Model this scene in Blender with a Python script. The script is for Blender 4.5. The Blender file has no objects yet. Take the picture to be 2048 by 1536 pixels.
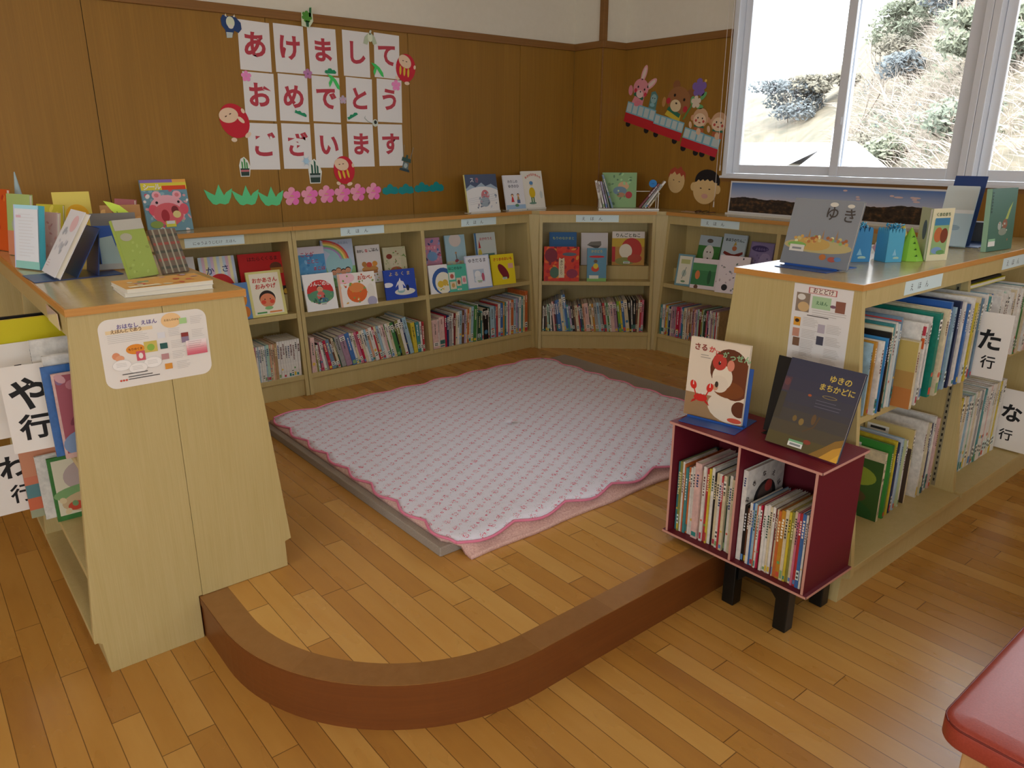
import bpy, math, random
from mathutils import Vector, Matrix, noise

sc = bpy.context.scene
COL = sc.collection
R = math.radians
PI = math.pi

# ------------------------------------------------------------------ camera
cam_data = bpy.data.cameras.new('camera')
cam_data.sensor_width = 36.0
cam_data.lens = 1500.0 * 36.0 / 2048.0
cam_data.clip_start = 0.02
cam_data.clip_end = 400
cam = bpy.data.objects.new('camera', cam_data)
COL.objects.link(cam)
_y, _p, _r = R(39.4), R(17.56), R(-0.1)
fw = Vector((math.sin(_y) * math.cos(_p), math.cos(_y) * math.cos(_p), -math.sin(_p)))
rt = Vector((math.cos(_y), -math.sin(_y), 0))
dn = fw.cross(rt)
r2 = rt * math.cos(_r) + dn * math.sin(_r)
d2 = dn * math.cos(_r) - rt * math.sin(_r)
cam.matrix_world = Matrix(((r2.x, -d2.x, -fw.x, 0), (r2.y, -d2.y, -fw.y, 0), (r2.z, -d2.z, -fw.z, 1.5), (0, 0, 0, 1)))
sc.camera = cam

# ------------------------------------------------------------------ light
world = bpy.data.worlds.new('sky')
sc.world = world
world.use_nodes = True
_bg = world.node_tree.nodes['Background']
_bg.inputs['Color'].default_value = (0.86, 0.93, 1.0, 1)
_bg.inputs['Strength'].default_value = 5.5

sun_d = bpy.data.lights.new('sun', 'SUN')
sun_d.energy = 4.0
sun_d.angle = R(1.0)
sun_d.color = (1.0, 0.95, 0.86)
sun = bpy.data.objects.new('sun', sun_d)
COL.objects.link(sun)
sun.rotation_euler = Vector((0.45, 0.55, -0.75)).to_track_quat('-Z', 'Y').to_euler()


def portal(loc, rot, sx, sy):
    d = bpy.data.lights.new('daylight', 'AREA')
    d.shape = 'RECTANGLE'
    d.size, d.size_y = sx, sy
    d.cycles.is_portal = True
    o = bpy.data.objects.new('daylight', d)
    COL.objects.link(o)
    o.location, o.rotation_euler = loc, rot


portal((4.36, -0.48, 1.93), (0, R(90), 0), 1.2, 7.0)          # window wall
portal((-4.62, -1.3, 1.75), (0, R(-90), 0), 1.1, 5.5)         # windows of the opposite wall
portal((-1.1, -5.12, 1.75), (R(90), 0, 0), 5.5, 1.1)           # windows behind the viewer


def add_fill_lamp(x, y, power):  # area lamps added below the ceiling as fill light, not fixtures of the room
    d = bpy.data.lights.new('ceiling_lamp', 'AREA')
    d.shape = 'RECTANGLE'
    d.size, d.size_y = 0.25, 1.25
    d.energy = power
    d.color = (1.0, 0.95, 0.86)
    o = bpy.data.objects.new('ceiling_lamp', d)
    COL.objects.link(o)
    o.location = (x, y, 2.83)


for _x, _yy in ((0.2, -0.6), (0.2, 2.2), (-2.4, -0.6), (-2.4, 2.2), (2.6, -1.2)):
    add_fill_lamp(_x, _yy, 5)

vs = sc.view_settings
sc.display_settings.display_device = 'sRGB'
vs.view_transform = 'Standard'
vs.look = 'None'
vs.gamma = 1.0
vs.use_curve_mapping = False
vs.exposure = 0.42
sc.cycles.use_denoising = True
sc.cycles.max_bounces = 10
sc.cycles.diffuse_bounces = 6
sc.cycles.transparent_max_bounces = 12
sc.cycles.sample_clamp_indirect = 6.0


# ------------------------------------------------------------------ materials
def lin(h):
    h = h.lstrip('#')
    c = [int(h[i:i + 2], 16) / 255 for i in (0, 2, 4)]
    return tuple(x / 12.92 if x <= 0.04045 else ((x + 0.055) / 1.055) ** 2.4 for x in c) + (1,)


MATS = {}


class NT:
    def __init__(s, name):
        m = bpy.data.materials.new(name)
        m.use_nodes = True
        s.m, s.t = m, m.node_tree
        s.b = s.t.nodes['Principled BSDF']
        MATS[name] = m

    def n(s, typ, **kw):
        nd = s.t.nodes.new(typ)
        for k, v in kw.items():
            if k in nd.inputs.keys():
                nd.inputs[k].default_value = v
            else:
                setattr(nd, k, v)
        return nd

    def l(s, a, b):
        s.t.links.new(a, b)

    def math(s, op, a, b=None, c=None):
        nd = s.t.nodes.new('ShaderNodeMath')
        nd.operation = op
        for i, x in enumerate((a, b, c)):
            if x is None:
                continue
            if isinstance(x, (int, float)):
                nd.inputs[i].default_value = x
            else:
                s.l(x, nd.inputs[i])
        return nd.outputs[0]

    def coords(s, scale=(1, 1, 1), rot=(0, 0, 0), kind='Object'):
        tc = s.n('ShaderNodeTexCoord')
        mp = s.n('ShaderNodeMapping')
        mp.inputs['Scale'].default_value = scale
        mp.inputs['Rotation'].default_value = rot
        s.l(tc.outputs[kind], mp.inputs['Vector'])
        return mp.outputs[0]

    def noise(s, vec, scale=5.0, detail=3.0, rough=0.55):
        nd = s.n('ShaderNodeTexNoise')
        nd.inputs['Scale'].default_value = scale
        nd.inputs['Detail'].default_value = detail
        nd.inputs['Roughness'].default_value = rough
        s.l(vec, nd.inputs['Vector'])
        return nd.outputs['Fac']

    def ramp(s, fac, stops):
        nd = s.n('ShaderNodeValToRGB')
        e = nd.color_ramp.elements
        while len(e) < len(stops):
            e.new(0.5)
        for el, (p, c) in zip(e, stops):
            el.position = p
            el.color = lin(c) if isinstance(c, str) else c
        s.l(fac, nd.inputs[0])
        return nd.outputs[0]

    def mix(s, fac, a, b, typ='MIX'):
        nd = s.n('ShaderNodeMix', data_type='RGBA', blend_type=typ)
        for i, x in ((0, fac), (6, a), (7, b)):
            if isinstance(x, (int, float)):
                nd.inputs[i].default_value = x
            elif isinstance(x, str):
                nd.inputs[i].default_value = lin(x)
            elif isinstance(x, tuple):
                nd.inputs[i].default_value = x
            else:
                s.l(x, nd.inputs[i])
        return nd.outputs[2]

    def base(s, c):
        s.l(c, s.b.inputs['Base Color'])

    def bump(s, h, strength=0.2, dist=0.002):
        nd = s.n('ShaderNodeBump')
        nd.inputs['Strength'].default_value = strength
        nd.inputs['Distance'].default_value = dist
        s.l(h, nd.inputs['Height'])
        s.l(nd.outputs[0], s.b.inputs['Normal'])


def plain(name, hexc, rough=0.5, spec=0.4, metal=0.0, coat=0.0):
    if name in MATS:
        return MATS[name]
    t = NT(name)
    t.b.inputs['Base Color'].default_value = lin(hexc)
    t.b.inputs['Roughness'].default_value = rough
    t.b.inputs['Specular IOR Level'].default_value = spec
    t.b.inputs['Metallic'].default_value = metal
    t.b.inputs['Coat Weight'].default_value = coat
    return t.m


def ink(hexc):
    return plain('print_' + hexc.lstrip('#'), hexc, 0.55, 0.3)


def grain(name, c1, c2, scale, rough=0.45, spec=0.4, mid=None, bump=0.05, extra=0.0):
    """fine veneer grain, stretched by scale"""
    t = NT(name)
    v = t.coords(scale)
    f = t.noise(v, 1.0, 5.0, 0.65)
    g = t.noise(t.coords((scale[0] * .12, scale[1] * .12, scale[2] * .5)), 1.0, 2.0)
    f = t.math('ADD', t.math('MULTIPLY', f, 0.65), t.math('MULTIPLY', g, 0.35))
    st = [(0.32, c1), (0.68, c2)] if mid is None else [(0.3, c1), (0.5, mid), (0.7, c2)]
    c = t.ramp(f, st)
    t.base(c)
    t.b.inputs['Roughness'].default_value = rough
    t.b.inputs['Specular IOR Level'].default_value = spec
    t.bump(f, bump, 0.001)
    return t.m


M_LAM = grain('pale_laminate', '#b3a069', '#bfac79', (260, 260, 5), 0.42, 0.35)
M_LAMTOP = grain('pale_laminate_top', '#b09d6c', '#bdab7c', (160, 160, 6), 0.16, 0.6)
M_EDGE = grain('orange_edge_band', '#b97f3c', '#c8924c', (12, 12, 260), 0.4)
M_PANEL = grain('wall_veneer', '#86601f', '#9c7028', (120, 120, 1.6), 0.5, 0.35, mid='#906723')
M_RAIL = grain('rail_wood', '#7a5124', '#8a602c', (3, 3, 160), 0.45)
M_RISER = grain('riser_wood', '#693a18', '#77431c', (3, 3, 120), 0.38, 0.4)
M_PLASTER = grain('white_plaster', '#d8d1bf', '#dcd5c4', (30, 30, 30), 0.9, 0.1)


def planks(name, cols, w=0.0725, ln=0.9, rough=0.26, off=0.0):
    t = NT(name)
    tc = t.n('ShaderNodeTexCoord')
    sp = t.n('ShaderNodeSeparateXYZ')
    t.l(tc.outputs['Object'], sp.inputs[0])
    px = t.math('DIVIDE', t.math('ADD', sp.outputs[0], off), w)
    row = t.math('FLOOR', px)
    wn = t.n('ShaderNodeTexWhiteNoise', noise_dimensions='1D')
    t.l(row, wn.inputs['W'])
    py = t.math('ADD', t.math('DIVIDE', sp.outputs[1], ln), t.math('MULTIPLY', wn.outputs['Value'], 7.31))
    seg = t.math('FLOOR', py)
    cb = t.n('ShaderNodeCombineXYZ')
    t.l(row, cb.inputs[0])
    t.l(seg, cb.inputs[1])
    wn2 = t.n('ShaderNodeTexWhiteNoise', noise_dimensions='2D')
    t.l(cb.outputs[0], wn2.inputs['Vector'])
    tone = wn2.outputs['Value']
    # grain, shifted per board
    ofs = t.n('ShaderNodeVectorMath', operation='ADD')
    sc2 = t.n('ShaderNodeVectorMath', operation='SCALE')
    t.l(wn2.outputs['Color'], sc2.inputs[0])
    sc2.inputs['Scale'].default_value = 40.0
    mp = t.n('ShaderNodeMapping')
    mp.inputs['Scale'].default_value = (26, 2.6, 1)
    t.l(tc.outputs['Object'], mp.inputs['Vector'])
    t.l(mp.outputs[0], ofs.inputs[0])
    t.l(sc2.outputs[0], ofs.inputs[1])
    g = t.noise(ofs.outputs[0], 1.0, 4.0, 0.6)
    mp2 = t.n('ShaderNodeMapping')
    mp2.inputs['Scale'].default_value = (5, 1.6, 1)
    t.l(tc.outputs['Object'], mp2.inputs['Vector'])
    of2 = t.n('ShaderNodeVectorMath', operation='ADD')
    t.l(mp2.outputs[0], of2.inputs[0])
    t.l(sc2.outputs[0], of2.inputs[1])
    g2 = t.noise(of2.outputs[0], 1.3, 3.0, 0.6)
    f = t.math('ADD', t.math('MULTIPLY', tone, 0.42), t.math('ADD', t.math('MULTIPLY', g, 0.25), t.math('MULTIPLY', g2, 0.45)))
    c = t.ramp(f, [(0.25, cols[0]), (0.5, cols[1]), (0.68, cols[2]), (0.9, cols[3])])
    # seams
    fx = t.math('FRACT', px)
    ex = t.math('MINIMUM', fx, t.math('SUBTRACT', 1.0, fx))
    fy = t.math('FRACT', py)
    ey = t.math('MINIMUM', fy, t.math('SUBTRACT', 1.0, fy))
    sx = t.math('LESS_THAN', ex, 0.016)
    sy = t.math('LESS_THAN', ey, 0.0016)
    seam = t.math('MAXIMUM', sx, sy)
    c = t.mix(t.math('MULTIPLY', seam, 0.75), c, '#4a2a10')
    t.base(c)
    t.b.inputs['Roughness'].default_value = rough
    t.b.inputs['Specular IOR Level'].default_value = 0.5
    rr = t.math('ADD', rough - 0.04, t.math('MULTIPLY', g2, 0.12))
    t.l(rr, t.b.inputs['Roughness'])
    t.bump(t.math('SUBTRACT', 1.0, seam), 0.25, 0.001)
    return t.m


M_FLOOR = planks('floor_boards', ('#a06f34', '#b2803a', '#bb8b45', '#c69952'))
M_PFLOOR = planks('platform_boards', ('#a67436', '#b8853e', '#c1914a', '#cca058'), off=0.03)

# nosing: brown wood with a tone per sawn segment
_t = NT('nosing_wood')
_a = _t.n('ShaderNodeAttribute', attribute_name='tone')
_g = _t.noise(_t.coords((14, 14, 14)), 2.0, 5.0, 0.7)
_f = _t.math('ADD', _t.math('MULTIPLY', _a.outputs['Fac'], 0.5), _t.math('MULTIPLY', _g, 0.5))
_t.base(_t.ramp(_f, [(0.2, '#845a2a'), (0.5, '#926738'), (0.8, '#9f7444')]))
_t.b.inputs['Roughness'].default_value = 0.35
M_NOSE = _t.m

# quilt: white cotton, staggered pink posies with grey green leaves
_t = NT('quilt_cotton')


def _posy(vec, cell, r, ofs):
    sp = _t.n('ShaderNodeSeparateXYZ')
    _t.l(vec, sp.inputs[0])
    u = _t.math('ADD', _t.math('DIVIDE', sp.outputs[0], cell), ofs[0])
    row = _t.math('FLOOR', u)
    v = _t.math('ADD', _t.math('DIVIDE', sp.outputs[1], cell), _t.math('ADD', _t.math('MULTIPLY', _t.math('MODULO', row, 2.0), 0.5), ofs[1]))
    du = _t.math('SUBTRACT', _t.math('FRACT', u), 0.5)
    dv = _t.math('SUBTRACT', _t.math('FRACT', v), 0.5)
    d = _t.math('SQRT', _t.math('ADD', _t.math('MULTIPLY', du, du), _t.math('MULTIPLY', dv, dv)))
    return _t.math('LESS_THAN', d, r)


_v = _t.coords()
_fine = _t.noise(_v, 190.0, 2.0)
_p1 = _t.math('MULTIPLY', _posy(_v, 0.058, 0.24, (40.0, 40.0)), _t.math('GREATER_THAN', _fine, 0.55))
_p2 = _t.math('MULTIPLY', _posy(_v, 0.058, 0.11, (40.5, 40.25)), _t.math('GREATER_THAN', _fine, 0.5))
_lf = _t.math('MULTIPLY', _posy(_v, 0.058, 0.42, (40.0, 40.0)), _t.math('LESS_THAN', _fine, 0.38))
_c = _t.mix(_t.math('MULTIPLY', _lf, 0.75), '#dddbe6', '#a9b2b2')
_c = _t.mix(_p1, _c, '#cf5f76')
_c = _t.mix(_p2, _c, '#cf6b83')
_t.base(_c)
_t.b.inputs['Roughness'].default_value = 0.9
_t.b.inputs['Specular IOR Level'].default_value = 0.15
_t.bump(_t.noise(_v, 34.0, 2.0), 0.35, 0.006)
M_QUILT = _t.m

_t = NT('pink_pile')
_v = _t.coords()
_n = _t.noise(_v, 160.0, 3.0)
_t.base(_t.ramp(_n, [(0.3, '#c79a92'), (0.7, '#e6c3b8')]))
_t.b.inputs['Roughness'].default_value = 1.0
_t.bump(_n, 0.8, 0.004)
M_RUG = _t.m

_t = NT('grey_foam')
_n = _t.noise(_t.coords(), 240.0, 2.0)
_t.base(_t.ramp(_n, [(0.3, '#8f8478'), (0.7, '#a2978b')]))
_t.b.inputs['Roughness'].default_value = 0.95
M_FOAM = _t.m

# dark red paper with a fine diagonal weave
_t = NT('crimson_weave')
_v = _t.coords((1, 1, 1), (0, 0, R(45)))
_w = _t.n('ShaderNodeTexChecker')
_w.inputs['Scale'].default_value = 190.0
_t.l(_v, _w.inputs['Vector'])
_t.base(_t.mix(_w.outputs['Fac'], '#661224', '#7a1a30'))
_t.b.inputs['Roughness'].default_value = 0.5
M_CRIMSON = _t.m
M_CRIMSIDE = plain('crimson_paper', '#621020', 0.55)
M_CRIMEDGE = plain('pink_tan_edge', '#c48f80', 0.6)
M_LACQ = plain('black_lacquer', '#0d0f0e', 0.35)
_t = NT('brick_red_vinyl')
_n = _t.noise(_t.coords(), 260.0, 2.0)
_t.base(_t.ramp(_n, [(0.3, '#94392c'), (0.7, '#a24334')]))
_t.b.inputs['Roughness'].default_value = 0.38
_t.bump(_n, 0.15, 0.0008)
M_VINYL = _t.m
M_ALU = plain('pale_aluminium', '#dfe3ea', 0.3, 0.5, 0.1)
M_WHITE = plain('white_paper', '#dedbd8', 0.6, 0.3)
M_PAGE = plain('book_pages', '#d9d2c2', 0.85, 0.2)
M_GLOSSW = plain('laminated_paper', '#e4dfd8', 0.22, 0.5, coat=0.4)
M_LABEL = plain('pale_blue_paper', '#cfe2e4', 0.5, 0.3)
M_NAVY = plain('navy_steel', '#1c3a70', 0.35, 0.5)
M_BLUE = plain('blue_steel', '#24509a', 0.38, 0.5)
M_BLACKP = plain('black_plastic', '#121214', 0.4, 0.5)
M_RAILHOLE = plain('shelf_rail_metal', '#8b8265', 0.5)
M_DARK = plain('dark_hole', '#1e1a14', 0.8)
M_CORD = plain('pale_cord', '#d6ccc2', 0.7)

_t = NT('clear_pane')
_tr = _t.n('ShaderNodeBsdfTransparent')
_gl = _t.n('ShaderNodeBsdfGlossy', Roughness=0.02)
_fr = _t.n('ShaderNodeFresnel', IOR=1.45)
_mx = _t.n('ShaderNodeMixShader')
_t.l(_fr.outputs[0], _mx.inputs[0])
_t.l(_tr.outputs[0], _mx.inputs[1])
_t.l(_gl.outputs[0], _mx.inputs[2])
_t.l(_mx.outputs[0], _t.t.nodes['Material Output'].inputs['Surface'])
M_GLASS = _t.m

# book cloth: each book carries its own colour
_t = NT('book_cover')
_oi = _t.n('ShaderNodeObjectInfo')
_n = _t.noise(_t.coords(), 45.0, 3.0)
_k = _t.ramp(_n, [(0.35, (0.78, 0.78, 0.78, 1)), (0.65, (1, 1, 1, 1))])
_t.base(_t.mix(1.0, _oi.outputs['Color'], _k, 'MULTIPLY'))
_t.b.inputs['Roughness'].default_value = 0.4
M_BOOK = _t.m


# ------------------------------------------------------------------ mesh helpers
class MB:
    def __init__(s):
        s.v, s.f, s.m = [], [], []

    def add(s, vs, fs, m=0):
        n = len(s.v)
        s.v += [tuple(p) for p in vs]
        s.f += [tuple(i + n for i in f) for f in fs]
        s.m += [m] * len(fs)
        return s

    def box(s, x0, x1, y0, y1, z0, z1, m=0):
        return s.add([(x0, y0, z0), (x1, y0, z0), (x1, y1, z0), (x0, y1, z0), (x0, y0, z1), (x1, y0, z1), (x1, y1, z1), (x0, y1, z1)],
                     [(0, 3, 2, 1), (4, 5, 6, 7), (0, 1, 5, 4), (1, 2, 6, 5), (2, 3, 7, 6), (3, 0, 4, 7)], m)

    def prism(s, poly, ax, a, b, m=0):
        """poly is counter-clockwise seen from +axis; X:(y,z) Y:(x,z) Z:(x,y)"""
        def P(p, t):
            return {'X': (t, p[0], p[1]), 'Y': (p[0], t, p[1]), 'Z': (p[0], p[1], t)}[ax]
        n = len(poly)
        ar = sum(poly[i][0] * poly[(i + 1) % n][1] - poly[(i + 1) % n][0] * poly[i][1] for i in range(n))
        if (ar < 0) != (ax == 'Y'):
            poly = poly[::-1]
        vs = [P(p, a) for p in poly] + [P(p, b) for p in poly]
        fs = [tuple(range(n))[::-1], tuple(range(n, 2 * n))] + [(i, (i + 1) % n, n + (i + 1) % n, n + i) for i in range(n)]
        return s.add(vs, fs, m)

    def tube(s, pts, r, n=8, m=0, cap=True):
        pts = [Vector(p) for p in pts]
        rs = r if isinstance(r, (list, tuple)) else [r] * len(pts)
        vs, fs = [], []
        for i, p in enumerate(pts):
            d = (pts[min(i + 1, len(pts) - 1)] - pts[max(i - 1, 0)]).normalized()
            a = d.orthogonal().normalized()
            b = d.cross(a)
            for k in range(n):
                t = 2 * PI * k / n
                vs.append(p + (a * math.cos(t) + b * math.sin(t)) * rs[i])
        for i in range(len(pts) - 1):
            for k in range(n):
                fs.append((i * n + k, i * n + (k + 1) % n, (i + 1) * n + (k + 1) % n, (i + 1) * n + k))
        if cap:
            fs += [tuple(range(n))[::-1], tuple(range((len(pts) - 1) * n, len(pts) * n))]
        return s.add(vs, fs, m)

    def cone(s, c, r0, r1, h, n=20, m=0):
        vs = [(c[0] + r0 * math.cos(2 * PI * k / n), c[1] + r0 * math.sin(2 * PI * k / n), c[2]) for k in range(n)]
        vs += [(c[0] + r1 * math.cos(2 * PI * k / n), c[1] + r1 * math.sin(2 * PI * k / n), c[2] + h) for k in range(n)]
        fs = [(k, (k + 1) % n, n + (k + 1) % n, n + k) for k in range(n)] + [tuple(range(n))[::-1], tuple(range(n, 2 * n))]
        return s.add(vs, fs, m)

    def xf(s, M):
        s.v = [tuple(M @ Vector(p)) for p in s.v]
        return s

    def build(s, name, mats, parent=None, world=True, smooth=False, bevel=0.0, color=None):
        me = bpy.data.meshes.new(name)
        me.from_pydata(s.v, [], s.f)
        mats = mats if isinstance(mats, (list, tuple)) else [mats]
        for m in mats:
            me.materials.append(m)
        if len(mats) > 1:
            me.polygons.foreach_set('material_index', s.m)
        if smooth:
            me.polygons.foreach_set('use_smooth', [True] * len(s.f))
        me.update()
        o = bpy.data.objects.new(name, me)
        COL.objects.link(o)
        if parent is not None:
            o.parent = parent
            if world:
                o.matrix_parent_inverse = world_of(parent).inverted()
        if bevel:
            b = o.modifiers.new('bevel', 'BEVEL')
            b.width = bevel
            b.segments = 2
            b.limit_method = 'ANGLE'
        if color:
            o.color = color
        return o


def world_of(o):
    m = o.matrix_basis.copy()
    while o.parent is not None:
        m = o.parent.matrix_basis @ o.matrix_parent_inverse @ m
        o = o.parent
    return m


def tag(o, label, cat, group=None):
    o['label'] = label
    o['category'] = cat
    if group:
        o['group'] = group
    return o


def struct(o, label=None):
    o['kind'] = 'structure'
    if label:
        o['label'] = label
    return o


def empty(name, loc=(0, 0, 0), rot=(0, 0, 0)):
    o = bpy.data.objects.new(name, None)
    COL.objects.link(o)
    o.location = loc
    o.rotation_euler = rot
    o.empty_display_size = 0.05
    return o


def thing(name, label, cat, loc=(0, 0, 0), rot=(0, 0, 0), group=None):
    return tag(empty(name, loc, rot), label, cat, group)


# ------------------------------------------------------------------ lettering (Blender's own font)
GLYPH = {}
_fc = bpy.data.curves.new('lettering', 'FONT')
_fc.resolution_u = 3
_fo = bpy.data.objects.new('lettering', _fc)
COL.objects.link(_fo)


def glyph(ch, bold):
    k = (ch, bold)
    if k not in GLYPH:
        _fc.body = ch
        _fc.offset = bold
        dg = bpy.context.evaluated_depsgraph_get()
        dg.update()
        me = bpy.data.meshes.new_from_object(_fo.evaluated_get(dg))
        vs = [(v.co.x, v.co.y) for v in me.vertices]
        fs = [tuple(p.vertices) for p in me.polygons]
        bpy.data.meshes.remove(me)
        x0, x1 = min(v[0] for v in vs), max(v[0] for v in vs)
        wide = ord(ch) > 0x2000
        GLYPH[k] = (vs, fs, 1.0 if wide else x1 + 0.08)
    return GLYPH[k]


CHARS = 'あけましておめでとうございますやわらたな行えほんにゅじむゆきのちかどさるせつスンおかみやげくまことよはなごいもだひシールえどろかーも大好ぶりん雪てぶくろぞうねこ12345678絵本読館'
for _b in (0.0, 0.012, 0.03):
    for _ch in dict.fromkeys(CHARS):
        glyph(_ch, _b)


class Art:
    """flat printed shapes in a cover's own plane: x right, z up, facing -y"""

    def __init__(s, w, h, y0=-0.0004):
        s.w, s.h, s.y = w, h, y0
        s.mb, s.cols = MB(), []
        s.k = 0

    def ci(s, c):
        if c not in s.cols:
            s.cols.append(c)
        return s.cols.index(c)

    def yy(s):
        s.k += 1
        return s.y - 0.00004 * s.k

    @staticmethod
    def clip(pts):
        for ax, lim, sg in ((0, 0.0, 1), (0, 1.0, -1), (1, 0.0, 1), (1, 1.0, -1)):
            out = []
            for i, p in enumerate(pts):
                q = pts[i - 1]
                a, b = (q[ax] - lim) * sg, (p[ax] - lim) * sg
                if (a < 0) != (b < 0):
                    t = a / (a - b)
                    out.append((q[0] + (p[0] - q[0]) * t, q[1] + (p[1] - q[1]) * t))
                if b >= 0:
                    out.append(p)
            pts = out
            if not pts:
                break
        return pts

    def poly(s, pts, c):
        pts = s.clip(pts)
        if len(pts) < 3:
            return
        y = s.yy()
        n = len(pts)
        ar = sum(pts[i][0] * pts[(i + 1) % n][1] - pts[(i + 1) % n][0] * pts[i][1] for i in range(n))
        if ar < 0:
            pts = pts[::-1]
        s.mb.add([((p[0] - 0.5) * s.w, y, p[1] * s.h) for p in pts], [tuple(range(n))], s.ci(c))

    def rect(s, x0, y0, x1, y1, c):
        s.poly([(x0, y0), (x1, y0), (x1, y1), (x0, y1)], c)

    def ell(s, cx, cy, rx, ry, c, rot=0, n=22, a0=0, a1=360):
        k = s.w / s.h
        cr, sr = math.cos(R(rot)), math.sin(R(rot))
        pts = []
        for i in range(n + (0 if a1 - a0 == 360 else 1)):
            t = R(a0 + (a1 - a0) * i / n)
            x, y = rx * math.cos(t), ry * math.sin(t)
            pts.append((cx + x * cr - y * sr, cy + (x * sr + y * cr) * k))
        s.poly(pts, c)

    def line(s, pts, wd, c):
        k = s.w / s.h
        for (x0, y0), (x1, y1) in zip(pts, pts[1:]):
            dx, dy = x1 - x0, (y1 - y0) / k
            L = math.hypot(dx, dy) or 1
            nx, ny = -dy / L * wd / 2, dx / L * wd / 2 * k
            s.poly([(x0 + nx, y0 + ny), (x1 + nx, y1 + ny), (x1 - nx, y1 - ny), (x0 - nx, y0 - ny)], c)

    def text(s, st, u, v, size, c, bold=0.012, vert=False, track=1.0, rot=0, center=False, squash=1.0):
        """size as a share of the width; u,v is the lower left of the first glyph"""
        k = s.w / s.h
        y = s.yy()
        m = s.ci(c)
        adv = 0
        if center:
            tot = sum((glyph(ch, bold)[2] if ch not in '　 ' else 0.7) * track for ch in st)
            u -= tot * size * squash / 2
        cr, sr = math.cos(R(rot)), math.sin(R(rot))
        for ch in st:
            if ch in ' 　':
                adv += 0.7 * track
                continue
            vs, fs, wd = glyph(ch, bold)
            out = []
            for gx, gy in vs:
                px, py = ((gx + adv) * squash, gy) if not vert else (gx * squash, gy - adv)
                px, py = px * size, py * size
                px, py = px * cr - py * sr, px * sr + py * cr
                out.append(((u + px - 0.5) * s.w, y, (v + py * k) * s.h))
            s.mb.add(out, fs, m)
            adv += wd * track

    def blobs(s, n, seed, size, cols, x0=0.05, y0=0.05, x1=0.95, y1=0.95, sq=0.7):
        rnd = random.Random(seed)
        for i in range(n):
            s.ell(rnd.uniform(x0, x1), rnd.uniform(y0, y1), size * rnd.uniform(.6, 1.4), size * sq * rnd.uniform(.6, 1.4), rnd.choice(cols), rnd.uniform(0, 180), 10)

    def lines(s, x0, y1, x1, n, pitch, c, th=0.006, seed=1):
        rnd = random.Random(seed)
        for i in range(n):
            y = y1 - i * pitch
            s.rect(x0, y - th, x0 + (x1 - x0) * rnd.uniform(.7, 1), y, c)

    def build(s, name, parent):
        if not s.mb.v:
            return None
        return s.mb.build(name, [ink(c) for c in s.cols], parent, world=False)


def sheet(name, label, cat, w, h, loc, rot, mat, draw=None, group=None, part='printing', thick=0.0006, corner=0.0):
    """a sheet of paper as a thing of its own: origin at its lower middle, facing local -y"""
    mb = MB()
    if corner:
        pts = []
        for cx, cy, a in ((w / 2 - corner, corner, -90), (w / 2 - corner, h - corner, 0), (-w / 2 + corner, h - corner, 90), (-w / 2 + corner, corner, 180)):
            for i in range(7):
                t = R(a + 15 * i)
                pts.append((cx + corner * math.cos(t), cy + corner * math.sin(t)))
        mb.prism(pts, 'Y', 0, thick)
    else:
        mb.box(-w / 2, w / 2, 0, thick, 0, h)
    o = mb.build(name, mat)
    o.location, o.rotation_euler = loc, rot
    tag(o, label, cat, group)
    if draw:
        a = Art(w, h)
        draw(a)
        a.build(part, o)
    return o


def cutout(name, label, cat, loc, rot, draw, size, group=None, back=None):
    """a paper cut-out stuck on a wall: drawn pieces with a paper thickness"""
    root = thing(name, label, cat, loc, rot, group)
    draw(root, size)
    return root


def piece(root, name, pts, c, s, y=0.0, th=0.0008, label=None):
    mb = MB().prism([(p[0] * s, p[1] * s) for p in pts], 'Y', -y - th, -y)
    o = mb.build(name, ink(c), root, world=False)
    if label:
        o['label'] = label
    return o


def circ(cx, cy, rx, ry=None, n=24, rot=0, a0=0, a1=360):
    ry = rx if ry is None else ry
    c, s_ = math.cos(R(rot)), math.sin(R(rot))
    m = n if a1 - a0 == 360 else n + 1
    out = []
    for i in range(m):
        t = R(a0 + (a1 - a0) * i / n)
        x, y = rx * math.cos(t), ry * math.sin(t)
        out.append((cx + x * c - y * s_, cy + x * s_ + y * c))
    return out


def blossom(r, n=5, lobe=0.42, rot=90):
    pts = []
    for i in range(n * 8):
        t = 2 * PI * i / (n * 8)
        k = abs(math.cos(n * t / 2))
        rr = r * (1 - lobe + lobe * k ** 0.55)
        pts.append((rr * math.cos(t + R(rot)), rr * math.sin(t + R(rot))))
    return pts


# ------------------------------------------------------------------ the room
WY, WX, CEIL = 4.20, 4.25, 2.86
PH = 0.147                                     # height of the raised platform
floor = struct(MB().box(-4.7, 4.5, -5.2, 4.4, -0.12, 0).build('floor', M_FLOOR))
struct(MB().box(-4.7, 4.5, -5.2, 4.4, CEIL, CEIL + 0.1).build('ceiling', M_PLASTER))

# back wall: plaster with a veneer dado in wide sheets
wb = struct(MB().box(-4.7, 4.4, WY + 0.008, WY + 0.16, 0, CEIL).build('wall_back', M_PLASTER))
mb = MB()
xs = [-4.6, -3.51, -2.63, -1.75, -0.87, 0.0, 0.884, 1.755, 2.634, 3.516, 4.02]
for a, b in zip(xs, xs[1:]):
    mb.box(a + 0.0016, b - 0.0016, WY, WY + 0.008, 0.06, 2.146)
mb.build('veneer_panel', M_PANEL, wb)
MB().box(-4.6, 4.02, WY + 0.005, WY + 0.009, 0, 2.15).build('panel_joint', M_DARK, wb)
MB().box(-4.6, 4.02, WY - 0.016, WY + 0.008, 2.146, 2.191).build('dado_rail', M_RAIL, wb, bevel=0.003)

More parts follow.
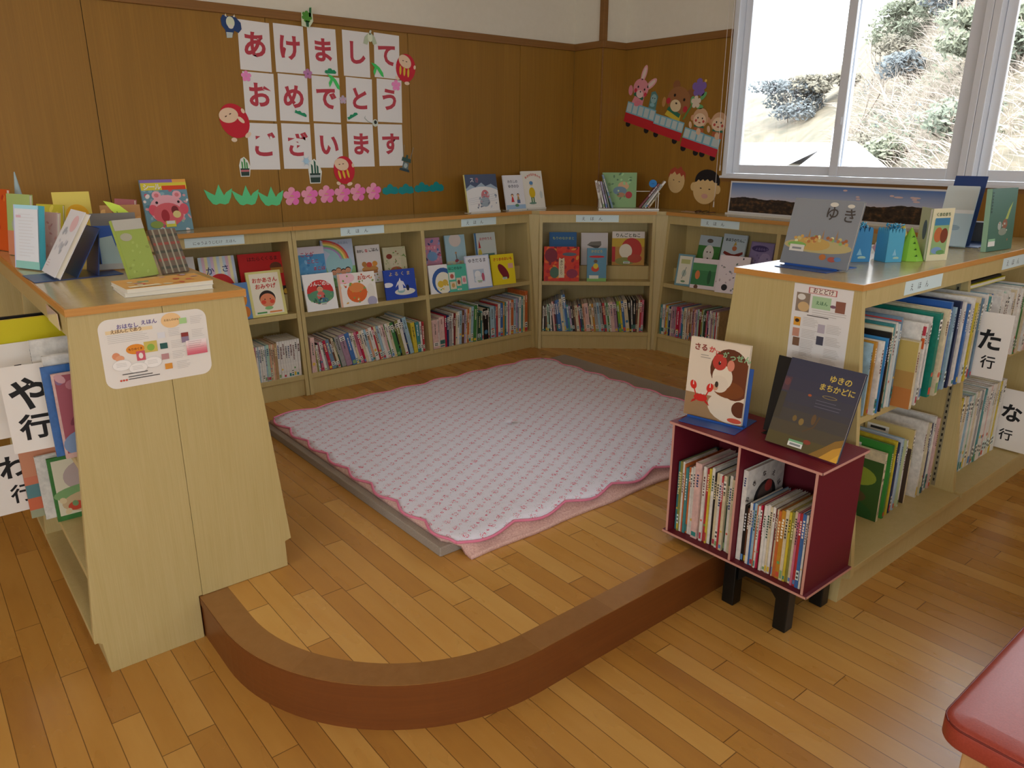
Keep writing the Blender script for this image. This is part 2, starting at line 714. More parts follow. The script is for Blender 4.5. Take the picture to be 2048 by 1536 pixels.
# column in the corner
cb = struct(MB().box(4.028, WX + 0.06, 3.928, WY + 0.05, 0, CEIL).build('column', M_PLASTER))
mb = MB()
mb.box(4.02, 4.028, 3.92, WY, 0.0, 2.146)
mb.box(4.028, WX, 3.92, 3.928, 0.0, 2.146)
mb.build('veneer_panel', M_PANEL, cb)
mb = MB()
mb.box(4.006, 4.03, 3.906, WY, 2.146, 2.191)
mb.box(4.03, WX, 3.906, 3.93, 2.146, 2.191)
mb.build('dado_rail', M_RAIL, cb, bevel=0.003)
mb = MB()
mb.box(4.008, 4.05, 3.910, 3.95, 2.191, CEIL)
mb.box(4.016, 4.026, 3.916, 3.926, 0.0, 2.15)
mb.build('corner_strip', M_RAIL, cb, bevel=0.003)

# window wall
WB, WT, WL = 1.322, 2.52, 3.035                # opening: sill height, head height, far edge
wr = struct(MB().box(WX + 0.008, WX + 0.2, -5.2, 4.4, 0, WB).box(WX + 0.008, WX + 0.2, -5.2, 4.4, WT, CEIL)
            .box(WX + 0.008, WX + 0.2, WL, 4.4, WB, WT).box(WX + 0.008, WX + 0.2, -5.2, -4.02, WB, WT).build('wall_right', M_PLASTER))
mb = MB()
ys = [3.92, 3.112, 2.23, 1.35, 0.47, -0.41, -1.29, -2.17, -3.05, -3.93, -5.1]
for a, b in zip(ys, ys[1:]):
    mb.box(WX, WX + 0.008, b + 0.0016, a - 0.0016, 0.06, WB - 0.012)
mb.box(WX, WX + 0.008, WL + 0.004, 3.92, WB - 0.012, 2.146)
mb.build('veneer_panel', M_PANEL, wr)
MB().box(WX - 0.016, WX + 0.008, WL + 0.004, 3.92, 2.146, 2.191).build('dado_rail', M_RAIL, wr, bevel=0.003)
MB().box(WX - 0.004, WX + 0.01, -4.0, WL, WB - 0.034, WB - 0.012).build('sill_strip', M_RAIL, wr)

# the walls out of sight behind the viewer, each with its bank of windows
wl = struct(MB().box(-4.7, -4.6, -5.2, 4.4, 0, 1.2).box(-4.7, -4.6, -5.2, 4.4, 2.3, CEIL).box(-4.7, -4.6, 1.45, 4.4, 1.2, 2.3)
            .box(-4.7, -4.6, -5.2, -4.1, 1.2, 2.3).build('wall_left', M_PLASTER))
wf = struct(MB().box(-4.7, 4.5, -5.2, -5.1, 0, 1.2).box(-4.7, 4.5, -5.2, -5.1, 2.3, CEIL).box(1.65, 4.5, -5.2, -5.1, 1.2, 2.3)
            .box(-4.7, -3.9, -5.2, -5.1, 1.2, 2.3).build('wall_front', M_PLASTER))
mb = MB()
for y in (-0.4, -2.25):
    mb.box(-4.68, -4.62, y - .04, y + .04, 1.2, 2.3)
mb.box(-4.68, -4.62, -4.1, 1.45, 1.2, 1.26)
struct(mb.build('window_3', M_ALU))
mb = MB()
for x in (-2.05, -0.2):
    mb.box(x - .04, x + .04, -5.18, -5.12, 1.2, 2.3)
mb.box(-3.9, 1.65, -5.18, -5.12, 1.2, 1.26)
struct(mb.build('window_4', M_ALU))


def sash(parent, x, y0, y1, z0, z1, st0, st1, rail):
    """y0 is the edge nearer the back wall"""
    fr = MB()
    fr.box(x, x + 0.026, y0 - st0, y0, z0, z1)
    fr.box(x, x + 0.026, y1, y1 + st1, z0, z1)
    fr.box(x, x + 0.026, y1 + st1, y0 - st0, z0, z0 + rail)
    fr.box(x, x + 0.026, y1 + st1, y0 - st0, z1 - 0.05, z1)
    f = fr.build('sash', M_ALU, parent, bevel=0.002)
    MB().box(x + 0.011, x + 0.015, y1 + st1 - .004, y0 - st0 + .004, z0 + rail - .004, z1 - 0.046).build('pane', M_GLASS, f)
    return f


def window(name, ya, yb):
    w = struct(empty(name, (WX, (ya + yb) / 2, WB)))
    fr = MB()
    X0, X1 = WX - 0.004, WX + 0.1
    fr.box(X0, X1, ya - 0.034, ya, WB, WT)
    fr.box(X0, X1, yb, yb + 0.034, WB, WT)
    fr.box(X0, X1, yb + .034, ya - .034, WT - 0.04, WT)
    fr.box(X0, X1, yb + .034, ya - .034, WB, WB + 0.016)
    fr.build('window_frame', M_ALU, w, bevel=0.002)
    MB().box(WX - 0.03, X0 + 0.02, yb, ya, WB - 0.012, WB + 0.003).build('window_sill', M_ALU, w, bevel=0.003)
    mid = (ya + yb) / 2
    s1 = sash(w, WX + 0.058, ya - .036, mid - .045, WB + .018, WT - .042, .045, .05, .052)
    s2 = sash(w, WX + 0.024, mid + .012, yb + .036, WB + .018, WT - .042, .05, .062, .056)
    MB().box(WX + .012, WX + .024, mid - .005, mid - .03, WB + .30, WB + .34).build('latch', M_ALU, s2)
    return w


window('window_1', WL, 1.585)
window('window_2', 1.583, 0.13)
for i, a in enumerate((0.128, -1.325)):
    window('window_%d' % (5 + i), a, a - 1.451)
struct(MB().box(WX, WX + .1, -4.02, -2.78, WB, WT).build('trim_1', M_ALU))

# raised platform with a rounded front corner
pl = struct(empty('platform', (1.2, 1.34, 0)))


def corner_path(dx, n=26):
    """outline of the platform front inset by dx, from the left bookcase round to the right"""
    rx, ry = 0.658 - dx, 0.668 - dx
    pts = [(1.2 - rx, 4.19), (1.2 - rx, 3.2), (1.2 - rx, 2.35)]
    for i in range(n + 1):
        t = PI + (PI / 2) * i / n
        pts.append((1.2 + rx * math.cos(t), 2.0 + ry * math.sin(t)))
    pts += [(1.5, 2.0 - ry), (1.9, 2.0 - ry), (2.6, 2.0 - ry), (3.4, 2.0 - ry), (4.24, 2.0 - ry)]
    return pts


inner = corner_path(0.088)
MB().prism(inner + [(4.24, 4.19)], 'Z', 0.0, PH).build('platform_floor', M_PFLOOR, pl)


def band(name, d0, d1, z0, z1, mat, tone=False):
    a, b = corner_path(d0), corner_path(d1)
    mb = MB()
    n = len(a)
    mb.add([(p[0], p[1], z1) for p in a] + [(p[0], p[1], z1) for p in b] + [(p[0], p[1], z0) for p in a] + [(p[0], p[1], z0) for p in b], [], 0)
    for i in range(n - 1):
        mb.f += [(i, i + 1, n + i + 1, n + i), (2 * n + i, 2 * n + i + 1, i + 1, i), (3 * n + i + 1, 3 * n + i, n + i, n + i + 1)]
        mb.m += [0, 0, 0]
    o = mb.build(name, mat, pl)
    if tone:
        at = o.data.attributes.new('tone', 'FLOAT', 'FACE')
        rnd = random.Random(4)
        vals, acc, cur = [], 0, 0.5
        for i in range(n - 1):
            acc += math.dist(a[i], a[i + 1])
            if acc > 0.33:
                acc, cur = 0, rnd.random()
            vals += [cur] * 3
        at.data.foreach_set('value', vals)
    return o


band('nosing', 0.0, 0.088, 0.122, PH, M_NOSE, True)
band('nosing_edge', -0.0012, 0.004, 0.118, 0.144, M_RISER)
band('riser', 0.002, 0.06, 0.0, 0.120, M_RISER)


# ------------------------------------------------------------------ bookcases
def label_strip(root, u, w, y, z, text, local=True, h=0.046, size=0.095, track=2.1):
    """a paper strip taped on the fascia, lettering as its sub-part"""
    o = MB().box(u, u + w, y - 0.0006, y, z, z + h).build('shelf_label', M_LABEL, root, world=False)
    a = Art(w, h, 0)
    a.text(text, 0.13, 0.27, size, '#3a4246', 0.0, track=track)
    l = a.build('lettering', o)
    l.location = (u + w / 2, y - 0.0008, z)
    return o


def wall_case(root, L, D, bays, z_top=0.941, strips=()):
    """local frame: x along the front, y to the back, z up from the platform"""
    kw = dict(parent=root, world=False)

    def yf(z):
        return 0.072 * (z - 0.1) / 0.83
    zt = z_top - 0.022

    def side(x0, x1):
        return MB().prism([(yf(0), 0), (D, 0), (D, zt), (yf(zt), zt)], 'X', x0, x1)
    side(0, .022).build('side_panel', M_LAM, bevel=.0015, **kw)
    side(L - .022, L).build('side_panel', M_LAM, bevel=.0015, **kw)
    MB().box(.022, L - .022, D - .012, D, .0, zt).build('back_panel', M_LAM, **kw)
    edges = [.022] + [e for b in bays for e in (b, b + .025)] + [L - .022]
    for b in bays:
        MB().prism([(yf(.1) + .003, .095), (D - .012, .095), (D - .012, zt), (yf(zt) + .003, zt)], 'X', b, b + .025).build('divider', M_LAM, bevel=.0015, **kw)
    for i in range(0, len(edges), 2):
        x0, x1 = edges[i], edges[i + 1]
        MB().box(x0, x1, yf(.45) + .004, D - .012, .443, .471).build('shelf', M_LAM, bevel=.0015, **kw)
        MB().box(x0, x1, .14, .152, .471, .563).box(x0, x1, .152, D - .012, .551, .563).build('display_step', M_LAM, **kw)
        MB().box(x0, x1, .004, D - .012, .095, .121).build('shelf', M_LAM, bevel=.0015, **kw)
    MB().box(.022, L - .022, .014, .03, 0, .095).build('base_board', M_LAM, **kw)
    MB().box(.022, L - .022, yf(.89) - .001, yf(.89) + .017, .863, zt).build('fascia', M_LAM, **kw)
    return yf


def top_slab(root, poly, z0, z1, front, bands=True):
    MB().prism(poly, 'Z', z0, z1).build('top_board', M_LAMTOP, root)


E1 = thing('bookcase', 'pale single bay nursery bookcase against the back wall beside the left bookcase', 'bookcase', (0.862, 3.874, PH), group=None)
wall_case(E1, .826, .314, [])
MB().box(0, .826, .052, .314, .919, .941).build('top_board', M_LAMTOP, E1, world=False)
MB().box(0, .826, .047, .052, .919, .941).build('edge_band', M_EDGE, E1, world=False)
label_strip(E1, .268, .30, .068, .868, 'にゅうようじむけ えほん', size=.062, track=1.0)
E2 = thing('bookcase', 'long pale two bay bookcase against the back wall under the garland', 'bookcase', (1.69, 3.872, PH))
wall_case(E2, 1.695, .316, [.824])
MB().box(0, 1.70, .054, .316, .919, .941).build('top_board', M_LAMTOP, E2, world=False)
MB().box(0, 1.70, .049, .054, .919, .941).build('edge_band', M_EDGE, E2, world=False)
label_strip(E2, .29, .28, .0675, .868, 'えほん')
label_strip(E2, 1.128, .28, .0675, .868, 'えほん')
CA = R(-41.5)
CO = Vector((3.383, 3.832, PH))
E3 = thing('bookcase', 'pale bookcase set diagonally across the corner in front of the column', 'bookcase', CO, (0, 0, CA))
wall_case(E3, .784, .33, [])
label_strip(E3, .246, .288, .0675, .868, 'えほん')
MB().box(0, .784, .049, .054, .919, .941).build('edge_band', M_EDGE, E3, world=False)
cd, cn = Vector((math.cos(CA), math.sin(CA), 0)), Vector((-math.sin(CA), math.cos(CA), 0))
_p = [CO + cn * .054, CO + cn * .054 + cd * .784]
MB().prism([(_p[0].x, _p[0].y), (_p[1].x, _p[1].y), (4.056, 3.296), (4.246, 3.296), (4.246, 3.916), (4.016, 3.916), (4.016, 4.196), (3.392, 4.196), (3.392, 3.93)], 'Z', PH + .919, PH + .941).build('top_board', M_LAMTOP, E3)
E4 = thing('bookcase', 'pale bookcase against the window wall below the long landscape photograph', 'bookcase', (3.985, 3.294, PH), (0, 0, R(-90)))
wall_case(E4, 1.63, .263, [.82])
MB().box(0, 1.63, .054, .263, .919, .941).build('top_board', M_LAMTOP, E4, world=False)
MB().box(0, 1.63, .049, .054, .919, .941).build('edge_band', M_EDGE, E4, world=False)
label_strip(E4, .27, .288, .0675, .868, 'えほん')


def shelf_rail(root, x, y, z0, z1, ax):
    """slotted steel strip let into an upright"""
    mb = MB()
    hw = .008
    if ax == 'X':
        mb.box(x, x + .0012, y - hw, y + hw, z0, z1, 0)
    else:
        mb.box(x - hw, x + hw, y, y + .0012, z0, z1, 0)
    z = z0 + .02
    while z < z1 - .01:
        if ax == 'X':
            mb.box(x - .0004, x + .0016, y - .003, y + .003, z, z + .012, 1)
        else:
            mb.box(x - .003, x + .003, y - .0004, y + .0016, z, z + .012, 1)
        z += .025
    mb.build('shelf_rail', [M_RAILHOLE, M_DARK], root)


def filler(pa, pb, pc, pd):
    mb = MB().add([pa, pb, pc, pd] + [(p[0] + cn.x * .004, p[1] + cn.y * .004, p[2]) for p in (pa, pb, pc, pd)], [(0, 1, 2, 3), (7, 6, 5, 4), (0, 4, 5, 1), (1, 5, 6, 2), (2, 6, 7, 3), (3, 7, 4, 0)])
    mb.build('corner_filler', M_LAM, E3)


_q = CO + cn * .006
_w = CO + cn * .073
filler((3.386, 3.88, PH), (_q.x - .001, _q.y, PH), (_w.x - .001, _w.y, PH + .918), (3.386, 3.946, PH + .918))
_q += cd * .785
_w += cd * .785
filler((_q.x, _q.y, PH), (3.988, 3.2955, PH), (4.058, 3.2955, PH + .918), (_w.x, _w.y, PH + .918))


# left island: runs from the viewer to the back wall, half on the floor, half on the platform
LI = thing('bookcase', 'double sided pale bookcase on the left with a rounded notice on its end panel', 'bookcase', (.55, 2.207, 0))
LY0, LY1 = 2.207, 3.86


def lx(z):
    return .318 - (1.077 - z) * .0836


def rx_(z):
    return .781 + (1.077 - z) * .0868


def l_end(y0, y1):
    MB().prism([(lx(1.077), 1.077), (lx(.12), .12), (.258, .104), (.268, 0), (.5395, 0), (.5395, PH + .003), (.5505, PH + .003), (.5505, 1.077)], 'Y', y0, y1).build('end_panel', M_LAM, LI, bevel=.001)
    MB().prism([(.5515, 1.077), (.5515, PH + .001), (.833, PH + .001), (.832, .240), (rx_(.245), .246), (rx_(1.077), 1.077)], 'Y', y0, y1).build('end_panel', M_LAM, LI, bevel=.001)


l_end(LY0, LY0 + .022)
l_end(LY1 - .022, LY1)
MB().box(.3175, .7825, LY0 - .002, LY1, 1.077, 1.097).build('top_board', M_LAMTOP, LI)
mb = MB()
mb.box(.313, .787, LY0 - .007, LY0 - .002, 1.077, 1.0968)
mb.box(.313, .3175, LY0 - .002, LY1, 1.077, 1.0968)
mb.box(.7825, .787, LY0 - .002, LY1, 1.077, 1.0968)
mb.build('edge_band', M_EDGE, LI)
MB().box(.546, .556, LY0 + .022, LY1 - .022, PH + .002, 1.077).build('back_panel', M_LAM, LI)
for z in (.66, .32, .12):
    MB().box(lx(z) + .003, .546, LY0 + .022, LY1 - .022, z - .022, z).build('shelf', M_LAM, LI, bevel=.001)
for z in (.618, .268):
    MB().box(.556, rx_(z) - .003, LY0 + .022, LY1 - .022, z - .022, z).build('shelf', M_LAM, LI, bevel=.001)
MB().prism([(lx(1.077) + .004, 1.077), (lx(.12) + .004, .12), (.546, .12), (.546, 1.077)], 'Y', 3.03, 3.054).build('divider', M_LAM, LI)
MB().prism([(.556, 1.077), (.556, .268), (rx_(.268) - .004, .268), (rx_(1.077) - .004, 1.077)], 'Y', 3.03, 3.054).build('divider', M_LAM, LI)
MB().box(.268, .284, LY0 + .022, LY1 - .022, 0, .098).build('base_board', M_LAM, LI)
MB().box(.812, .828, LY0 + .022, LY1 - .022, PH + .001, .246).build('base_board', M_LAM, LI)
MB().box(lx(1.05), lx(1.05) + .018, LY0 + .022, LY1 - .022, 1.018, 1.077).build('fascia', M_LAM, LI)
MB().box(rx_(1.05) - .018, rx_(1.05), LY0 + .022, LY1 - .022, 1.018, 1.077).build('fascia', M_LAM, LI)
shelf_rail(LI, .33, 3.0285, .14, .62, 'Y')
_o = MB().box(.309, .3105, 2.30, 2.47, 1.024, 1.07).build('label_holder', plain('clear_pink_sleeve', '#d8c3b4', .15, .5), LI)

# right island: its shelves of picture books face the viewer
RI = thing('bookcase', 'double sided pale bookcase full of picture books behind the red crate', 'bookcase', (2.3, 1.31, 0))
RX0, RX1 = 2.29, 4.11


def fy(z):
    return 1.085 - (1.077 - z) * .1014


def by(z):
    return 1.542 + (1.077 - z) * .09


def r_end(x0, x1):
    MB().prism([(fy(1.077), 1.077), (fy(.11), .11), (1.016, .098), (1.022, 0), (1.3285, 0), (1.3285, PH + .003), (1.60, PH + .003), (1.60, .244), (by(.246), .247), (by(1.077), 1.077)], 'X', x0, x1).build('end_panel', M_LAM, RI, bevel=.001)


r_end(RX0, RX0 + .022)
r_end(RX1 - .022, RX1)
MB().box(RX0 - .002, RX1 + .002, 1.0845, 1.5415, 1.077, 1.097).build('top_board', M_LAMTOP, RI)
mb = MB()
mb.box(RX0 - .007, RX0 - .002, 1.08, 1.546, 1.077, 1.0968)
mb.box(RX0 - .002, RX1 + .002, 1.08, 1.0845, 1.077, 1.0968)
mb.box(RX0 - .002, RX1 + .002, 1.5415, 1.546, 1.077, 1.0968)
mb.build('edge_band', M_EDGE, RI)
MB().box(RX0 + .022, RX1 - .022, 1.308, 1.318, PH + .002, 1.077).box(RX0 + .022, RX1 - .022, 1.308, 1.318, 0.0, PH).build('back_panel', M_LAM, RI)
for z in (.665, .142):
    for a, b in ((RX0 + .022, 3.19), (3.214, RX1 - .022)):
        MB().box(a, b, fy(z) + .002, 1.308, z - .022, z).build('shelf', M_LAM, RI, bevel=.001)
        MB().box(a, b, 1.318, by(z) - .004, max(z, .268) - .022, max(z, .268)).build('shelf', M_LAM, RI)
MB().prism([(fy(1.077) + .03, 1.077), (fy(.122) + .03, .12), (1.308, .12), (1.308, 1.077)], 'X', 3.19, 3.214).build('divider', M_LAM, RI)
MB().prism([(1.318, .25), (by(.25) - .004, .25), (by(1.077) - .004, 1.077), (1.318, 1.077)], 'X', 3.19, 3.214).build('divider', M_LAM, RI)
MB().box(RX0 + .022, RX1 - .022, 1.022, 1.038, 0, .1).build('base_board', M_LAM, RI)
MB().box(RX0 + .022, RX1 - .022, fy(1.05), fy(1.05) + .018, 1.02, 1.077).build('fascia', M_LAM, RI)
MB().box(RX0 + .022, RX1 - .022, by(1.05) - .018, by(1.05), 1.02, 1.077).build('fascia', M_LAM, RI)
MB().box(RX0 + .022, RX1 - .022, 1.58, 1.596, PH + .002, .246).build('base_board', M_LAM, RI)
shelf_rail(RI, 3.1885, 1.10, .15, .63, 'X')
shelf_rail(RI, 3.1885, 1.14, .70, 1.0, 'X')
for _u in (2.577, 3.44):
    _s = MB().box(_u, _u + .29, fy(1.05) - .0008, fy(1.05), 1.029, 1.075).build('shelf_label', M_LABEL, RI)
    _a = Art(.29, .046, 0)
    _a.text('えほん', 0.13, 0.27, .095, '#3a4246', 0.0, track=2.1)
    _l = _a.build('lettering', _s)
    _l.matrix_parent_inverse = world_of(_s).inverted()
    _l.location = (_u + .145, fy(1.05) - .001, 1.029)


# ------------------------------------------------------------------ mats in the middle of the platform
def edge_soft(x0, x1, y0, y1, z0, z1, name, label, cat, mat, bev=.006):
    o = MB().box(x0, x1, y0, y1, z0, z1).build(name, mat, bevel=bev)
    return tag(o, label, cat)


edge_soft(1.262, 3.33, 1.925, 3.50, PH, PH + .036, 'foam_mat', 'grey foam mat lowest in the pile of mats on the platform', 'mat', M_FOAM, .004)
# pile rug lies over the foam and droops to the floor at the front
mb = MB()
NX, NY = 26, 24
rx0, rx1, ry0, ry1 = 1.29, 3.12, 1.842, 3.47


def rug_h(x, y):
    t = min(1, max(0, (y - 1.862) / .062))
    t = t * t * (3 - 2 * t)
    return PH + .0165 + .0365 * t


for j in range(NY + 1):
    v = j / NY
    y = ry0 + (ry1 - ry0) * v ** 1.9
    for i in range(NX + 1):
        x = rx0 + .045 * (1 - min(1, max(0, (y - 1.9) / .05))) + (rx1 - rx0) * i / NX
        mb.v.append((x, y + .004 * math.sin(i * 1.1), rug_h(x, y) + .0012 * math.sin(i * 2.3 + j)))
n = NX + 1
for j in range(NY):
    for i in range(NX):
        mb.f.append((j * n + i, j * n + i + 1, (j + 1) * n + i + 1, (j + 1) * n + i))
        mb.m.append(0)
rug = mb.build('pile_rug', M_RUG, smooth=True)
sm = rug.modifiers.new('thickness', 'SOLIDIFY')
sm.thickness = .0155
sm.offset = -1
tag(rug, 'pale pink pile rug between the grey foam mat and the flowered quilt', 'rug')

# quilt with scalloped edge
QX0, QX1, QY0, QY1 = 1.30, 3.10, 1.885, 3.475


def scallop_side(p0, p1, n, amp, bulge_first=False):
    out = []
    d = Vector(p1) - Vector(p0)
    nrm = Vector((d.y, -d.x)).normalized()
    for k in range(n):
        for i in range(9):
            t = (k + i / 9) / n
            s = math.sin(PI * i / 9)
            q = Vector(p0) + d * t + nrm * (amp * (abs(s) ** 1.15))
            out.append((q.x, q.y))
    return out


out = scallop_side((QX0 + .012, QY0 + .012), (QX1, QY0), 7, .026)
out += scallop_side((QX1, QY0), (QX1, QY1), 8, .026)
out += scallop_side((QX1, QY1), (QX0 + .02, QY1 + .01), 8, .026)
out += scallop_side((QX0 + .02, QY1 + .01), (QX0 + .012, QY0 + .012), 8, .030)


def q_h(x, y):
    h = PH + .0585
    h += .0022 * math.sin(x * 21 + 1.3 * math.sin(y * 9)) * math.sin(y * 23) + .002 * noise.noise(Vector((x * 7, y * 7, 3)))
    if y < 1.93:
        t = min(1, (1.93 - y) / .07)
        h -= .026 * t * t
    if x < 1.31:
        t = min(1, (1.31 - x) / .05)
        h -= .012 * t * t
    return h


QT = thing('quilt', 'thin white quilt with pink posies and scalloped pink piping spread on the platform', 'quilt', (2.2, 2.68, PH + .05))
_bm_o = MB()
cx, cy = (QX0 + QX1) / 2, (QY0 + QY1) / 2
RINGS = 26
m = len(out)
for r_ in range(RINGS + 1):
    k = (r_ / RINGS) ** .9
    for (x, y) in out:
        X, Y = cx + (x - cx) * k, cy + (y - cy) * k
        _bm_o.v.append((X, Y, q_h(X, Y)))
for r_ in range(RINGS):
    for i in range(m):
        a, b = r_ * m + i, r_ * m + (i + 1) % m
        if r_ == 0:
            _bm_o.f.append((a, a + m, b + m))
        else:
            _bm_o.f.append((a, a + m, b + m, b))
        _bm_o.m.append(0)
q = _bm_o.build('quilt_cloth', M_QUILT, QT, smooth=True)
sm = q.modifiers.new('thickness', 'SOLIDIFY')
sm.thickness = .005
sm.offset = -1
M_PIPING = plain('pink_piping', '#dd7f9b', .8)
pts = [(x, y, q_h(x, y) - .001) for x, y in out]
MB().tube(pts + [pts[0]], .0052, 6).build('piping', M_PIPING, QT, smooth=True)

# ------------------------------------------------------------------ red crate on a black stool
ST = thing('stool', 'low black lacquered stool carrying the red crate', 'stool', (2.13, 1.14, 0))
for x in (1.99, 2.215):
    for y in (1.035, 1.232):
        MB().prism([(0, 0)] * 0 + [(x + .004, y + .004), (x + .05, y + .004), (x + .05, y + .05), (x + .004, y + .05)], 'Z', 0, .158).build('leg', M_LACQ, ST, bevel=.003)
MB().box(1.985, 2.275, 1.03, 1.29, .158, .178).build('seat', M_LACQ, ST, bevel=.003)
for y in (1.05, 1.246):
    MB().prism([(2.042, .157), (2.042, .098), (2.085, .126), (2.155, .132), (2.172, .122), (2.217, .098), (2.217, .157)], 'Y', y, y + .02).build('apron', M_LACQ, ST, bevel=.002)
for x in (2.004, 2.236):
    MB().prism([(1.087, .157), (1.087, .098), (1.115, .128), (1.205, .128), (1.234, .098), (1.234, .157)], 'X', x, x + .02).build('apron', M_LACQ, ST, bevel=.002)

CX0, CX1, CY0, CY1, CZ0, CZ1 = 1.957, 2.236, .966, 1.526, .179, .602
CR = thing('crate', 'dark red two compartment crate of paper covered board standing on the black stool', 'crate', (2.1, 1.246, CZ0))
tb = .009
MB().box(CX0, CX1, CY0, CY1, CZ1 - tb, CZ1).build('top_panel', M_CRIMSON, CR)
MB().box(CX0, CX1, CY0, CY1, CZ0, CZ0 + tb).build('bottom_panel', M_CRIMSIDE, CR)
MB().box(CX0 + .003, CX1, CY0 + .012, CY0 + .012 + tb, CZ0 + tb, CZ1 - tb).build('side_panel', M_CRIMSIDE, CR)
MB().box(CX0 + .003, CX1, CY1 - .012 - tb, CY1 - .012, CZ0 + tb, CZ1 - tb).build('side_panel', M_CRIMSIDE, CR)
CM = 1.246
MB().box(CX0 + .003, CX1 - .006, CM - tb / 2, CM + tb / 2, CZ0 + tb, CZ1 - tb).build('partition', M_CRIMSIDE, CR)
MB().box(CX1 - .006, CX1, CY0 + .021, CY1 - .021, CZ0 + tb, CZ1 - tb).build('back_panel', M_CRIMSIDE, CR)
mb = MB()
e = .0016
for z0, z1 in ((CZ0, CZ0 + tb), (CZ1 - tb, CZ1)):
    mb.box(CX0 - e, CX0, CY0 - e, CY1, z0 + .0008, z1 - .0008)
    mb.box(CX0 - e, CX1, CY0 - e, CY0, z0 + .0008, z1 - .0008)
for y in (CY0 + .012, CM - tb / 2, CY1 - .012 - tb):
    mb.box(CX0 + .003 - e, CX0 + .003, y + .0005, y + tb - .0005, CZ0 + tb, CZ1 - tb)
mb.build('edge_tape', M_CRIMEDGE, CR)

# ------------------------------------------------------------------ padded bench
BN = thing('bench', 'brick red vinyl bench with pale wooden legs at the lower right corner', 'bench', (2.2, .16, 0))
bx0, bx1, byy0, byy1, bz0, bz1 = 1.455, 2.95, -.06, .412, .352, .402
pts = []
for cx_, cy_, a in ((bx1 - .05, byy0 + .05, -90), (bx1 - .05, byy1 - .05, 0), (bx0 + .05, byy1 - .05, 90), (bx0 + .05, byy0 + .05, 180)):
    for i in range(9):
        t = R(a + i * 11.25)
        pts.append((cx_ + .05 * math.cos(t), cy_ + .05 * math.sin(t)))
prof = [(0.0, bz0), (.004, bz0 + .004), (.004, bz1 - .012), (0, bz1 - .006), (-.006, bz1 - .002), (-.03, bz1), (-.1, bz1 + .004)]
mb = MB()
mcx, mcy = (bx0 + bx1) / 2, (byy0 + byy1) / 2
for off, z in prof:
    for i, (x, y) in enumerate(pts):
        x0, y0 = pts[i - 1]
        x1, y1 = pts[(i + 1) % len(pts)]
        nx, ny = y1 - y0, -(x1 - x0)
        L_ = math.hypot(nx, ny)
        mb.v.append((x + nx / L_ * off * .5, y + ny / L_ * off * .5, z))
n = len(pts)
for k in range(len(prof) - 1):
    for i in range(n):
        mb.f.append((k * n + i, k * n + (i + 1) % n, (k + 1) * n + (i + 1) % n, (k + 1) * n + i))
mb.f += [tuple(range(n))[::-1], tuple(range((len(prof) - 1) * n, len(prof) * n))]
mb.m = [0] * len(mb.f)
mb.build('seat_cushion', M_VINYL, BN, smooth=True)
mb = MB()
pp = [(x, y, bz1 - .006) for x, y in pts]
mb.tube(pp + [pp[0]], .0022, 6)
mb.build('welt', plain('dark_red_welt', '#6f251d', .5), BN, smooth=True)
M_LEG = grain('pale_leg_wood', '#b98e5c', '#caa06c', (90, 90, 5), .45)
for x in (bx0 + .05, bx1 - .10):
    for y in (byy1 - .085, byy0 + .04):
        MB().box(x, x + .045, y, y + .045, 0, bz0).build('leg', M_LEG, BN, bevel=.003)
mb = MB().box(bx0 + .095, bx1 - .10, byy1 - .075, byy1 - .055, bz0 - .05, bz0).box(bx0 + .095, bx1 - .10, byy0 + .05, byy0 + .07, bz0 - .05, bz0)
mb.build('rail', M_LEG, BN)


# ------------------------------------------------------------------ books shown face out
def dbook(label, x, y, z, yaw, w, h, tilt, cover, draw=None, title=None, t=.010, group=None, name='picture_book', spine=None, sticker=None, lift=0.0):
    """label words say which; origin at the lower front edge; draw(art) paints the cover, title(art) the lettering"""
    root = thing(name, label, 'picture book', (x, y, z + t * math.sin(R(tilt)) + lift), (R(-tilt), 0, R(yaw)), group)
    k = dict(parent=root, world=False)
    MB().box(-w / 2, w / 2, 0, .0016, 0, h).box(-w / 2, w / 2, t - .0016, t, 0, h).build('cover', ink(cover), **k)
    MB().box(-w / 2 - .0006, -w / 2 + .0016, 0, t, 0, h).build('spine', ink(spine or cover), **k)
    MB().box(-w / 2 + .0016, w / 2 - .003, .0018, t - .0018, .003, h - .003).build('page_block', M_PAGE, **k)
    dy = -.0004
    if draw:
        a = Art(w, h)
        draw(a)
        a.build('cover_picture', root)
        dy = a.yy()
    if title:
        a = Art(w, h)
        a.y = dy - .0002
        title(a)
        a.build('title', root)
    if sticker:
        a = Art(w, h)
        a.y = -.0034
        u, v = sticker
        a.rect(u - .1, v - .03, u + .1, v + .045, '#e6e6e0')
        a.rect(u - .1, v + .02, u + .1, v + .045, '#7fb58a')
        a.rect(u - .075, v - .015, u + .075, v + .008, '#8a8f90')
        a.build('barcode_sticker', root)
    return root


def face(a, cx, cy, r, skin='#e9b48c', hair=None, cheek='#e27a62', eye='#2a2220'):
    k = a.w / a.h
    if hair:
        a.ell(cx, cy + r * .22 * k, r * 1.06, r, hair)
    a.ell(cx, cy - r * .05 * k, r, r * .88, skin)
    if cheek:
        a.ell(cx - r * .55, cy - r * .25 * k, r * .3, r * .26, cheek)
        a.ell(cx + r * .55, cy - r * .25 * k, r * .3, r * .26, cheek)
    a.ell(cx - r * .35, cy + r * .1 * k, r * .08, r * .08, eye)
    a.ell(cx + r * .35, cy + r * .1 * k, r * .08, r * .08, eye)


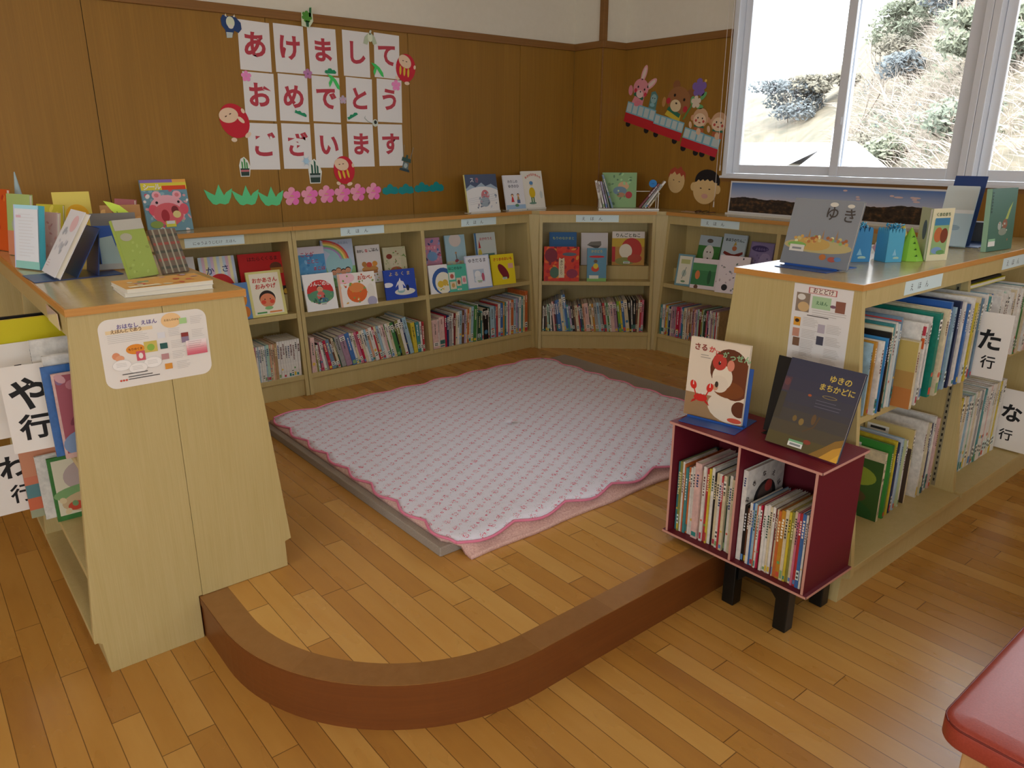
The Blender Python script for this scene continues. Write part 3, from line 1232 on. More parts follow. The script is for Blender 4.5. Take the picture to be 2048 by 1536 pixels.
def kid(a, cx, y0, s, dress, hair='#3a2a22', skin='#e9b890'):
    k = a.w / a.h
    a.poly([(cx - s * .5, y0), (cx + s * .5, y0), (cx + s * .22, y0 + s * 1.25 * k), (cx - s * .22, y0 + s * 1.25 * k)], dress)
    a.ell(cx, y0 + s * 1.65 * k, s * .42, s * .42, hair)
    a.ell(cx, y0 + s * 1.55 * k, s * .34, s * .32, skin)


ZF = .618            # shelf the front row stands on
ZS = .7105           # step behind it
G_FRONT = 'picture books shown face out on the middle shelves'


# --- nursery bookcase
def d(a):
    a.rect(.08, .05, .92, .95, '#f0ead6')
    face(a, .5, .36, .22, '#e08a62', '#2e221c', '#dd4e36')
    a.ell(.5, .18, .12, .05, '#8fbf7c')
    a.rect(.14, .07, .42, .105, '#4f9a52')
    a.rect(.5, .07, .86, .105, '#e08a4a')


def ti(a):
    a.text('おかあさん', .14, .76, .145, '#c8473c', .03)
    a.text('おみやげ', .2, .62, .15, '#c8473c', .03)


dbook('yellow picture book with a red cheeked child below red lettering on the nursery bookcase', 1.525, 3.925, ZF, -1.4, .191, .244, 14.5, '#ddd78a', d, ti)


def d(a):
    a.rect(0, 0, 1, .2, '#1f1a1a')
    a.rect(.35, .28, .7, .42, '#c98f2a')
    a.ell(.78, .66, .13, .1, '#6b3a22')
    a.rect(.66, .5, .92, .64, '#a9762c')
    a.blobs(14, 3, .05, ['#3b2a22', '#d3a637', '#7a2a20'], .05, .05, .95, .5)


dbook('large bright red picture book behind the yellow one, black title along its top', 1.555, 4.02, ZS, -3, .255, .235, 12, '#c6201f', d,
      lambda a: a.text('はたらくくるま', .18, .83, .1, '#2a0c0c', 0, track=.95), sticker=None)


def d(a):
    cs = ['#cfe0ee', '#e6c3d4', '#efe7b4', '#c3d2ea', '#e3c9e2', '#efeab8', '#d0e2f0', '#f0ecd0']
    for i in range(12):
        a.rect(i / 12, 0, (i + 1) / 12, 1, cs[i % 8])
    a.ell(.52, .3, .38, .4, '#c92a2c', a0=0, a1=180)
    a.ell(.52, .33, .05, .05, '#e0705a')


dbook('striped pastel picture book with a red umbrella, second from the bright red book', 1.315, 4.03, ZS, -3, .185, .235, 12, '#e8e2d4', d,
      lambda a: (a.text('か', .16, .62, .24, '#3d3f74', .012), a.text('さ', .6, .66, .22, '#3d3f74', .012)))
dbook('pale grey white picture book with faint blue lettering, leftmost on the nursery step', 1.115, 4.03, ZS, -3, .17, .245, 12, '#dcdcdc',
      lambda a: a.blobs(8, 5, .06, ['#c8d2da', '#cfd8d2'], .1, .1, .9, .6), lambda a: a.text('おかお', .22, .66, .17, '#8aa0b4', 0))


def d(a):
    a.ell(.8, .55, .12, .2, '#d98a2c')
    a.ell(.84, .2, .12, .16, '#c9782a')
    a.line([(.72, .75), (.9, .62)], .05, '#e8e4d8')


dbook('sky blue picture book with orange shapes, half hidden behind the end panel, front row', 1.335, 3.925, ZF, -1, .185, .195, 13, '#5b86bd', d)

# --- back wall bookcase, left bay


def d(a):
    a.ell(.5, .5, .43, .37, '#c9332e')
    a.ell(.5, .44, .43, .28, '#4f8472', a0=170, a1=370)
    a.ell(.5, .38, .42, .2, '#5b8f6e')
    face(a, .5, .58, .1, '#d99a7a', '#2b201c', None)
    a.ell(.5, .4, .13, .13, '#d2645c')
    a.ell(.55, .27, .16, .08, '#3f6d8c')
    a.blobs(16, 2, .035, ['#3d6b52', '#7fae6a', '#4a3a2c', '#88b0a0'], .16, .2, .86, .42)


dbook('white picture book with a red and green round picture, left front in the left bay', 1.815, 3.882, ZF, -1, .184, .206, 14, '#e9e9e8', d,
      lambda a: a.text('りんごのき', .16, .68, .14, '#ece8e0', .03), sticker=(.55, .17))


def d(a):
    a.ell(.17, .86, .28, .14, '#eec3cc')
    a.ell(.47, .4, .27, .25, '#d9662a')
    a.ell(.47, .55, .2, .12, '#e08a4a')
    a.blobs(26, 8, .03, ['#7ba04a', '#d8a03a', '#c85a40', '#e8d9b0', '#8a9a5a'], .05, .05, .95, .95)
    a.ell(.85, .4, .1, .2, '#e4e0d6')
    a.ell(.85, .1, .13, .12, '#a8a6c0')
    a.rect(.05, .02, .62, .09, '#efe9e0')
    a.rect(0, 0, .05, 1, '#e3b59a')


dbook('white picture book with a big orange pot, left bay front row', 2.04, 3.872, ZF, -4, .229, .19, 12, '#ece8e2', d,
      lambda a: (a.text('おなべ', .52, .78, .12, '#c8503a', .03), a.text('こ', .12, .62, .11, '#e0803a', .03)), sticker=None)


def d(a):
    a.ell(.62, .24, .33, .1, '#d8d6cc')
    a.ell(.5, .28, .12, .07, '#8fb4b8')
    a.poly([(.42, .28), (.58, .28), (.57, .5), (.66, .38), (.6, .58), (.52, .62), (.5, .72), (.46, .62), (.4, .56), (.33, .4), (.43, .5)], '#dcdce6')
    a.ell(.72, .36, .05, .09, '#182040')
    a.ell(.1, .5, .16, .07, '#dcdce6')


dbook('deep blue picture book with a pale figure on a white oval, left bay', 2.335, 3.89, ZF, -5, .206, .178, 12, '#2746a6', d,
      lambda a: a.text('よるくま', .16, .8, .13, '#c9b778', .012, track=1.45))


def d(a):
    a.rect(0, .82, 1, 1, '#d8ccd4')
    a.ell(.5, .35, .62, .5, '#5a9ac8')
    a.blobs(30, 4, .06, ['#4d8fc4', '#6aa8d4', '#3f7fb8', '#86b8dc'], .05, .05, .95, .75)


dbook('blue watercolour picture book with scattered red lettering, leftmost on the left bay step', 1.845, 4.03, ZS, -3, .165, .245, 12, '#4f93c4', d,
      lambda a: (a.text('ことが', .12, .78, .17, '#b8344a', .02), a.text('ことこ', .32, .62, .15, '#b8344a', .02), a.text('まこは', .52, .45, .15, '#b8344a', .02)))


def d(a):
    a.rect(0, 0, 1, .42, '#8ab87a')
    a.ell(.5, .45, .42, .42, '#9cc6cc')
    for i, c in enumerate(('#d2504a', '#e09a4a', '#e4d470', '#86b878', '#b48ac4')):
        a.ell(.05, .55, .78 - i * .055, .62 - i * .05, c, a0=2, a1=92)
    a.ell(.05, .55, .5, .38, '#9cc6cc', a0=0, a1=94)
    for i in range(4):
        face(a, .3 + .15 * i, .3 + (.03 if i % 2 else 0), .085, '#d89a78', '#2b211e' if i != 1 else '#7a5a3a', None)
    a.blobs(10, 9, .05, ['#6a9a5a', '#a8cc8a'], .05, .02, .95, .2)


dbook('tall rainbow picture book with children below the arch, on the left bay step', 2.02, 4.04, ZS, -3, .198, .272, 11, '#b9c4d8', d,
      lambda a: a.text('にじのえほん', .35, .9, .085, '#5a78a0', 0))


def d(a):
    a.ell(.5, .36, .34, .14, '#c08a4a')
    a.ell(.48, .48, .12, .1, '#c8503a')
    a.ell(.72, .5, .11, .1, '#d8923a')
    a.ell(.28, .5, .1, .1, '#b07a3a')
    a.rect(.2, .25, .8, .34, '#a86e3c')
    a.blobs(12, 6, .035, ['#9a5a3a', '#d8b47a', '#7a9a5a'], .05, .05, .95, .25)


dbook('white picture book with a brown dish behind the orange pot book', 2.215, 4.035, ZS, -3, .158, .225, 11, '#dcd6d2', d,
      lambda a: (a.text('おかし', .04, .82, .12, '#3a3030', .03, squash=.8), a.text('な', .36, .82, .13, '#c8343a', .03), a.text('ごはん', .52, .83, .14, '#3a3030', .03)))


def d(a):
    a.rect(.25, .25, .75, .72, '#d8cfb4')
    a.ell(.5, .3, .25, .13, '#b46a4a')
    a.ell(.25, .72, .13, .1, '#8a3a2a')
    a.blobs(40, 7, .035, ['#7a9a5c', '#a8b884', '#c8d0a8', '#9a5a44'], .02, .02, .98, .98)


dbook('cream picture book bordered with leaves, right end of the step in the left bay', 2.395, 4.035, ZS, -3, .155, .2, 11, '#ccc8a8', d)


# --- back wall bookcase, right bay


def d(a):
    a.ell(.72, .42, .6, .62, '#365c9c')
    a.ell(.72, .36, .44, .5, '#e4e2d0')
    a.ell(.55, .32, .16, .16, '#d8b83a')
    a.ell(.8, .36, .15, .15, '#d2b24a')
    a.blobs(8, 4, .05, ['#7aa44a', '#c8a83a', '#e8d880'], .4, .1, .95, .3)


dbook('white picture book with a blue ring round yellow chicks, right bay', 2.615, 3.888, ZF, -4, .135, .178, 12, '#e4e4e6', d)


def d(a):
    a.rect(.1, .45, .4, .72, '#d8d8cc')
    a.rect(.45, .2, .68, .5, '#d2cab0')
    a.rect(.72, .25, .95, .55, '#dccccc')
    a.rect(.12, .1, .42, .38, '#d8cdb0')
    a.ell(.25, .58, .09, .1, '#b85a4a')
    a.ell(.56, .34, .07, .1, '#8a4a34')
    a.ell(.84, .4, .08, .11, '#d88a94')
    a.ell(.27, .24, .08, .1, '#c49a5a')


dbook('teal green picture book with four little animal squares in the right bay', 2.745, 3.878, ZF, -6, .145, .17, 12, '#4fb39c', d,
      lambda a: a.text('はこのなか', .1, .82, .14, '#2a4a48', .02), sticker=(.55, .08))


def d(a):
    a.rect(.04, .04, .96, .96, '#e2e6f0')
    a.rect(.28, .2, .72, .58, '#b4c6dc')
    a.ell(.45, .42, .13, .14, '#e6eaf0')
    a.ell(.47, .28, .16, .12, '#dfe6ec')
    a.ell(.66, .34, .06, .14, '#c0607a')
    a.rect(0, 0, 1, .04, '#7a9cd0')


dbook('white picture book with pale blue border and a snowman, right bay', 2.915, 3.868, ZF, -3, .188, .215, 14, '#c4d2ea', d,
      lambda a: a.text('ゆきだるま', .12, .8, .15, '#4a4a58', .012), sticker=(.5, .2))


def d(a):
    a.ell(.5, .43, .15, .33, '#7a1f2c', 36)
    a.ell(.55, .33, .13, .13, '#7a1f2c')
    a.rect(.72, .52, .94, .68, '#d9a49a')


dbook('bright yellow picture book with a dark red sweet potato, right end of the right bay', 3.135, 3.893, ZF, -6, .182, .2, 12, '#e3cf1e', d,
      lambda a: a.text('さつまのおいも', .1, .8, .125, '#c2331f', .03, squash=.95), sticker=(.52, .2))


def d(a):
    a.blobs(40, 12, .07, ['#c8607c', '#5a7ab4', '#8a9ac8', '#d890a4', '#4a4a74', '#b8a8c4'], 0, .05, 1, .95)
    a.rect(.05, .68, .8, .8, '#d88098')
    a.ell(.55, .5, .25, .2, '#7aa0cc')


dbook('pink and blue patterned picture book beside the divider, on the right bay step', 2.665, 4.04, ZS, -4, .15, .235, 12, '#c08aa4', d, lambda a: a.text('もりのくま', .08, .7, .14, '#e8c8d0', .02))


def d(a):
    a.ell(.5, .86, .3, .28, '#e2d4cc')
    a.rect(0, 0, 1, .3, '#c8ccb0')
    a.ell(.5, .3, .1, .08, '#a84a58')
    a.line([(.5, .32), (.48, .5)], .04, '#6a6058')
    a.ell(.48, .52, .05, .05, '#b89478')
    a.blobs(12, 3, .06, ['#b0c8cc', '#d0d4b4', '#c4a898'], .05, .02, .95, .28)


dbook('pale sky blue picture book with a small figure in red, on the right bay step', 2.86, 4.04, ZS, -4, .152, .24, 11, '#a9cbd8', d)


def d(a):
    a.rect(0, 0, 1, 1, '#c9d0cc')
    a.rect(0, 0, .08, 1, '#4a7aa8')
    a.rect(.3, .3, .9, .42, '#5a8484')
    a.ell(.2, .42, .09, .2, '#d2c04a')
    a.ell(.2, .24, .08, .1, '#b84a3a')
    a.poly([(.14, .58), (.26, .58), (.2, .82)], '#b83a34')
    a.ell(.75, .3, .2, .06, '#3a5a5a')


dbook('grey green picture book with a pointed red hat, right bay step', 3.10, 4.03, ZS, -4, .165, .24, 11, '#b9c4c4', d, lambda a: a.text('おかのうえ', .22, .8, .125, '#c04a58', .02))


# --- corner bookcase (positions along and behind its front)
def cpos(u, dep):
    p = CO + cd * u + cn * dep
    return p.x, p.y


def cbook(label, u, dep, z, *a, **k):
    x, y = cpos(u, dep)
    return dbook(label, x, y, z, -41.5, *a, **k)


def d(a):
    a.blobs(60, 21, .06, ['#d0402a', '#c82a24', '#e06a2c', '#a8222a', '#d88a34', '#7a1f2e'], 0, 0, 1, 1)
    a.ell(.2, .75, .18, .2, '#7a2436')
    a.ell(.72, .78, .2, .05, '#5a6470')
    a.ell(.3, .25, .13, .16, '#4a6a58')
    a.ell(.8, .22, .16, .13, '#8a2f4a')
    a.rect(.42, .1, .58, .62, '#d6c8a8')
    a.poly([(.42, .62), (.58, .62), (.57, .68), (.5, .64), (.43, .68)], '#d6c8a8')


dbx = cbook('red and orange picture book with a white title column, left front in the corner bookcase', .155, .02, ZF, .241, .234, 12.6, '#cc3a26', d,
            lambda a: a.text('あかいとり', .455, .54, .085, '#4a3028', .012, vert=True))


def d(a):
    a.rect(0, 0, 1, .1, '#7fb060')
    a.ell(.5, .74, .4, .06, '#c2343c')
    a.ell(.42, .38, .2, .16, '#c84a34')
    a.ell(.45, .46, .13, .14, '#d8c03a')
    a.ell(.44, .6, .1, .09, '#6a5a4a')
    a.rect(.12, .08, .6, .18, '#d8d8cc')


cbook('slim blue picture book with a girl in yellow and red oval, corner bookcase', .395, .022, ZF, .132, .226, 12.5, '#5f90ab', d, lambda a: a.text('かさどろ', .2, .87, .15, '#d0bc58', .012), sticker=None)


def d(a):
    a.poly([(.3, .3), (.38, .36), (.62, .36), (.7, .3), (.58, .27), (.56, .0), (.44, .0), (.42, .27)], '#c9b48a')
    a.ell(.5, .22, .12, .14, '#b89a72')


cbook('royal blue picture book with a fawn animal peeping up, on the corner bookcase step', .165, .155, ZS, .19, .225, 12.5, '#2c6296', d, lambda a: a.text('もりのなかまと', .12, .78, .115, '#a8b468', .012))


def d(a):
    a.poly([(.22, .62), (.36, .72), (.74, .74), (.76, .62), (.6, .5)], '#7a746c')
    a.poly([(.22, .62), (.74, .6), (.6, .5)], '#55504a')


cbook('white picture book with one grey stone, middle of the step in the corner bookcase', .385, .155, ZS, .185, .222, 12.5, '#cdc8c8', d)


def d(a):
    a.rect(0, .55, 1, .8, '#c8a83a')
    a.rect(0, 0, 1, .55, '#b88a44')
    a.rect(0, .8, 1, 1, '#dcd4cc')
    a.ell(.6, .48, .32, .34, '#b83a34')
    a.ell(.42, .42, .2, .22, '#e0d8c4')
    a.ell(.4, .12, .3, .12, '#8a8a4a')
    a.ell(.7, .2, .22, .13, '#b0483a')
    a.rect(0, .1, .1, .55, '#b8343a')


cbook('picture book with a huge red apple on yellow in the corner bookcase', .62, .155, ZS, .225, .232, 12.5, '#b88a44', d, lambda a: a.text('りんごとねこ', .1, .84, .13, '#3a4a34', .02), sticker=(.45, .08))

# --- window wall bookcase (x along its front runs towards the viewer)


def wpos(u, dep):
    return 3.985 + dep, 3.294 - u


def wbook(label, u, dep, z, *a, yaw=-90, **k):
    x, y = wpos(u, dep)
    return dbook(label, x, y, z, yaw, *a, **k)


def d(a):
    a.rect(.1, .06, .9, .94, '#dcdac8')
    a.rect(.22, .7, .78, .84, '#b4b87a')
    a.ell(.5, .4, .14, .2, '#a8b8ac')
    a.line([(.4, .22), (.6, .6)], .03, '#5a6a60')
    a.ell(.5, .14, .14, .06, '#6a8a6a')


wbook('small picture book in a blue grey border below the landscape photograph', .18, .035, ZF, .115, .207, 12.5, '#6f98a4', d, None, yaw=-78)


def d(a):
    a.rect(.0, .12, .8, .84, '#3c7a4c')
    a.rect(0, .6, .8, .84, '#4f8f5c')
    a.ell(.2, .45, .08, .14, '#d07a48')
    a.ell(.6, .4, .06, .22, '#2c5a3a')
    a.ell(.9, .3, .06, .06, '#2a2a2c')
    a.ell(.2, .05, .07, .07, '#6a4a38')


wbook('white bordered picture book of a green field with an orange animal', .355, .04, ZF, .205, .195, 12.5, '#dfd4d8', d, None, yaw=-78)


def d(a):
    a.blobs(26, 14, .035, ['#8a8a90', '#3a3a40', '#b8a8b0', '#6a7a6a'], .08, .05, .95, .95)
    a.ell(.3, .15, .1, .1, '#2a2a2e')
    a.ell(.8, .3, .09, .09, '#2a2a2e')


wbook('white picture book covered with small grey figures, front row beside the red right hand island', .55, .035, ZF, .2, .235, 12, '#e2d8dc', d, None, yaw=-80)


def d(a):
    a.rect(0, .72, 1, 1, '#a9b8c0')
    a.ell(.15, .3, .2, .3, '#3f7a34')
    a.ell(.88, .35, .22, .3, '#3a7434')
    a.ell(.52, .5, .24, .34, '#d8d4cc')
    a.ell(.5, .86, .14, .08, '#5a5450')
    a.ell(.45, .55, .03, .03, '#4a3030')
    a.ell(.6, .55, .03, .03, '#4a3030')
    a.ell(.52, .36, .04, .05, '#1a1a1a')
    a.ell(.5, .12, .3, .14, '#d0802c')
    a.ell(.55, .08, .1, .12, '#b8342a')


wbook('picture book with a long white face among green bushes below the landscape photograph', .265, .15, ZS, .17, .235, 12, '#3f7a3c', d)


def d(a):
    a.ell(.52, .3, .2, .32, '#7a2c24')
    a.poly([(.45, .42), (.1, .52), (.14, .58), (.46, .52), (.6, .52), (.92, .6), (.94, .54), (.62, .42)], '#7a2c24')
    a.ell(.55, .66, .1, .09, '#b87048')
    a.poly([(.48, .72), (.62, .74), (.56, .84)], '#b89a4a')
    a.ell(.75, .12, .14, .1, '#5a6a54')


wbook('pale grey picture book with a dancer in dark red below the landscape photograph', .45, .15, ZS, .175, .26, 11.5, '#b4c4cc', d, lambda a: a.text('まほうのりんご', .1, .83, .12, '#22282e', .03))
wbook('purple picture book with a dark violet cloud along its top beside the divider', .655, .15, ZS, .165, .23, 12, '#7a6c8c',
      lambda a: (a.rect(.04, .03, .96, .97, '#8478a0'), a.ell(.42, .82, .36, .12, '#463a68'), a.ell(.7, .5, .25, .3, '#9a8cb0'), a.blobs(16, 6, .04, ['#9a90b4', '#6a5e88'], .05, .05, .95, .7)), lambda a: a.text('よるのもり', .22, .78, .11, '#8a7cb0', .012))


# ------------------------------------------------------------------ rows of books, spine out
PAL = {
    'w': ('white', '#e2ded6'), 'c': ('cream', '#d8cba8'), 'p': ('pale pink', '#d9b4ac'), 'k': ('pink', '#c9708a'),
    'm': ('mauve', '#a68498'), 'r': ('red', '#b8343a'), 'x': ('crimson', '#b8173f'), 'd': ('dark red', '#7a2626'),
    'o': ('orange', '#c96a34'), 'y': ('yellow', '#d2bd3a'), 'a': ('amber', '#c08a2c'), 't': ('tan', '#b08f62'),
    'n': ('brown', '#6e4630'), 'b': ('blue', '#3f6fae'), 'l': ('light blue', '#9dbccb'), 'v': ('navy', '#22345e'),
    'e': ('teal', '#3f8a8c'), 'q': ('turquoise green', '#16806c'), 'g': ('green', '#3f7f3f'), 'h': ('lime green', '#7fae2c'),
    'f': ('dark green', '#274a34'), 's': ('grey', '#9c9a98'), 'u': ('blue grey', '#6d8aa0'), 'z': ('black', '#191818'),
    'i': ('lavender', '#b6a6c8'), 'j': ('olive', '#8c8a44'), 'Q': ('mint', '#a9cbb8'), 'P': ('peach', '#d9a384'),
}
ONES = 'zeroth first second third fourth fifth sixth seventh eighth ninth tenth eleventh twelfth thirteenth fourteenth fifteenth sixteenth seventeenth eighteenth nineteenth'.split()
TENS = {2: ('twenty', 'twentieth'), 3: ('thirty', 'thirtieth'), 4: ('forty', 'fortieth'), 5: ('fifty', 'fiftieth')}


def ordinal(n):
    if n < 20:
        return ONES[n]
    t, o = divmod(n, 10)
    return TENS[t][1] if o == 0 else TENS[t][0] + '-' + ONES[o]


def row_book(th, h, dep, key, M, label, group, sticker, rnd, title=True, face=None, sup=None):
    """one book standing with its spine at local y=0; x across the spine"""
    c = lin(PAL[key][1])
    cv = .0012 if th < .009 else .002
    mb = MB()
    mb.box(0, cv, 0, dep, 0, h).box(th - cv, th, 0, dep, 0, h)
    r_ = min(.0018, th * .2)
    mb.prism([(0, .002), (r_, 0), (th - r_, 0), (th, .002), (th - cv, .003), (cv, .003)], 'Z', 0, h)
    o = mb.build('booklet' if 'booklet' in label.split(',')[0] else 'book', M_BOOK, color=c)
    o.matrix_basis = M
    tag(o, label, o.name.split('.')[0], group)
    MB().box(cv, th - cv, .003, dep - .002, .003, h - .003).build('page_block', M_PAGE, o, world=False)
    light = sum(c[:3]) > .9
    a = Art(th, h)
    a.y = -.0003
    if title:
        ink_c = rnd.choice(['#33302e', '#5a2a2a', '#2a3f6a', '#6a3a34', '#30503a'] if light else ['#e8e2d4', '#e4d9a8', '#dfe4ea'])
        v = rnd.uniform(.84, .93)
        n = rnd.randint(4, 9)
        s = min(.62, .0085 / th)
        st = rnd.uniform(.036, .05) * (.22 / h)
        for i in range(n):
            hh = st * rnd.uniform(.5, .8)
            a.rect(.5 - s * rnd.uniform(.3, .5), v - hh, .5 + s * rnd.uniform(.25, .5), v, ink_c)
            v -= st
        if rnd.random() < .45:
            a.rect(.12, .03, .88, rnd.uniform(.06, .16), rnd.choice(['#2f7f78', '#c8503a', '#d2b43a', '#5a84b4', '#7fa06a', '#b03a4a']))
        if rnd.random() < .3:
            a.ell(.5, rnd.uniform(.22, .34), .36, .4, rnd.choice(['#c8604a', '#4a7a9a', '#d8b44a', '#6a9a5a']), 0, 10)
        ob = a.build('spine_title', o)
        ob.location = (th / 2, 0, 0)
    if sticker:
        a = Art(th, h)
        a.y = -.0016
        v0 = rnd.uniform(.08, .13)
        if sticker == 2:
            v0 = .8
        a.rect(.06, v0, .94, v0 + .13, '#e6e4da' if sticker == 2 else rnd.choice(['#e4e2d8', '#cfe0da', '#2f8078', '#dcdccf']))
        a.rect(.2, v0 + .075, .8, v0 + .105, '#4a4a48')
        a.rect(.2, v0 + .02, .8, v0 + .05, '#4a4a48')
        ob = a.build('spine_sticker', o)
        ob.location = (th / 2, 0, 0)
    if face:
        mbf = Art(dep, h)
        face(mbf)
        ob = mbf.build('cover_picture', o)
        # left side of the book, seen from -x
        ob.matrix_basis = Matrix.Translation((0, dep / 2, 0)) @ Matrix.Rotation(R(-90), 4, 'Z')
    return o


def row(spec, base, place, group, lean=0.0, gap=.0006, seed=1, dep=(.18, .21), jit=.006, sticker=.6, width=None, pivot='L', first=1, yoff=0.0, kind='book'):
    """spec: 'key thick_mm height_mm[ lean]' items; base: local-to-world of the shelf, x to the right, y to the back"""
    rnd = random.Random(seed)
    x = 0.0
    objs = []
    items = [s.split() for s in spec.split(',')]
    ths = [float(it[1]) / 1000 for it in items]
    if width:
        le = sum(t / math.cos(R(float(it[3]) if len(it) > 3 else lean)) + gap for t, it in zip(ths, items))
        slack = .004 if lean else 0
        k = (width - slack) / le
        ths = [t * k for t in ths]
    for i, (it, th) in enumerate(zip(items, ths)):
        key, h = it[0], float(it[2]) / 1000
        ln = float(it[3]) if len(it) > 3 else lean * min(1.0, i / 9)
        dy = rnd.uniform(0, jit) + yoff
        dp = rnd.uniform(*dep)
        adv = th / math.cos(R(ln))
        # a lean to the left pivots on the lower left corner, a lean to the right on the lower right one
        if ln >= 0:
            Mloc = Matrix.Translation((x + (math.sin(R(ln)) * 0), dy, 0)) @ Matrix.Rotation(R(-ln), 4, 'Y')
        else:
            Mloc = Matrix.Translation((x + adv, dy, 0)) @ Matrix.Rotation(R(-ln), 4, 'Y') @ Matrix.Translation((-th, 0, 0))
        lab = '%s spined %s, %s from left, %s' % (PAL[key][0], kind, ordinal(i + first), place)
        st = 0 if rnd.random() > sticker else (2 if rnd.random() < .35 else 1)
        objs.append(row_book(th, h, dp, key, base @ Mloc, lab, group, st, rnd))
        x += adv + gap
    return objs


def frame(x, y, z, yaw):
    return Matrix.Translation((x, y, z)) @ Matrix.Rotation(R(yaw), 4, 'Z')


# nursery shelf: thin white booklets, one green
wt = 'w 7 200,' * 1
row('w 8 199,w 7 199,w 7 200,k 5 199,w 8 200,l 4 199,w 8 200,w 9 200,w 8 201,l 5 201,Q 13 204,P 7 204,c 7 204,P 6 203,t 13 205,'
    + ','.join(['w 11 212'] * 9), frame(1.372, 3.888, PH + .121, 0), 'nursery bookcase', 'booklets on the nursery shelf', lean=0, width=.29, dep=(.17, .18), jit=.002, sticker=.1, seed=3, kind='booklet')

# back wall bookcase, left bay: the books lean to the left
row('p 15 205 0,c 5 150,j 5 155,w 6 158,z 4 168,k 10 170,w 9 172,s 8 176,x 11 178,u 15 180,n 8 178,c 9 184,f 4 186,s 17 188,m 22 196,b 17 200,w 9 196,c 8 196,k 11 198,x 8 200,c 10 200,w 9 204,l 9 206,P 9 206,w 14 212,r 8 212,c 9 214,l 10 214,w 9 216,p 12 218,g 4 216,w 10 220,c 10 222,g 14 220,z 6 224,j 15 226,w 12 232,v 6 230,l 16 240,y 17 196 7,e 15 194 5,w 8 192 3,r 8 190 2',
    frame(1.722, 3.884, PH + .121, 0), 'left bay of the long bookcase', 'books in the left bay of the long bookcase', lean=13.5, width=.785, seed=5)
# right bay
row('p 27 188 3,w 4 190 3,p 25 200 2,x 6 205 1,v 9 206 -1,s 16 208 -1,w 6 212 -1,d 9 210 -2,c 8 214 -2,w 9 218 -2,l 12 220 -2,n 12 220 -2,i 8 224 -2,c 6 224 -2,o 7 224 -2,c 9 232 -3,l 11 236 -3,g 16 240 -3,w 5 245 -3,f 17 190 -2,e 8 196 0,c 8 210 0,z 24 208 2,w 5 206 2,f 6 210 2,l 22 216 2,u 6 214 1,r 10 224 1,w 12 226 0,b 13 228 0,a 8 232 0,e 7 230 0,w 10 234 0,k 6 234 0,w 8 238 0,o 15 238 0,l 13 242 0,i 8 244 0,u 7 244 0,w 12 250 0,e 9 252 0,c 10 254 0,o 14 285 0',
    frame(2.548, 3.886, PH + .121, 0), 'right bay of the long bookcase', 'books in the right bay of the long bookcase', width=.80, seed=8)
# corner bookcase
row('w 7 178,z 10 184,n 9 186,Q 9 190,f 8 192,w 8 196,z 8 200,p 9 210,d 8 214,v 9 216,b 11 222,b 8 226,c 14 230,l 8 258,b 12 262,e 10 190,i 10 182,z 12 180,n 9 178,c 16 184,r 6 186,v 10 196,f 8 192,P 10 196,p 22 200,z 5 196,c 11 198,a 11 198,s 16 205,l 12 206,s 13 206,z 4 204,r 13 204,Q 9 206,g 7 205,w 8 206,p 18 212,m 15 210,z 5 214,h 12 216,y 10 218,b 13 218,c 20 224,z 9 222 6,w 6 222 4,z 13 224 2,n 8 222 1,c 9 224 0,r 10 226 0,k 11 226 0',
    frame(CO.x, CO.y, CO.z + .121, -41.5) @ Matrix.Translation((.03, .014, 0)), 'bottom row of the corner bookcase', 'books in the corner bookcase', lean=8, width=.712, seed=11)
# window wall bookcase
row('e 12 204,w 20 206,l 6 206,o 11 206,y 12 204,l 9 206,v 17 200,p 8 204,m 22 208,s 10 206,k 6 208,x 24 210,k 14 212,b 10 212,e 10 210,c 13 212,w 8 212,d 6 208,c 8 216,P 10 214,n 6 210,t 10 216,m 14 218,o 8 214,p 9 214,i 9 216,Q 12 220,d 17 222,j 12 222,Q 9 224,f 15 220,d 7 218,k 8 222,v 10 224,w 12 226,m 12 226,c 10 220,l 9 222,r 8 224,w 10 224,t 10 226',
    frame(3.985, 3.294, PH + .121, -90) @ Matrix.Translation((.03, .014, 0)), 'bookcase below the landscape photograph', 'books in the window wall bookcase', lean=0, dep=(.18, .2), seed=13)

# red crate (its open side faces -x): frame x runs towards the viewer's right (-y)
CB = frame(CX0 + .028, 0, CZ0 + .0095, -90)
row('e 12 262,j 9 268,w 9 268,o 5 262,e 10 250,o 7 255,w 9 255,w 16 262,p 27 285,c 8 262,w 12 280,r 13 275,y 7 280,w 12 285,z 8 270,c 14 272,w 13 275,r 8 272,c 12 276,f 6 274,w 12 280,c 10 270,d 9 276,c 9 274',
    CB @ Matrix.Translation((-1.500, 0, 0)), 'left half of the red crate', 'books in the red crate', width=.245, dep=(.18, .22), jit=.012, seed=17, sticker=.15)


def wreath(a):
    a.ell(.5, .62, .3, .3, '#2c2a2a')
    a.ell(.5, .66, .2, .18, '#5a4a44')
    a.ell(.58, .74, .1, .1, '#a8403a')
    a.ell(.4, .34, .12, .1, '#54704c')
    a.ell(.62, .3, .1, .1, '#7a6a4a')
    for i, ch in enumerate('おおきなえほん'):
        t = R(205 - i * 35)
        a.text(ch, .46 + .41 * math.cos(t), .6 + .41 * math.sin(t) * a.w / a.h, .1, '#4a4240', .03, rot=math.degrees(t) - 90)


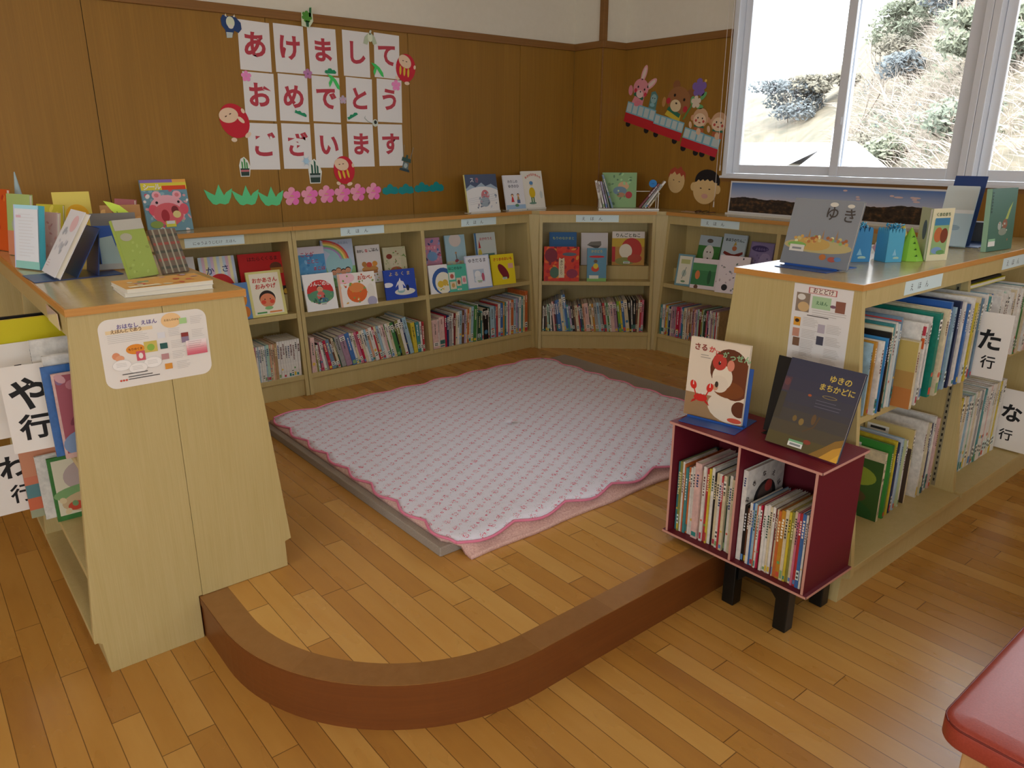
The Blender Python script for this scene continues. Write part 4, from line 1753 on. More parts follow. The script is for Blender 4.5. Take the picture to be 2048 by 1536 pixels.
rnd = random.Random(23)
_wb = row_book(.017, .322, .215, 'w', CB @ Matrix.Translation((-1.2385, 0, 0)), 'tall white book with a round dark wreath on its cover in the red crate', 'books in the red crate', 0, rnd, title=True)
_f = Art(.215, .322)
wreath(_f)
_fo2 = _f.build('cover_picture', _wb)
_fo2.matrix_basis = Matrix.Translation((.0172, .1075, 0)) @ Matrix.Rotation(R(90), 4, 'Z')
row('z 12 205,n 10 196,w 12 220,b 6 222,l 13 224,o 6 222,w 7 222,x 8 226,n 7 210,w 11 232,w 12 236,c 10 234,w 11 236,d 8 232,c 5 236,o 12 232,a 17 238,c 13 246,y 9 242,j 10 244,c 12 250,k 9 250,r 11 252,b 14 254,w 8 254,n 6 250',
    CB @ Matrix.Translation((-1.2205, -.006, 0)), 'right of the tall wreath book, red crate', 'books in the red crate', width=.222, dep=(.17, .2), jit=.008, seed=19, sticker=.12)

# ------------------------------------------------------------------ right island, upper row, left bay: books of many depths
US = .6656
G_U = 'picture books on the upper shelf of the right bookcase'
UP = 'right bookcase upper shelf'


def barcode(a, u0, v0, u1, v1):
    a.rect(u0, v0, u1, v1, '#e6e2d8')
    m_ = (v0 + v1) / 2
    a.rect(u0 + (u1 - u0) * .15, m_ + (v1 - m_) * .2, u1 - (u1 - u0) * .15, m_ + (v1 - m_) * .65, '#3a3836')
    a.rect(u0 + (u1 - u0) * .15, v0 + (m_ - v0) * .35, u1 - (u1 - u0) * .15, v0 + (m_ - v0) * .8, '#3a3836')


def fc_photo(a):
    a.rect(0, .05, .9, .62, '#6a4630')
    a.ell(.3, .4, .2, .2, '#b85a3a')
    a.rect(0, .05, .3, .2, '#221a18')
    barcode(a, .06, .72, .4, .9)


def fc_penguin(a):
    a.rect(0, .0, 1, .93, '#cfd8d8')
    a.rect(0, .955, 1, .97, '#c8443c')
    for i in range(5):
        a.ell(.08 + .11 * i, .8 + .02 * (i % 2), .045, .09, '#26323c')
        a.ell(.085 + .11 * i, .79 + .02 * (i % 2), .025, .06, '#e8e8e4')


def fc_beige(a):
    a.rect(.0, .0, 1, .99, '#b8a25a')
    a.rect(0, 0, 1, .3, '#b8763c')
    a.rect(0, .3, 1, .55, '#b08a4a')
    a.rect(0, .8, .45, 1, '#3f7486')
    barcode(a, .04, .82, .36, .97)
    a.rect(.1, .1, .6, .2, '#a8683a')


def fc_redck(a):
    for i in range(14):
        a.ell(.04, .04 + i * .07, .022, .022, '#d88078')
    a.rect(0, .86, 1, .97, '#b83a4a')
    for i in range(8):
        a.ell(.06 + i * .11, .915, .035, .035, '#dc9aa0')
    a.rect(.05, .7, 1, .83, '#d0622c')
    a.rect(.05, .7, .35, .8, '#d8a03a')
    barcode(a, .1, .5, .6, .66)


def fc_frame(a):
    a.rect(0, 0, 1, .97, '#54407c')
    a.rect(.06, .2, 1, .9, '#d8d4cc')
    a.ell(.3, .6, .2, .3, '#8c3a5c')
    a.ell(.5, .7, .16, .2, '#4a4a6a')


def fc_land(a):
    a.rect(0, 0, 1, 1, '#d9d6c0')
    a.rect(0, 0, 1, .2, '#d2b83c')
    a.rect(0, .2, 1, .45, '#9ab884')
    a.rect(0, .62, .3, .72, '#cfae34')
    a.ell(.4, .5, .2, .1, '#c86a4a')


def fc_blue(a):
    a.rect(0, 0, 1, 1, '#3a86ba')
    a.ell(.3, .32, .16, .2, '#4a7a34')
    a.ell(.3, .1, .22, .16, '#2f62a0')
    a.rect(.0, .42, .1, .46, '#d8e4e8')


def fc_plain(a):
    barcode(a, .05, .8, .4, .93)


def fc_small(col, sc2='#7a8a9a'):
    def f(a):
        a.rect(0, 0, 1, 1, col)
        barcode(a, .05, .8, .42, .93)
        a.ell(.5, .35, .3, .25, sc2)
    return f


UPPER = [  # x, spine y, thickness, height, depth, key, face, tilt, words
    (2.338, 1.052, .008, .242, .2, 'l', None, 0, 'narrow light grey blue book'),
    (2.352, 1.047, .011, .246, .21, 'a', None, 0, 'amber orange book'),
    (2.371, 1.034, .013, .247, .23, 'w', fc_photo, 0, 'white book with a brown photograph on its cover'),
    (2.398, 1.035, .006, .252, .24, 'b', fc_blue, 2, 'thin sky blue book leaning slightly'),
    (2.420, 1.036, .010, .268, .24, 'z', None, 0, 'black book'),
    (2.437, 1.043, .014, .280, .24, 'c', fc_land, 0, 'cream book with yellow and green landscape cover'),
    (2.458, 1.047, .012, .288, .24, 'e', None, 0, 'teal edged white book'),
    (2.474, 1.046, .012, .292, .24, 'w', None, 0, 'tall white book'),
    (2.492, 1.040, .011, .308, .25, 'u', fc_penguin, 0, 'tall blue grey book with penguins on the cover'),
    (2.520, .985, .018, .232, .27, 'c', fc_beige, 0, 'short cream book jutting out with tan cover'),
    (2.556, .998, .007, .285, .26, 'w', None, 0, 'thin white book'),
    (2.576, .992, .012, .282, .27, 'w', fc_redck, 0, 'white book with red dotted border'),
    (2.602, 1.002, .012, .272, .26, 'w', fc_plain, 0, 'plain white book with a label'),
    (2.625, 1.012, .012, .262, .25, 'v', fc_frame, 0, 'navy and violet framed book'),
    (2.648, 1.010, .012, .292, .26, 'w', None, 0, 'white backed book'),
    (2.672, 1.022, .016, .262, .25, 'v', None, 0, 'deep navy book'),
    (2.700, 1.003, .022, .298, .26, 'q', None, 0, 'turquoise green book'),
    (2.736, .995, .026, .306, .27, 'c', None, 0, 'thick cream book with yellow label'),
    (2.776, 1.01, .014, .298, .26, 'w', None, 0, 'white book'),
    (2.802, 1.012, .016, .322, .26, 'b', fc_small('#2a5aa2'), 0, 'tall royal blue book'),
    (2.834, 1.008, .016, .300, .26, 'l', None, 0, 'light blue book'),
    (2.866, 1.006, .016, .318, .26, 'v', fc_small('#1c2440', '#2c3860'), 0, 'midnight navy book'),
    (2.900, 1.004, .018, .310, .26, 'w', fc_plain, 0, 'white labelled book'),
    (2.936, 1.002, .015, .300, .26, 'b', None, 0, 'bright blue book'),
    (2.968, 1.000, .016, .318, .26, 'w', fc_plain, 0, 'glossy white book'),
    (3.000, 1.000, .015, .296, .26, 'y', None, 0, 'yellow book'),
    (3.032, 1.004, .016, .312, .26, 'c', fc_plain, 0, 'ivory book'),
    (3.066, 1.004, .014, .305, .26, 'u', None, 0, 'slate blue book'),
    (3.12, 1.01, .016, .31, .26, 'w', fc_plain, 0, 'bright white book'),
    (3.15, 1.01, .016, .30, .26, 'e', None, 0, 'dark teal book'),
]
rnd = random.Random(31)
for i, (x, y, th, h, dp, key, fc, tl, words) in enumerate(UPPER):
    M = Matrix.Translation((x, y, US)) @ Matrix.Rotation(R(-tl), 4, 'Y')
    if tl > 0:
        M = Matrix.Translation((x, y, US + th * math.sin(R(tl)))) @ Matrix.Rotation(R(tl), 4, 'Y')
    row_book(th, h, min(dp, 1.302 - y), key, M, '%s, %s from left, %s' % (words, ordinal(i + 1), UP), G_U, rnd.choice([0, 1, 1, 2]) if th > .01 else 0, rnd, face=fc)

# upper shelf, right bay: mostly white spines with dark stickers
row('l 12 300,c 14 296,w 15 290,w 18 285,b 10 290,w 16 270,w 14 280,p 15 276,w 18 282,y 10 275,w 15 285,w 17 280,s 12 276,w 16 290,Q 14 280,w 18 286,w 15 275,o 10 270,w 16 285,c 17 280,w 14 288,l 12 276,w 18 282,w 16 280,g 12 276,w 16 284,c 15 280,w 18 278,e 12 280,w 16 282,w 15 284,p 12 280',
    frame(3.218, 1.02, US, 0), 'upper right bay, right bookcase', 'picture books in the right bay of the right bookcase', dep=(.24, .27), jit=.035, seed=37, sticker=.85)
_yl = tag(MB().box(3.20, 3.62, 1.12, 1.30, US + .301, US + .318).build('picture_book', ink('#c8bd12')), 'wide yellow book lying flat across the row in the right bay of the right bookcase', 'book')
MB().box(3.203, 3.617, 1.1195, 1.297, US + .304, US + .315).build('page_block', M_PAGE, _yl)
_yl2 = tag(MB().box(3.21, 3.60, 1.13, 1.30, US + .3182, US + .327).build('picture_book', ink('#2a2c30')), 'black flat book on the wide yellow book in the right bay', 'book')

# right island, lower row: pushed back against the middle panel
LSZ = .1426
G_L = 'picture books on the lower shelf of the right bookcase'
LP = 'right bookcase lower shelf'


def fc_grass(a):
    a.rect(0, 0, 1, .86, '#3a5a28')
    a.ell(.5, .6, .4, .2, '#8a9a34')
    a.ell(.4, .3, .35, .15, '#5a4a2c')
    a.ell(.5, .08, .4, .2, '#2c5a2c')
    barcode(a, .1, .86, .6, .99)


def fc_spots(a):
    a.rect(0, 0, 1, 1, '#c4d0dc')
    barcode(a, .1, .8, .5, .95)
    a.ell(.3, .55, .06, .1, '#a85a5a')
    a.ell(.25, .4, .08, .12, '#26262c')
    a.ell(.62, .42, .05, .12, '#26262c')
    a.ell(.5, .14, .08, .08, '#3a6ab0')
    a.ell(.5, .28, .25, .1, '#9aaac8')


def fc_garden(a):
    a.rect(0, 0, 1, 1, '#4a3a2e')
    a.rect(0, .75, 1, 1, '#cdb878')
    a.ell(.4, .62, .3, .2, '#3a2c34')
    a.ell(.3, .68, .15, .1, '#8a2f3a')
    a.ell(.5, .3, .3, .15, '#8a6a3a')
    a.ell(.3, .12, .2, .1, '#b8642c')
    barcode(a, .05, .8, .5, .95)


def fc_dark(a):
    a.rect(0, 0, 1, 1, '#14110f')
    barcode(a, .08, .8, .6, .96)


LOWER = [
    (2.69, .016, .278, 'c', fc_grass, 'white brush stroke title book with grassy cover'),
    (2.735, .013, .300, 'g', fc_small('#3f8f3a', '#3f8f3a'), 'plain green book with a dark label'),
    (2.775, .012, .305, 'y', None, 'yellow edged book'), (2.80, .012, .292, 'v', None, 'dark blue book'),
    (2.835, .012, .300, 'l', fc_spots, 'pale blue book with dark spots'), (2.88, .011, .282, 'w', fc_small('#c8cc9a', '#b8b46a'), 'white book with pale green cover'),
    (2.93, .012, .312, 'c', fc_garden, 'yellow topped book with a dark garden cover'),
    (3.115, .016, .325, 'w', fc_plain, 'tall plain white book with two labels'), (3.02, .012, .325, 'w', None, 'white and red spined book'),
    (3.05, .012, .315, 'c', None, 'cream spined book'), (3.08, .012, .305, 'v', None, 'navy spined book'), (3.15, .013, .31, 'p', None, 'pink spined book'),
]
rnd = random.Random(41)
for i, (x, th, h, key, fc, words) in enumerate(LOWER):
    y = 1.095 + rnd.uniform(0, .015)
    o = row_book(th, h, min(.215, 1.3 - y), key, Matrix.Translation((x, y, LSZ)), '%s, %s from left, %s' % (words, ordinal(i + 1), LP), G_L, rnd.choice([0, 1, 2]) if 'brush stroke' not in words else 0, rnd, title=('brush stroke' not in words), face=fc)
    if 'brush stroke' in words:
        a = Art(th, h)
        for k, ch in enumerate('どろか'):
            a.text(ch, .08, .86 - k * .13, .84, '#1c1a1c', .03)
        a.line([(.6, .55), (.7, .45), (.66, .2), (.36, .1)], .22, '#1c1a1c')
        t_ = a.build('spine_title', o)
        t_.location = (th / 2, -.0003, 0)
row('z 22 335,k 9 300,z 14 360,w 16 352,c 14 350,y 12 360,w 18 362,c 16 356,w 14 350,l 12 352,w 16 348,Q 15 350,w 16 356,c 14 350,w 18 352,s 12 346,w 16 350,e 14 346,w 16 352,w 15 350,p 14 346,w 16 352,w 15 348,c 14 350,w 16 352,y 12 348,w 16 350,w 15 350',
    frame(3.22, 1.095, LSZ, 0), 'lower right bay, right bookcase', G_L, width=.62, dep=(.2, .212), jit=.004, seed=43, sticker=.9)


def card(label, x, y, z, yaw, w, h, rows_, col='#1a1a1c', size=.34, tilt=0, group='index cards between the books'):
    """a stiff index card standing between books with brushed signs"""
    def d(a):
        for i, (ch, u, v, s) in enumerate(rows_):
            a.text(ch, u, v, s, col, .03 if s > .4 else .018)
    return sheet('index_card', label, 'card', w, h, (x, y, z), (R(tilt), 0, R(yaw)), M_GLOSSW, d, group, 'lettering', .0012)


# cards on the right face -x: seen with their right edge towards -y
card('white index card with brushed signs sticking out of the upper shelf at the right edge', 3.094, .985, .672, -90, .17, .248, [('た', .36, .46, .5), ('行', .5, .17, .3)])
card('white index card with brushed signs sticking out of the lower shelf at the right edge', 3.86, 1.055, .150, -90, .16, .29, [('な', .2, .5, .56), ('行', .26, .17, .36)])

# ------------------------------------------------------------------ left island: books towards the left edge of the picture
LB = frame(0, 0, 0, -90)


def lbook(y, th, h, z, xs, key, words, face=None, dep=.2, glossy=False):
    """book on the far side of the left island: spine faces -x, its cover faces the viewer (-y)"""
    M = Matrix.Translation((xs, y + th, z)) @ Matrix.Rotation(R(-90), 4, 'Z')
    o = row_book(th, h, min(dep, .542 - xs), key, M, words, 'books on the outer side of the left bookcase', 0, random.Random(int(y * 1000)))
    if face:
        d_ = min(dep, .542 - xs)
        a = Art(d_, h)
        face(a)
        ob = a.build('cover_picture', o)
        ob.matrix_basis = Matrix.Translation((th + .0003, d_ / 2, 0)) @ Matrix.Rotation(R(90), 4, 'Z')
    return o


def fl_pink(a):
    a.rect(.03, 0, 1, .98, '#9c5460')
    a.blobs(30, 5, .08, ['#b87a84', '#c89aa0', '#7a3a4a', '#d0b4b0', '#8a6a8a'], .05, .25, .98, .95)
    a.ell(.3, .16, .3, .2, '#7a90b0')
    a.rect(.0, .0, 1, .06, '#c8a49a')


def fl_eleph(a):
    a.rect(.05, .08, .98, .95, '#d8d4bc')
    a.ell(.5, .66, .32, .26, '#b8a8a4')
    a.ell(.5, .4, .5, .14, '#7fa870')
    a.ell(.5, .25, .4, .18, '#c8b08a')
    a.ell(.3, .2, .12, .08, '#c8503a')
    a.ell(.55, .16, .2, .06, '#b84a34')
    a.blobs(8, 3, .06, ['#7a9a6a', '#d8c8a0'], .1, .1, .9, .35)


def fl_orange(a):
    a.rect(0, .62, 1, 1, '#c88a6a')
    a.rect(0, .36, 1, .62, '#c8785c')
    a.rect(0, .3, 1, .5, '#5a8488')
    a.rect(0, .12, 1, .3, '#c86a4a')
    a.rect(0, 0, 1, .12, '#9aa084')


def fl_red(a):
    a.rect(.1, .1, 1, .5, '#a83a3c')
    a.ell(.4, .6, .3, .2, '#c8c0b8')


lbook(2.30, .010, .246, .6606, .268, 'p', 'pinkish picture book jutting out nearest the left end panel, upper shelf', fl_pink)
lbook(2.33, .010, .262, .6606, .250, 'b', 'blue book behind the pinkish one, outer upper shelf', lambda a: a.rect(.3, 0, 1, 1, '#2f62a0'))
lbook(2.36, .012, .285, .6606, .262, 'w', 'white book with red band, outer upper shelf of the left bookcase', fl_red)
lbook(2.47, .012, .31, .6606, .25, 'w', 'white book with pale blue blots on the outer upper shelf', lambda a: a.blobs(8, 4, .1, ['#a8c0d0', '#c8d4dc'], .1, .5, .9, .95))
lbook(2.60, .014, .352, .6606, .18, 'y', 'tall yellow book at the left edge of the picture', lambda a: a.rect(0, 0, 1, 1, '#c8bb1a'), dep=.25)
lbook(2.66, .012, .33, .6606, .22, 'u', 'slate blue book behind the yellow one at the left edge')
lbook(2.72, .012, .34, .6606, .21, 'z', 'black book on the outer upper shelf at the left edge', None)
lbook(2.655, .010, .222, .3206, .253, 'g', 'cream and green book with a grey elephant near the foot of the left end panel', fl_eleph)
lbook(2.70, .010, .222, .3206, .226, 'w', 'white book behind the elephant book, outer lower shelf')
lbook(2.74, .010, .235, .3206, .19, 'o', 'orange and teal banded book on the outer lower shelf at the left', fl_orange)
lbook(2.79, .010, .23, .3206, .2, 'l', 'light blue book on the outer lower shelf at the left')
lbook(2.84, .010, .24, .3206, .2, 'm', 'mauve book on the outer lower shelf at the left')
card('glossy index card with brushed signs beside the left end panel', .235, 2.42, .662, -3, .15, .255, [('や', .08, .52, .68), ('行', .16, .17, .52)], size=.4)
card('white index card at the lower left edge with brushed signs', .158, 2.765, .345, 0, .17, .235, [('わ', .34, .54, .5), ('行', .44, .16, .4)])
card('white index card half hidden behind the glossy one', .2, 2.585, .662, 0, .2, .285, [('ま', .3, .42, .6)])


# ------------------------------------------------------------------ books standing on top of the bookcases
ZT = PH + .9412


def d(a):
    a.rect(0, 0, 1, 1, '#6f97a6')
    a.blobs(60, 33, .05, ['#8ab0bc', '#d8a0a8', '#e6dcd8', '#5a8494', '#c85a6a', '#98b8a8'], 0, 0, 1, .82)
    a.rect(0, .94, 1, 1, '#8a6aa8')
    a.rect(.7, .94, 1, 1, '#e0a04a')
    a.rect(0, .8, 1, .94, '#d8c840')
    a.rect(.45, .8, .98, .88, '#d84a24')
    a.ell(.5, .42, .4, .32, '#e8aab4')
    a.ell(.3, .7, .1, .09, '#e8aab4')
    a.ell(.75, .7, .1, .09, '#e8aab4')
    a.ell(.3, .7, .05, .045, '#d87a80')
    a.ell(.75, .7, .05, .045, '#d87a80')
    a.ell(.18, .42, .1, .12, '#dc5a6a')
    a.ell(.86, .42, .1, .12, '#dc5a6a')
    a.ell(.5, .33, .33, .25, '#d8646c')
    a.ell(.42, .3, .09, .14, '#a8303a')
    a.ell(.65, .4, .08, .1, '#7a2a30')
    a.ell(.68, .32, .09, .08, '#e0d08a')
    a.ell(.28, .56, .03, .03, '#2a2024')
    a.ell(.76, .56, .03, .03, '#2a2024')
    a.rect(.4, .08, .62, .2, '#d4d04a')
    a.rect(.42, .14, .6, .2, '#d8dcdc')
    a.ell(.2, .14, .14, .08, '#8aa050')


pig = dbook('thick colourful sticker book with a pink pig face standing on the nursery bookcase', 1.115, 4.075, ZT, 6, .224, .253, 8, '#7d9aa6', d,
            lambda a: a.text('シール', .04, .82, .14, '#e8e0dc', .03, track=.9), t=.012)


def stand(root_label, x, y, z, yaw, w):
    """small clear acrylic book rest"""
    r_ = thing('book_rest', root_label, 'book stand', (x, y, z), (0, 0, R(yaw)), 'clear book rests on the long bookcase')
    m = plain('clear_acrylic', '#d9d6cc', .12, .6)
    MB().box(-w / 2, w / 2, 0, .07, 0, .0025).box(-w / 2, w / 2, 0, .0025, .0025, .011).build('base', m, r_, world=False, bevel=.0006)
    MB().prism([(.045, .0025), (.0475, .0025), (.068, .09), (.0655, .09)], 'X', -w / 4, w / 4).build('back_plate', m, r_, world=False)
    return r_


def d(a):
    a.rect(0, .62, 1, 1, '#4d5a74')
    a.poly([(0, .62), (.15, .74), (.3, .66), (.5, .78), (.62, .68), (.8, .74), (1, .62), (1, .55), (0, .55)], '#9fb2c4')
    a.ell(.5, .3, .7, .34, '#e2e2e2')
    a.rect(0, 0, 1, .28, '#e4e3e2')
    a.ell(.58, .42, .13, .15, '#c87a80')
    a.ell(.55, .26, .16, .12, '#9aa8b4')
    a.blobs(22, 4, .03, ['#8a96a8', '#b8a0a8', '#74808c', '#c8ccd4'], .3, .1, .95, .5)
    for i in range(4):
        a.line([(.05, .2 + .05 * i), (.95, .3 + .06 * i)], .006, '#b4bac4')


snow = dbook('picture book of a snowy night on the long bookcase, left of the three together', 3.045, 3.99, ZT + .004, 2, .262, .238, 11, '#d4d6dc', d,
             lambda a: (a.text('ス', .14, .8, .13, '#dcdce0', .012), a.text('き', .3, .8, .13, '#b86a70', .012)), t=.014, spine='#d8d28a')
stand('clear book rest under the snowy night book', 3.045, 3.975, ZT, 2, .25)


def d(a):
    a.rect(0, 0, 1, .14, '#9cb8d4')
    kid(a, .36, .22, .16, '#c83a3c')
    kid(a, .66, .24, .15, '#b0905a')
    a.rect(.58, .18, .74, .28, '#5a6a94')
    a.ell(.55, .12, .1, .06, '#5a8a6a')


dbook('white picture book with two children in winter clothes on the long bookcase', 3.325, 4.00, ZT + .004, 0, .168, .228, 12.5, '#dfdfe4', d,
      lambda a: (a.text('わたしの', .2, .78, .13, '#4a4a5e', .02), a.text('ゆきのひ', .2, .64, .14, '#4a4a5e', .02)))
stand('clear book rest under the two children book', 3.325, 3.985, ZT, 0, .16)


def d(a):
    a.rect(0, 0, 1, 1, '#e2dfd4')
    a.ell(.42, .42, .15, .2, '#d6b41e')
    a.ell(.42, .64, .08, .07, '#d8c8a8')
    a.ell(.42, .68, .09, .07, '#5a8ab8')
    a.rect(.34, .16, .4, .3, '#4a7a4a')
    a.rect(.44, .16, .5, .3, '#4a7a4a')
    a.ell(.4, .14, .18, .04, '#6a8a7a')
    a.ell(.85, .36, .07, .14, '#c4ccc8')


def ti(a):
    for i, ch in enumerate('ゆきのなかまたち'):
        u = .14 + i * .098
        a.text(ch, u, .78 + .1 * math.sin(PI * (i + .5) / 8), .1, '#c84a3c', .03)


dbook('cream picture book with a child in a yellow coat on the long bookcase', 3.50, 4.005, ZT + .004, 0, .184, .252, 12.5, '#dedbd0', d, ti)
stand('clear book rest under the yellow coat book', 3.50, 3.99, ZT, 0, .17)

# clear rack with books across the corner
RK = thing('book_rack', 'clear plastic rack holding thin books on top of the corner bookcase', 'rack', (*cpos(.60, .13), ZT), (0, 0, CA))
m_ac = plain('clear_acrylic', '#d9d6cc', .12, .6)
MB().box(-.20, .21, 0, .12, 0, .012).build('base', m_ac, RK, world=False, bevel=.002)
for x in (-.192, .202):
    for y in (.01, .112):
        MB().tube([(x, y, .01), (x, y, .165 if y > .05 else .12)], .0035, 8).build('post', m_ac, RK, world=False)
MB().tube([(-.192, .112, .12), (.202, .112, .12)], .003, 8).build('rod', m_ac, RK, world=False)


def rpos(u, dep):
    p = CO + cd * (.60 + u) + cn * (.13 + dep)
    return p.x, p.y


def d(a):
    a.rect(0, 0, 1, 1, '#86a874')
    a.ell(.62, .62, .16, .12, '#c8a078')
    a.ell(.52, .48, .2, .12, '#6a8494')
    a.ell(.78, .36, .1, .1, '#a8343c')
    a.ell(.55, .36, .12, .07, '#a87a5a')
    a.blobs(20, 6, .04, ['#9cc48a', '#6a8a5c', '#b4cc9c', '#5a7a5a'], .02, .02, .98, .98)


x_, y_ = rpos(-.055, .09)
dbook('light green picture book standing at the back of the clear rack', x_, y_, ZT + .0125, -41.5, .235, .232, 5, '#86a874', d, t=.008)
_rk = [('w', .014, .185, -13, -.186, 'white book leaning at the left end of the clear rack'), ('w', .010, .18, -14, -.164, 'second white book leaning in the clear rack'),
       ('i', .010, .18, -15, -.146, 'lavender white book leaning in the clear rack'), ('s', .007, .178, -15, -.130, 'grey thin book leaning in the clear rack'),
       ('u', .012, .23, -19, -.108, 'tall blue and white book leaning in the clear rack'),
       ('d', .012, .20, 38, .085, 'dark red book leaning steeply in the clear rack'), ('s', .010, .195, 37, .105, 'grey book leaning steeply in the clear rack'),
       ('w', .012, .215, 36, .124, 'white book leaning steeply at the right of the clear rack'), ('c', .010, .12, 35, .146, 'short cream book leaning at the right end of the clear rack')]
rnd = random.Random(51)
for key, th, h, ln, u, words in _rk:
    Mb = Matrix.Translation((*rpos(u, .03), ZT + .0125)) @ Matrix.Rotation(CA, 4, 'Z')
    # leaning left: top to the left for the first group, to the right for the second
    if ln < 0:
        M = Mb @ Matrix.Rotation(R(ln), 4, 'Y')
    else:
        M = Mb @ Matrix.Rotation(R(ln), 4, 'Y') @ Matrix.Translation((-th, 0, 0))
    row_book(th, h, .05, key, M, words, 'thin books in the clear rack', 0, rnd)
x_, y_ = rpos(.165, .05)
_o = MB().prism(circ(0, 0, .026, .026, 20), 'Y', -.006, .006).build('paper_disc', ink('#2f7fc4'), None)
_o.location, _o.rotation_euler = (x_, y_, ZT + .175), (0, 0, CA)
tag(_o, 'bright blue round card tucked among the leaning books in the clear rack', 'card')
_a = Art(.03, .03)
_a.line([(.2, .5), (.8, .5)], .12, '#1f5a94')
_l = _a.build('printed_line', _o)
_l.location = (0, -.0065, -.015)

# ------------------------------------------------------------------ displays on the red crate
CT = CZ1 + .0006


def book_stand(label, x, y, z, yaw, w, h, tilt, mat, lip=.02, depth=.14, group=None):
    r_ = thing('book_stand', label, 'book stand', (x, y, z), (0, 0, R(yaw)), group)
    k = dict(parent=r_, world=False)
    MB().box(-w / 2, w / 2, -.075, depth, 0, .002).build('base_plate', mat, bevel=.0006, **k)
    MB().box(-w / 2, w / 2, -.012, -.0105, .002, .008).build('lip', mat, **k)
    t = math.tan(R(tilt))
    y0 = .0165
    MB().prism([(y0, .002), (y0 + .002, .002), (y0 + .002 + h * t, h), (y0 + h * t, h)], 'X', -w / 2, w / 2).build('back_plate', mat, **k)
    return r_


def d(a):
    a.rect(0, 0, 1, .27, '#9a7a56')
    a.ell(.3, .18, .9, .17, '#9a7a56')
    a.rect(0, .3, 1, 1, '#dccdb8')
    a.ell(.82, .2, .42, .26, '#dccdb8')
    a.ell(.7, .66, .32, .34, '#5e2f16')
    a.ell(.82, .56, .28, .34, '#6a3517')
    a.ell(.72, .42, .26, .14, '#7a4118')
    a.ell(.6, .56, .17, .2, '#e0d2bc')
    a.ell(.56, .47, .15, .14, '#dccdb8')
    a.ell(.53, .74, .12, .13, '#b83c30')
    a.ell(.72, .72, .06, .09, '#d4846a')
    a.ell(.53, .73, .022, .03, '#2a1a14')
    a.ell(.54, .745, .008, .01, '#e8e4dc')
    a.ell(.94, .2, .13, .13, '#5e2f16')
    a.ell(.88, .05, .12, .04, '#c8503a')
    a.ell(.5, .42, .05, .05, '#c89a7a')
    a.ell(.52, .46, .03, .05, '#3a2a20')
    # crab
    a.ell(.27, .25, .12, .06, '#c8281c')
    for s in (-1, 1):
        a.line([(.27 + s * .08, .27), (.27 + s * .13, .36)], .02, '#c8281c')
        a.ell(.27 + s * .145, .4, .055, .075, '#cc2a1e', -20 * s)
        a.poly([(.27 + s * .145 - .01, .40), (.27 + s * .145 + .01, .40), (.27 + s * .15, .49)], '#e4d8c8')
        for j in range(3):
            a.line([(.27 + s * .08, .23 - .012 * j), (.27 + s * (.14 + .01 * j), .2 - .014 * j)], .012, '#b8241a')
    a.ell(.24, .31, .018, .02, '#ded6c8')
    a.ell(.3, .31, .018, .02, '#ded6c8')


def ti(a):
    a.text('さる', .07, .855, .12, '#8a3a30', .03)
    a.text('か', .33, .85, .11, '#c8443c', .03)
    a.text('に', .44, .82, .1, '#c8443c', .02)
    a.text('が', .57, .815, .1, '#8ab084', .03)
    a.text('っせん', .68, .795, .12, '#8ab084', .03)
    a.lines(.2, .80, .38, 2, .03, '#8a8078', .007)


MK = dbook('white picture book of a monkey and red crab on the red crate', 2.068, 1.437, CT + .0024, -80, .213, .275, 4, '#e0d4c2', d, ti, t=.014)
book_stand('blue steel book stand under the monkey and crab book', 2.068, 1.418, CT, -80, .205, .2, 4, M_BLUE, depth=.1)


def d(a):
    n = 14
    cs = ['#5c5232', '#544c3c', '#4c4742', '#464348', '#43424d', '#403f4f', '#3e3e50', '#3c3d50']
    for i in range(n):
        a.rect(0, i / n, 1, (i + 1) / n, cs[min(7, i * 8 // n)])
    a.poly([(.62, 0), (1, 0), (1, .26), (.9, .22), (.78, .12)], '#8f6c30')
    a.poly([(.76, 0), (1, 0), (1, .18), (.9, .13)], '#c89638')
    a.poly([(.9, 0), (1, 0), (1, .1)], '#dca83c')
    a.ell(.3, .34, .03, .04, '#7a643a')
    a.ell(.4, .32, .035, .045, '#8a7240')
    a.ell(.55, .38, .03, .07, '#6a5236')
    a.line([(.45, .22), (.58, .3), (.62, .42)], .02, '#5e4a34')
    a.ell(.56, .12, .05, .03, '#8a4230')
    a.rect(.0, .62, .1, .78, '#56404a')
    a.ell(.05, .72, .04, .05, '#6e4648')
    a.ell(.4, .63, .025, .016, '#a85a34')
    a.rect(.0, .3, .09, .6, '#4a4438')


def ti(a):
    a.text('ゆきの', .58, .83, .1, '#cbb455', .02)
    a.text('まちかどに', .48, .725, .096, '#cbb455', .02)
    a.ell(.66, .655, .1, .022, '#8a7c4e')
    a.ell(.66, .655, .085, .014, '#403f50')
    a.lines(.5, .6, .86, 3, .035, '#6a6a78', .006)


DK = dbook('large dark blue snowy street picture book with gold lettering on the red crate', 2.035, 1.088, CT + .0024, -90.6, .24, .277, 22.3, '#3c3d50', d, ti, t=.012, sticker=(.42, .06))
# black stand behind it, its plate wider to the left
BS = thing('book_stand', 'black upright book stand behind the dark blue snowy street book', 'book stand', (2.125, 1.16, CT), (0, 0, R(-92)))
MB().box(-.1, .12, -.03, .07, 0, .002).build('base_plate', M_BLACKP, BS, world=False)
MB().prism([(.0, .002), (.003, .002), (.05, .25), (.047, .25)], 'X', -.115, .10).build('back_plate', M_BLACKP, BS, world=False)

# ------------------------------------------------------------------ displays on the right island
ZI = 1.0976


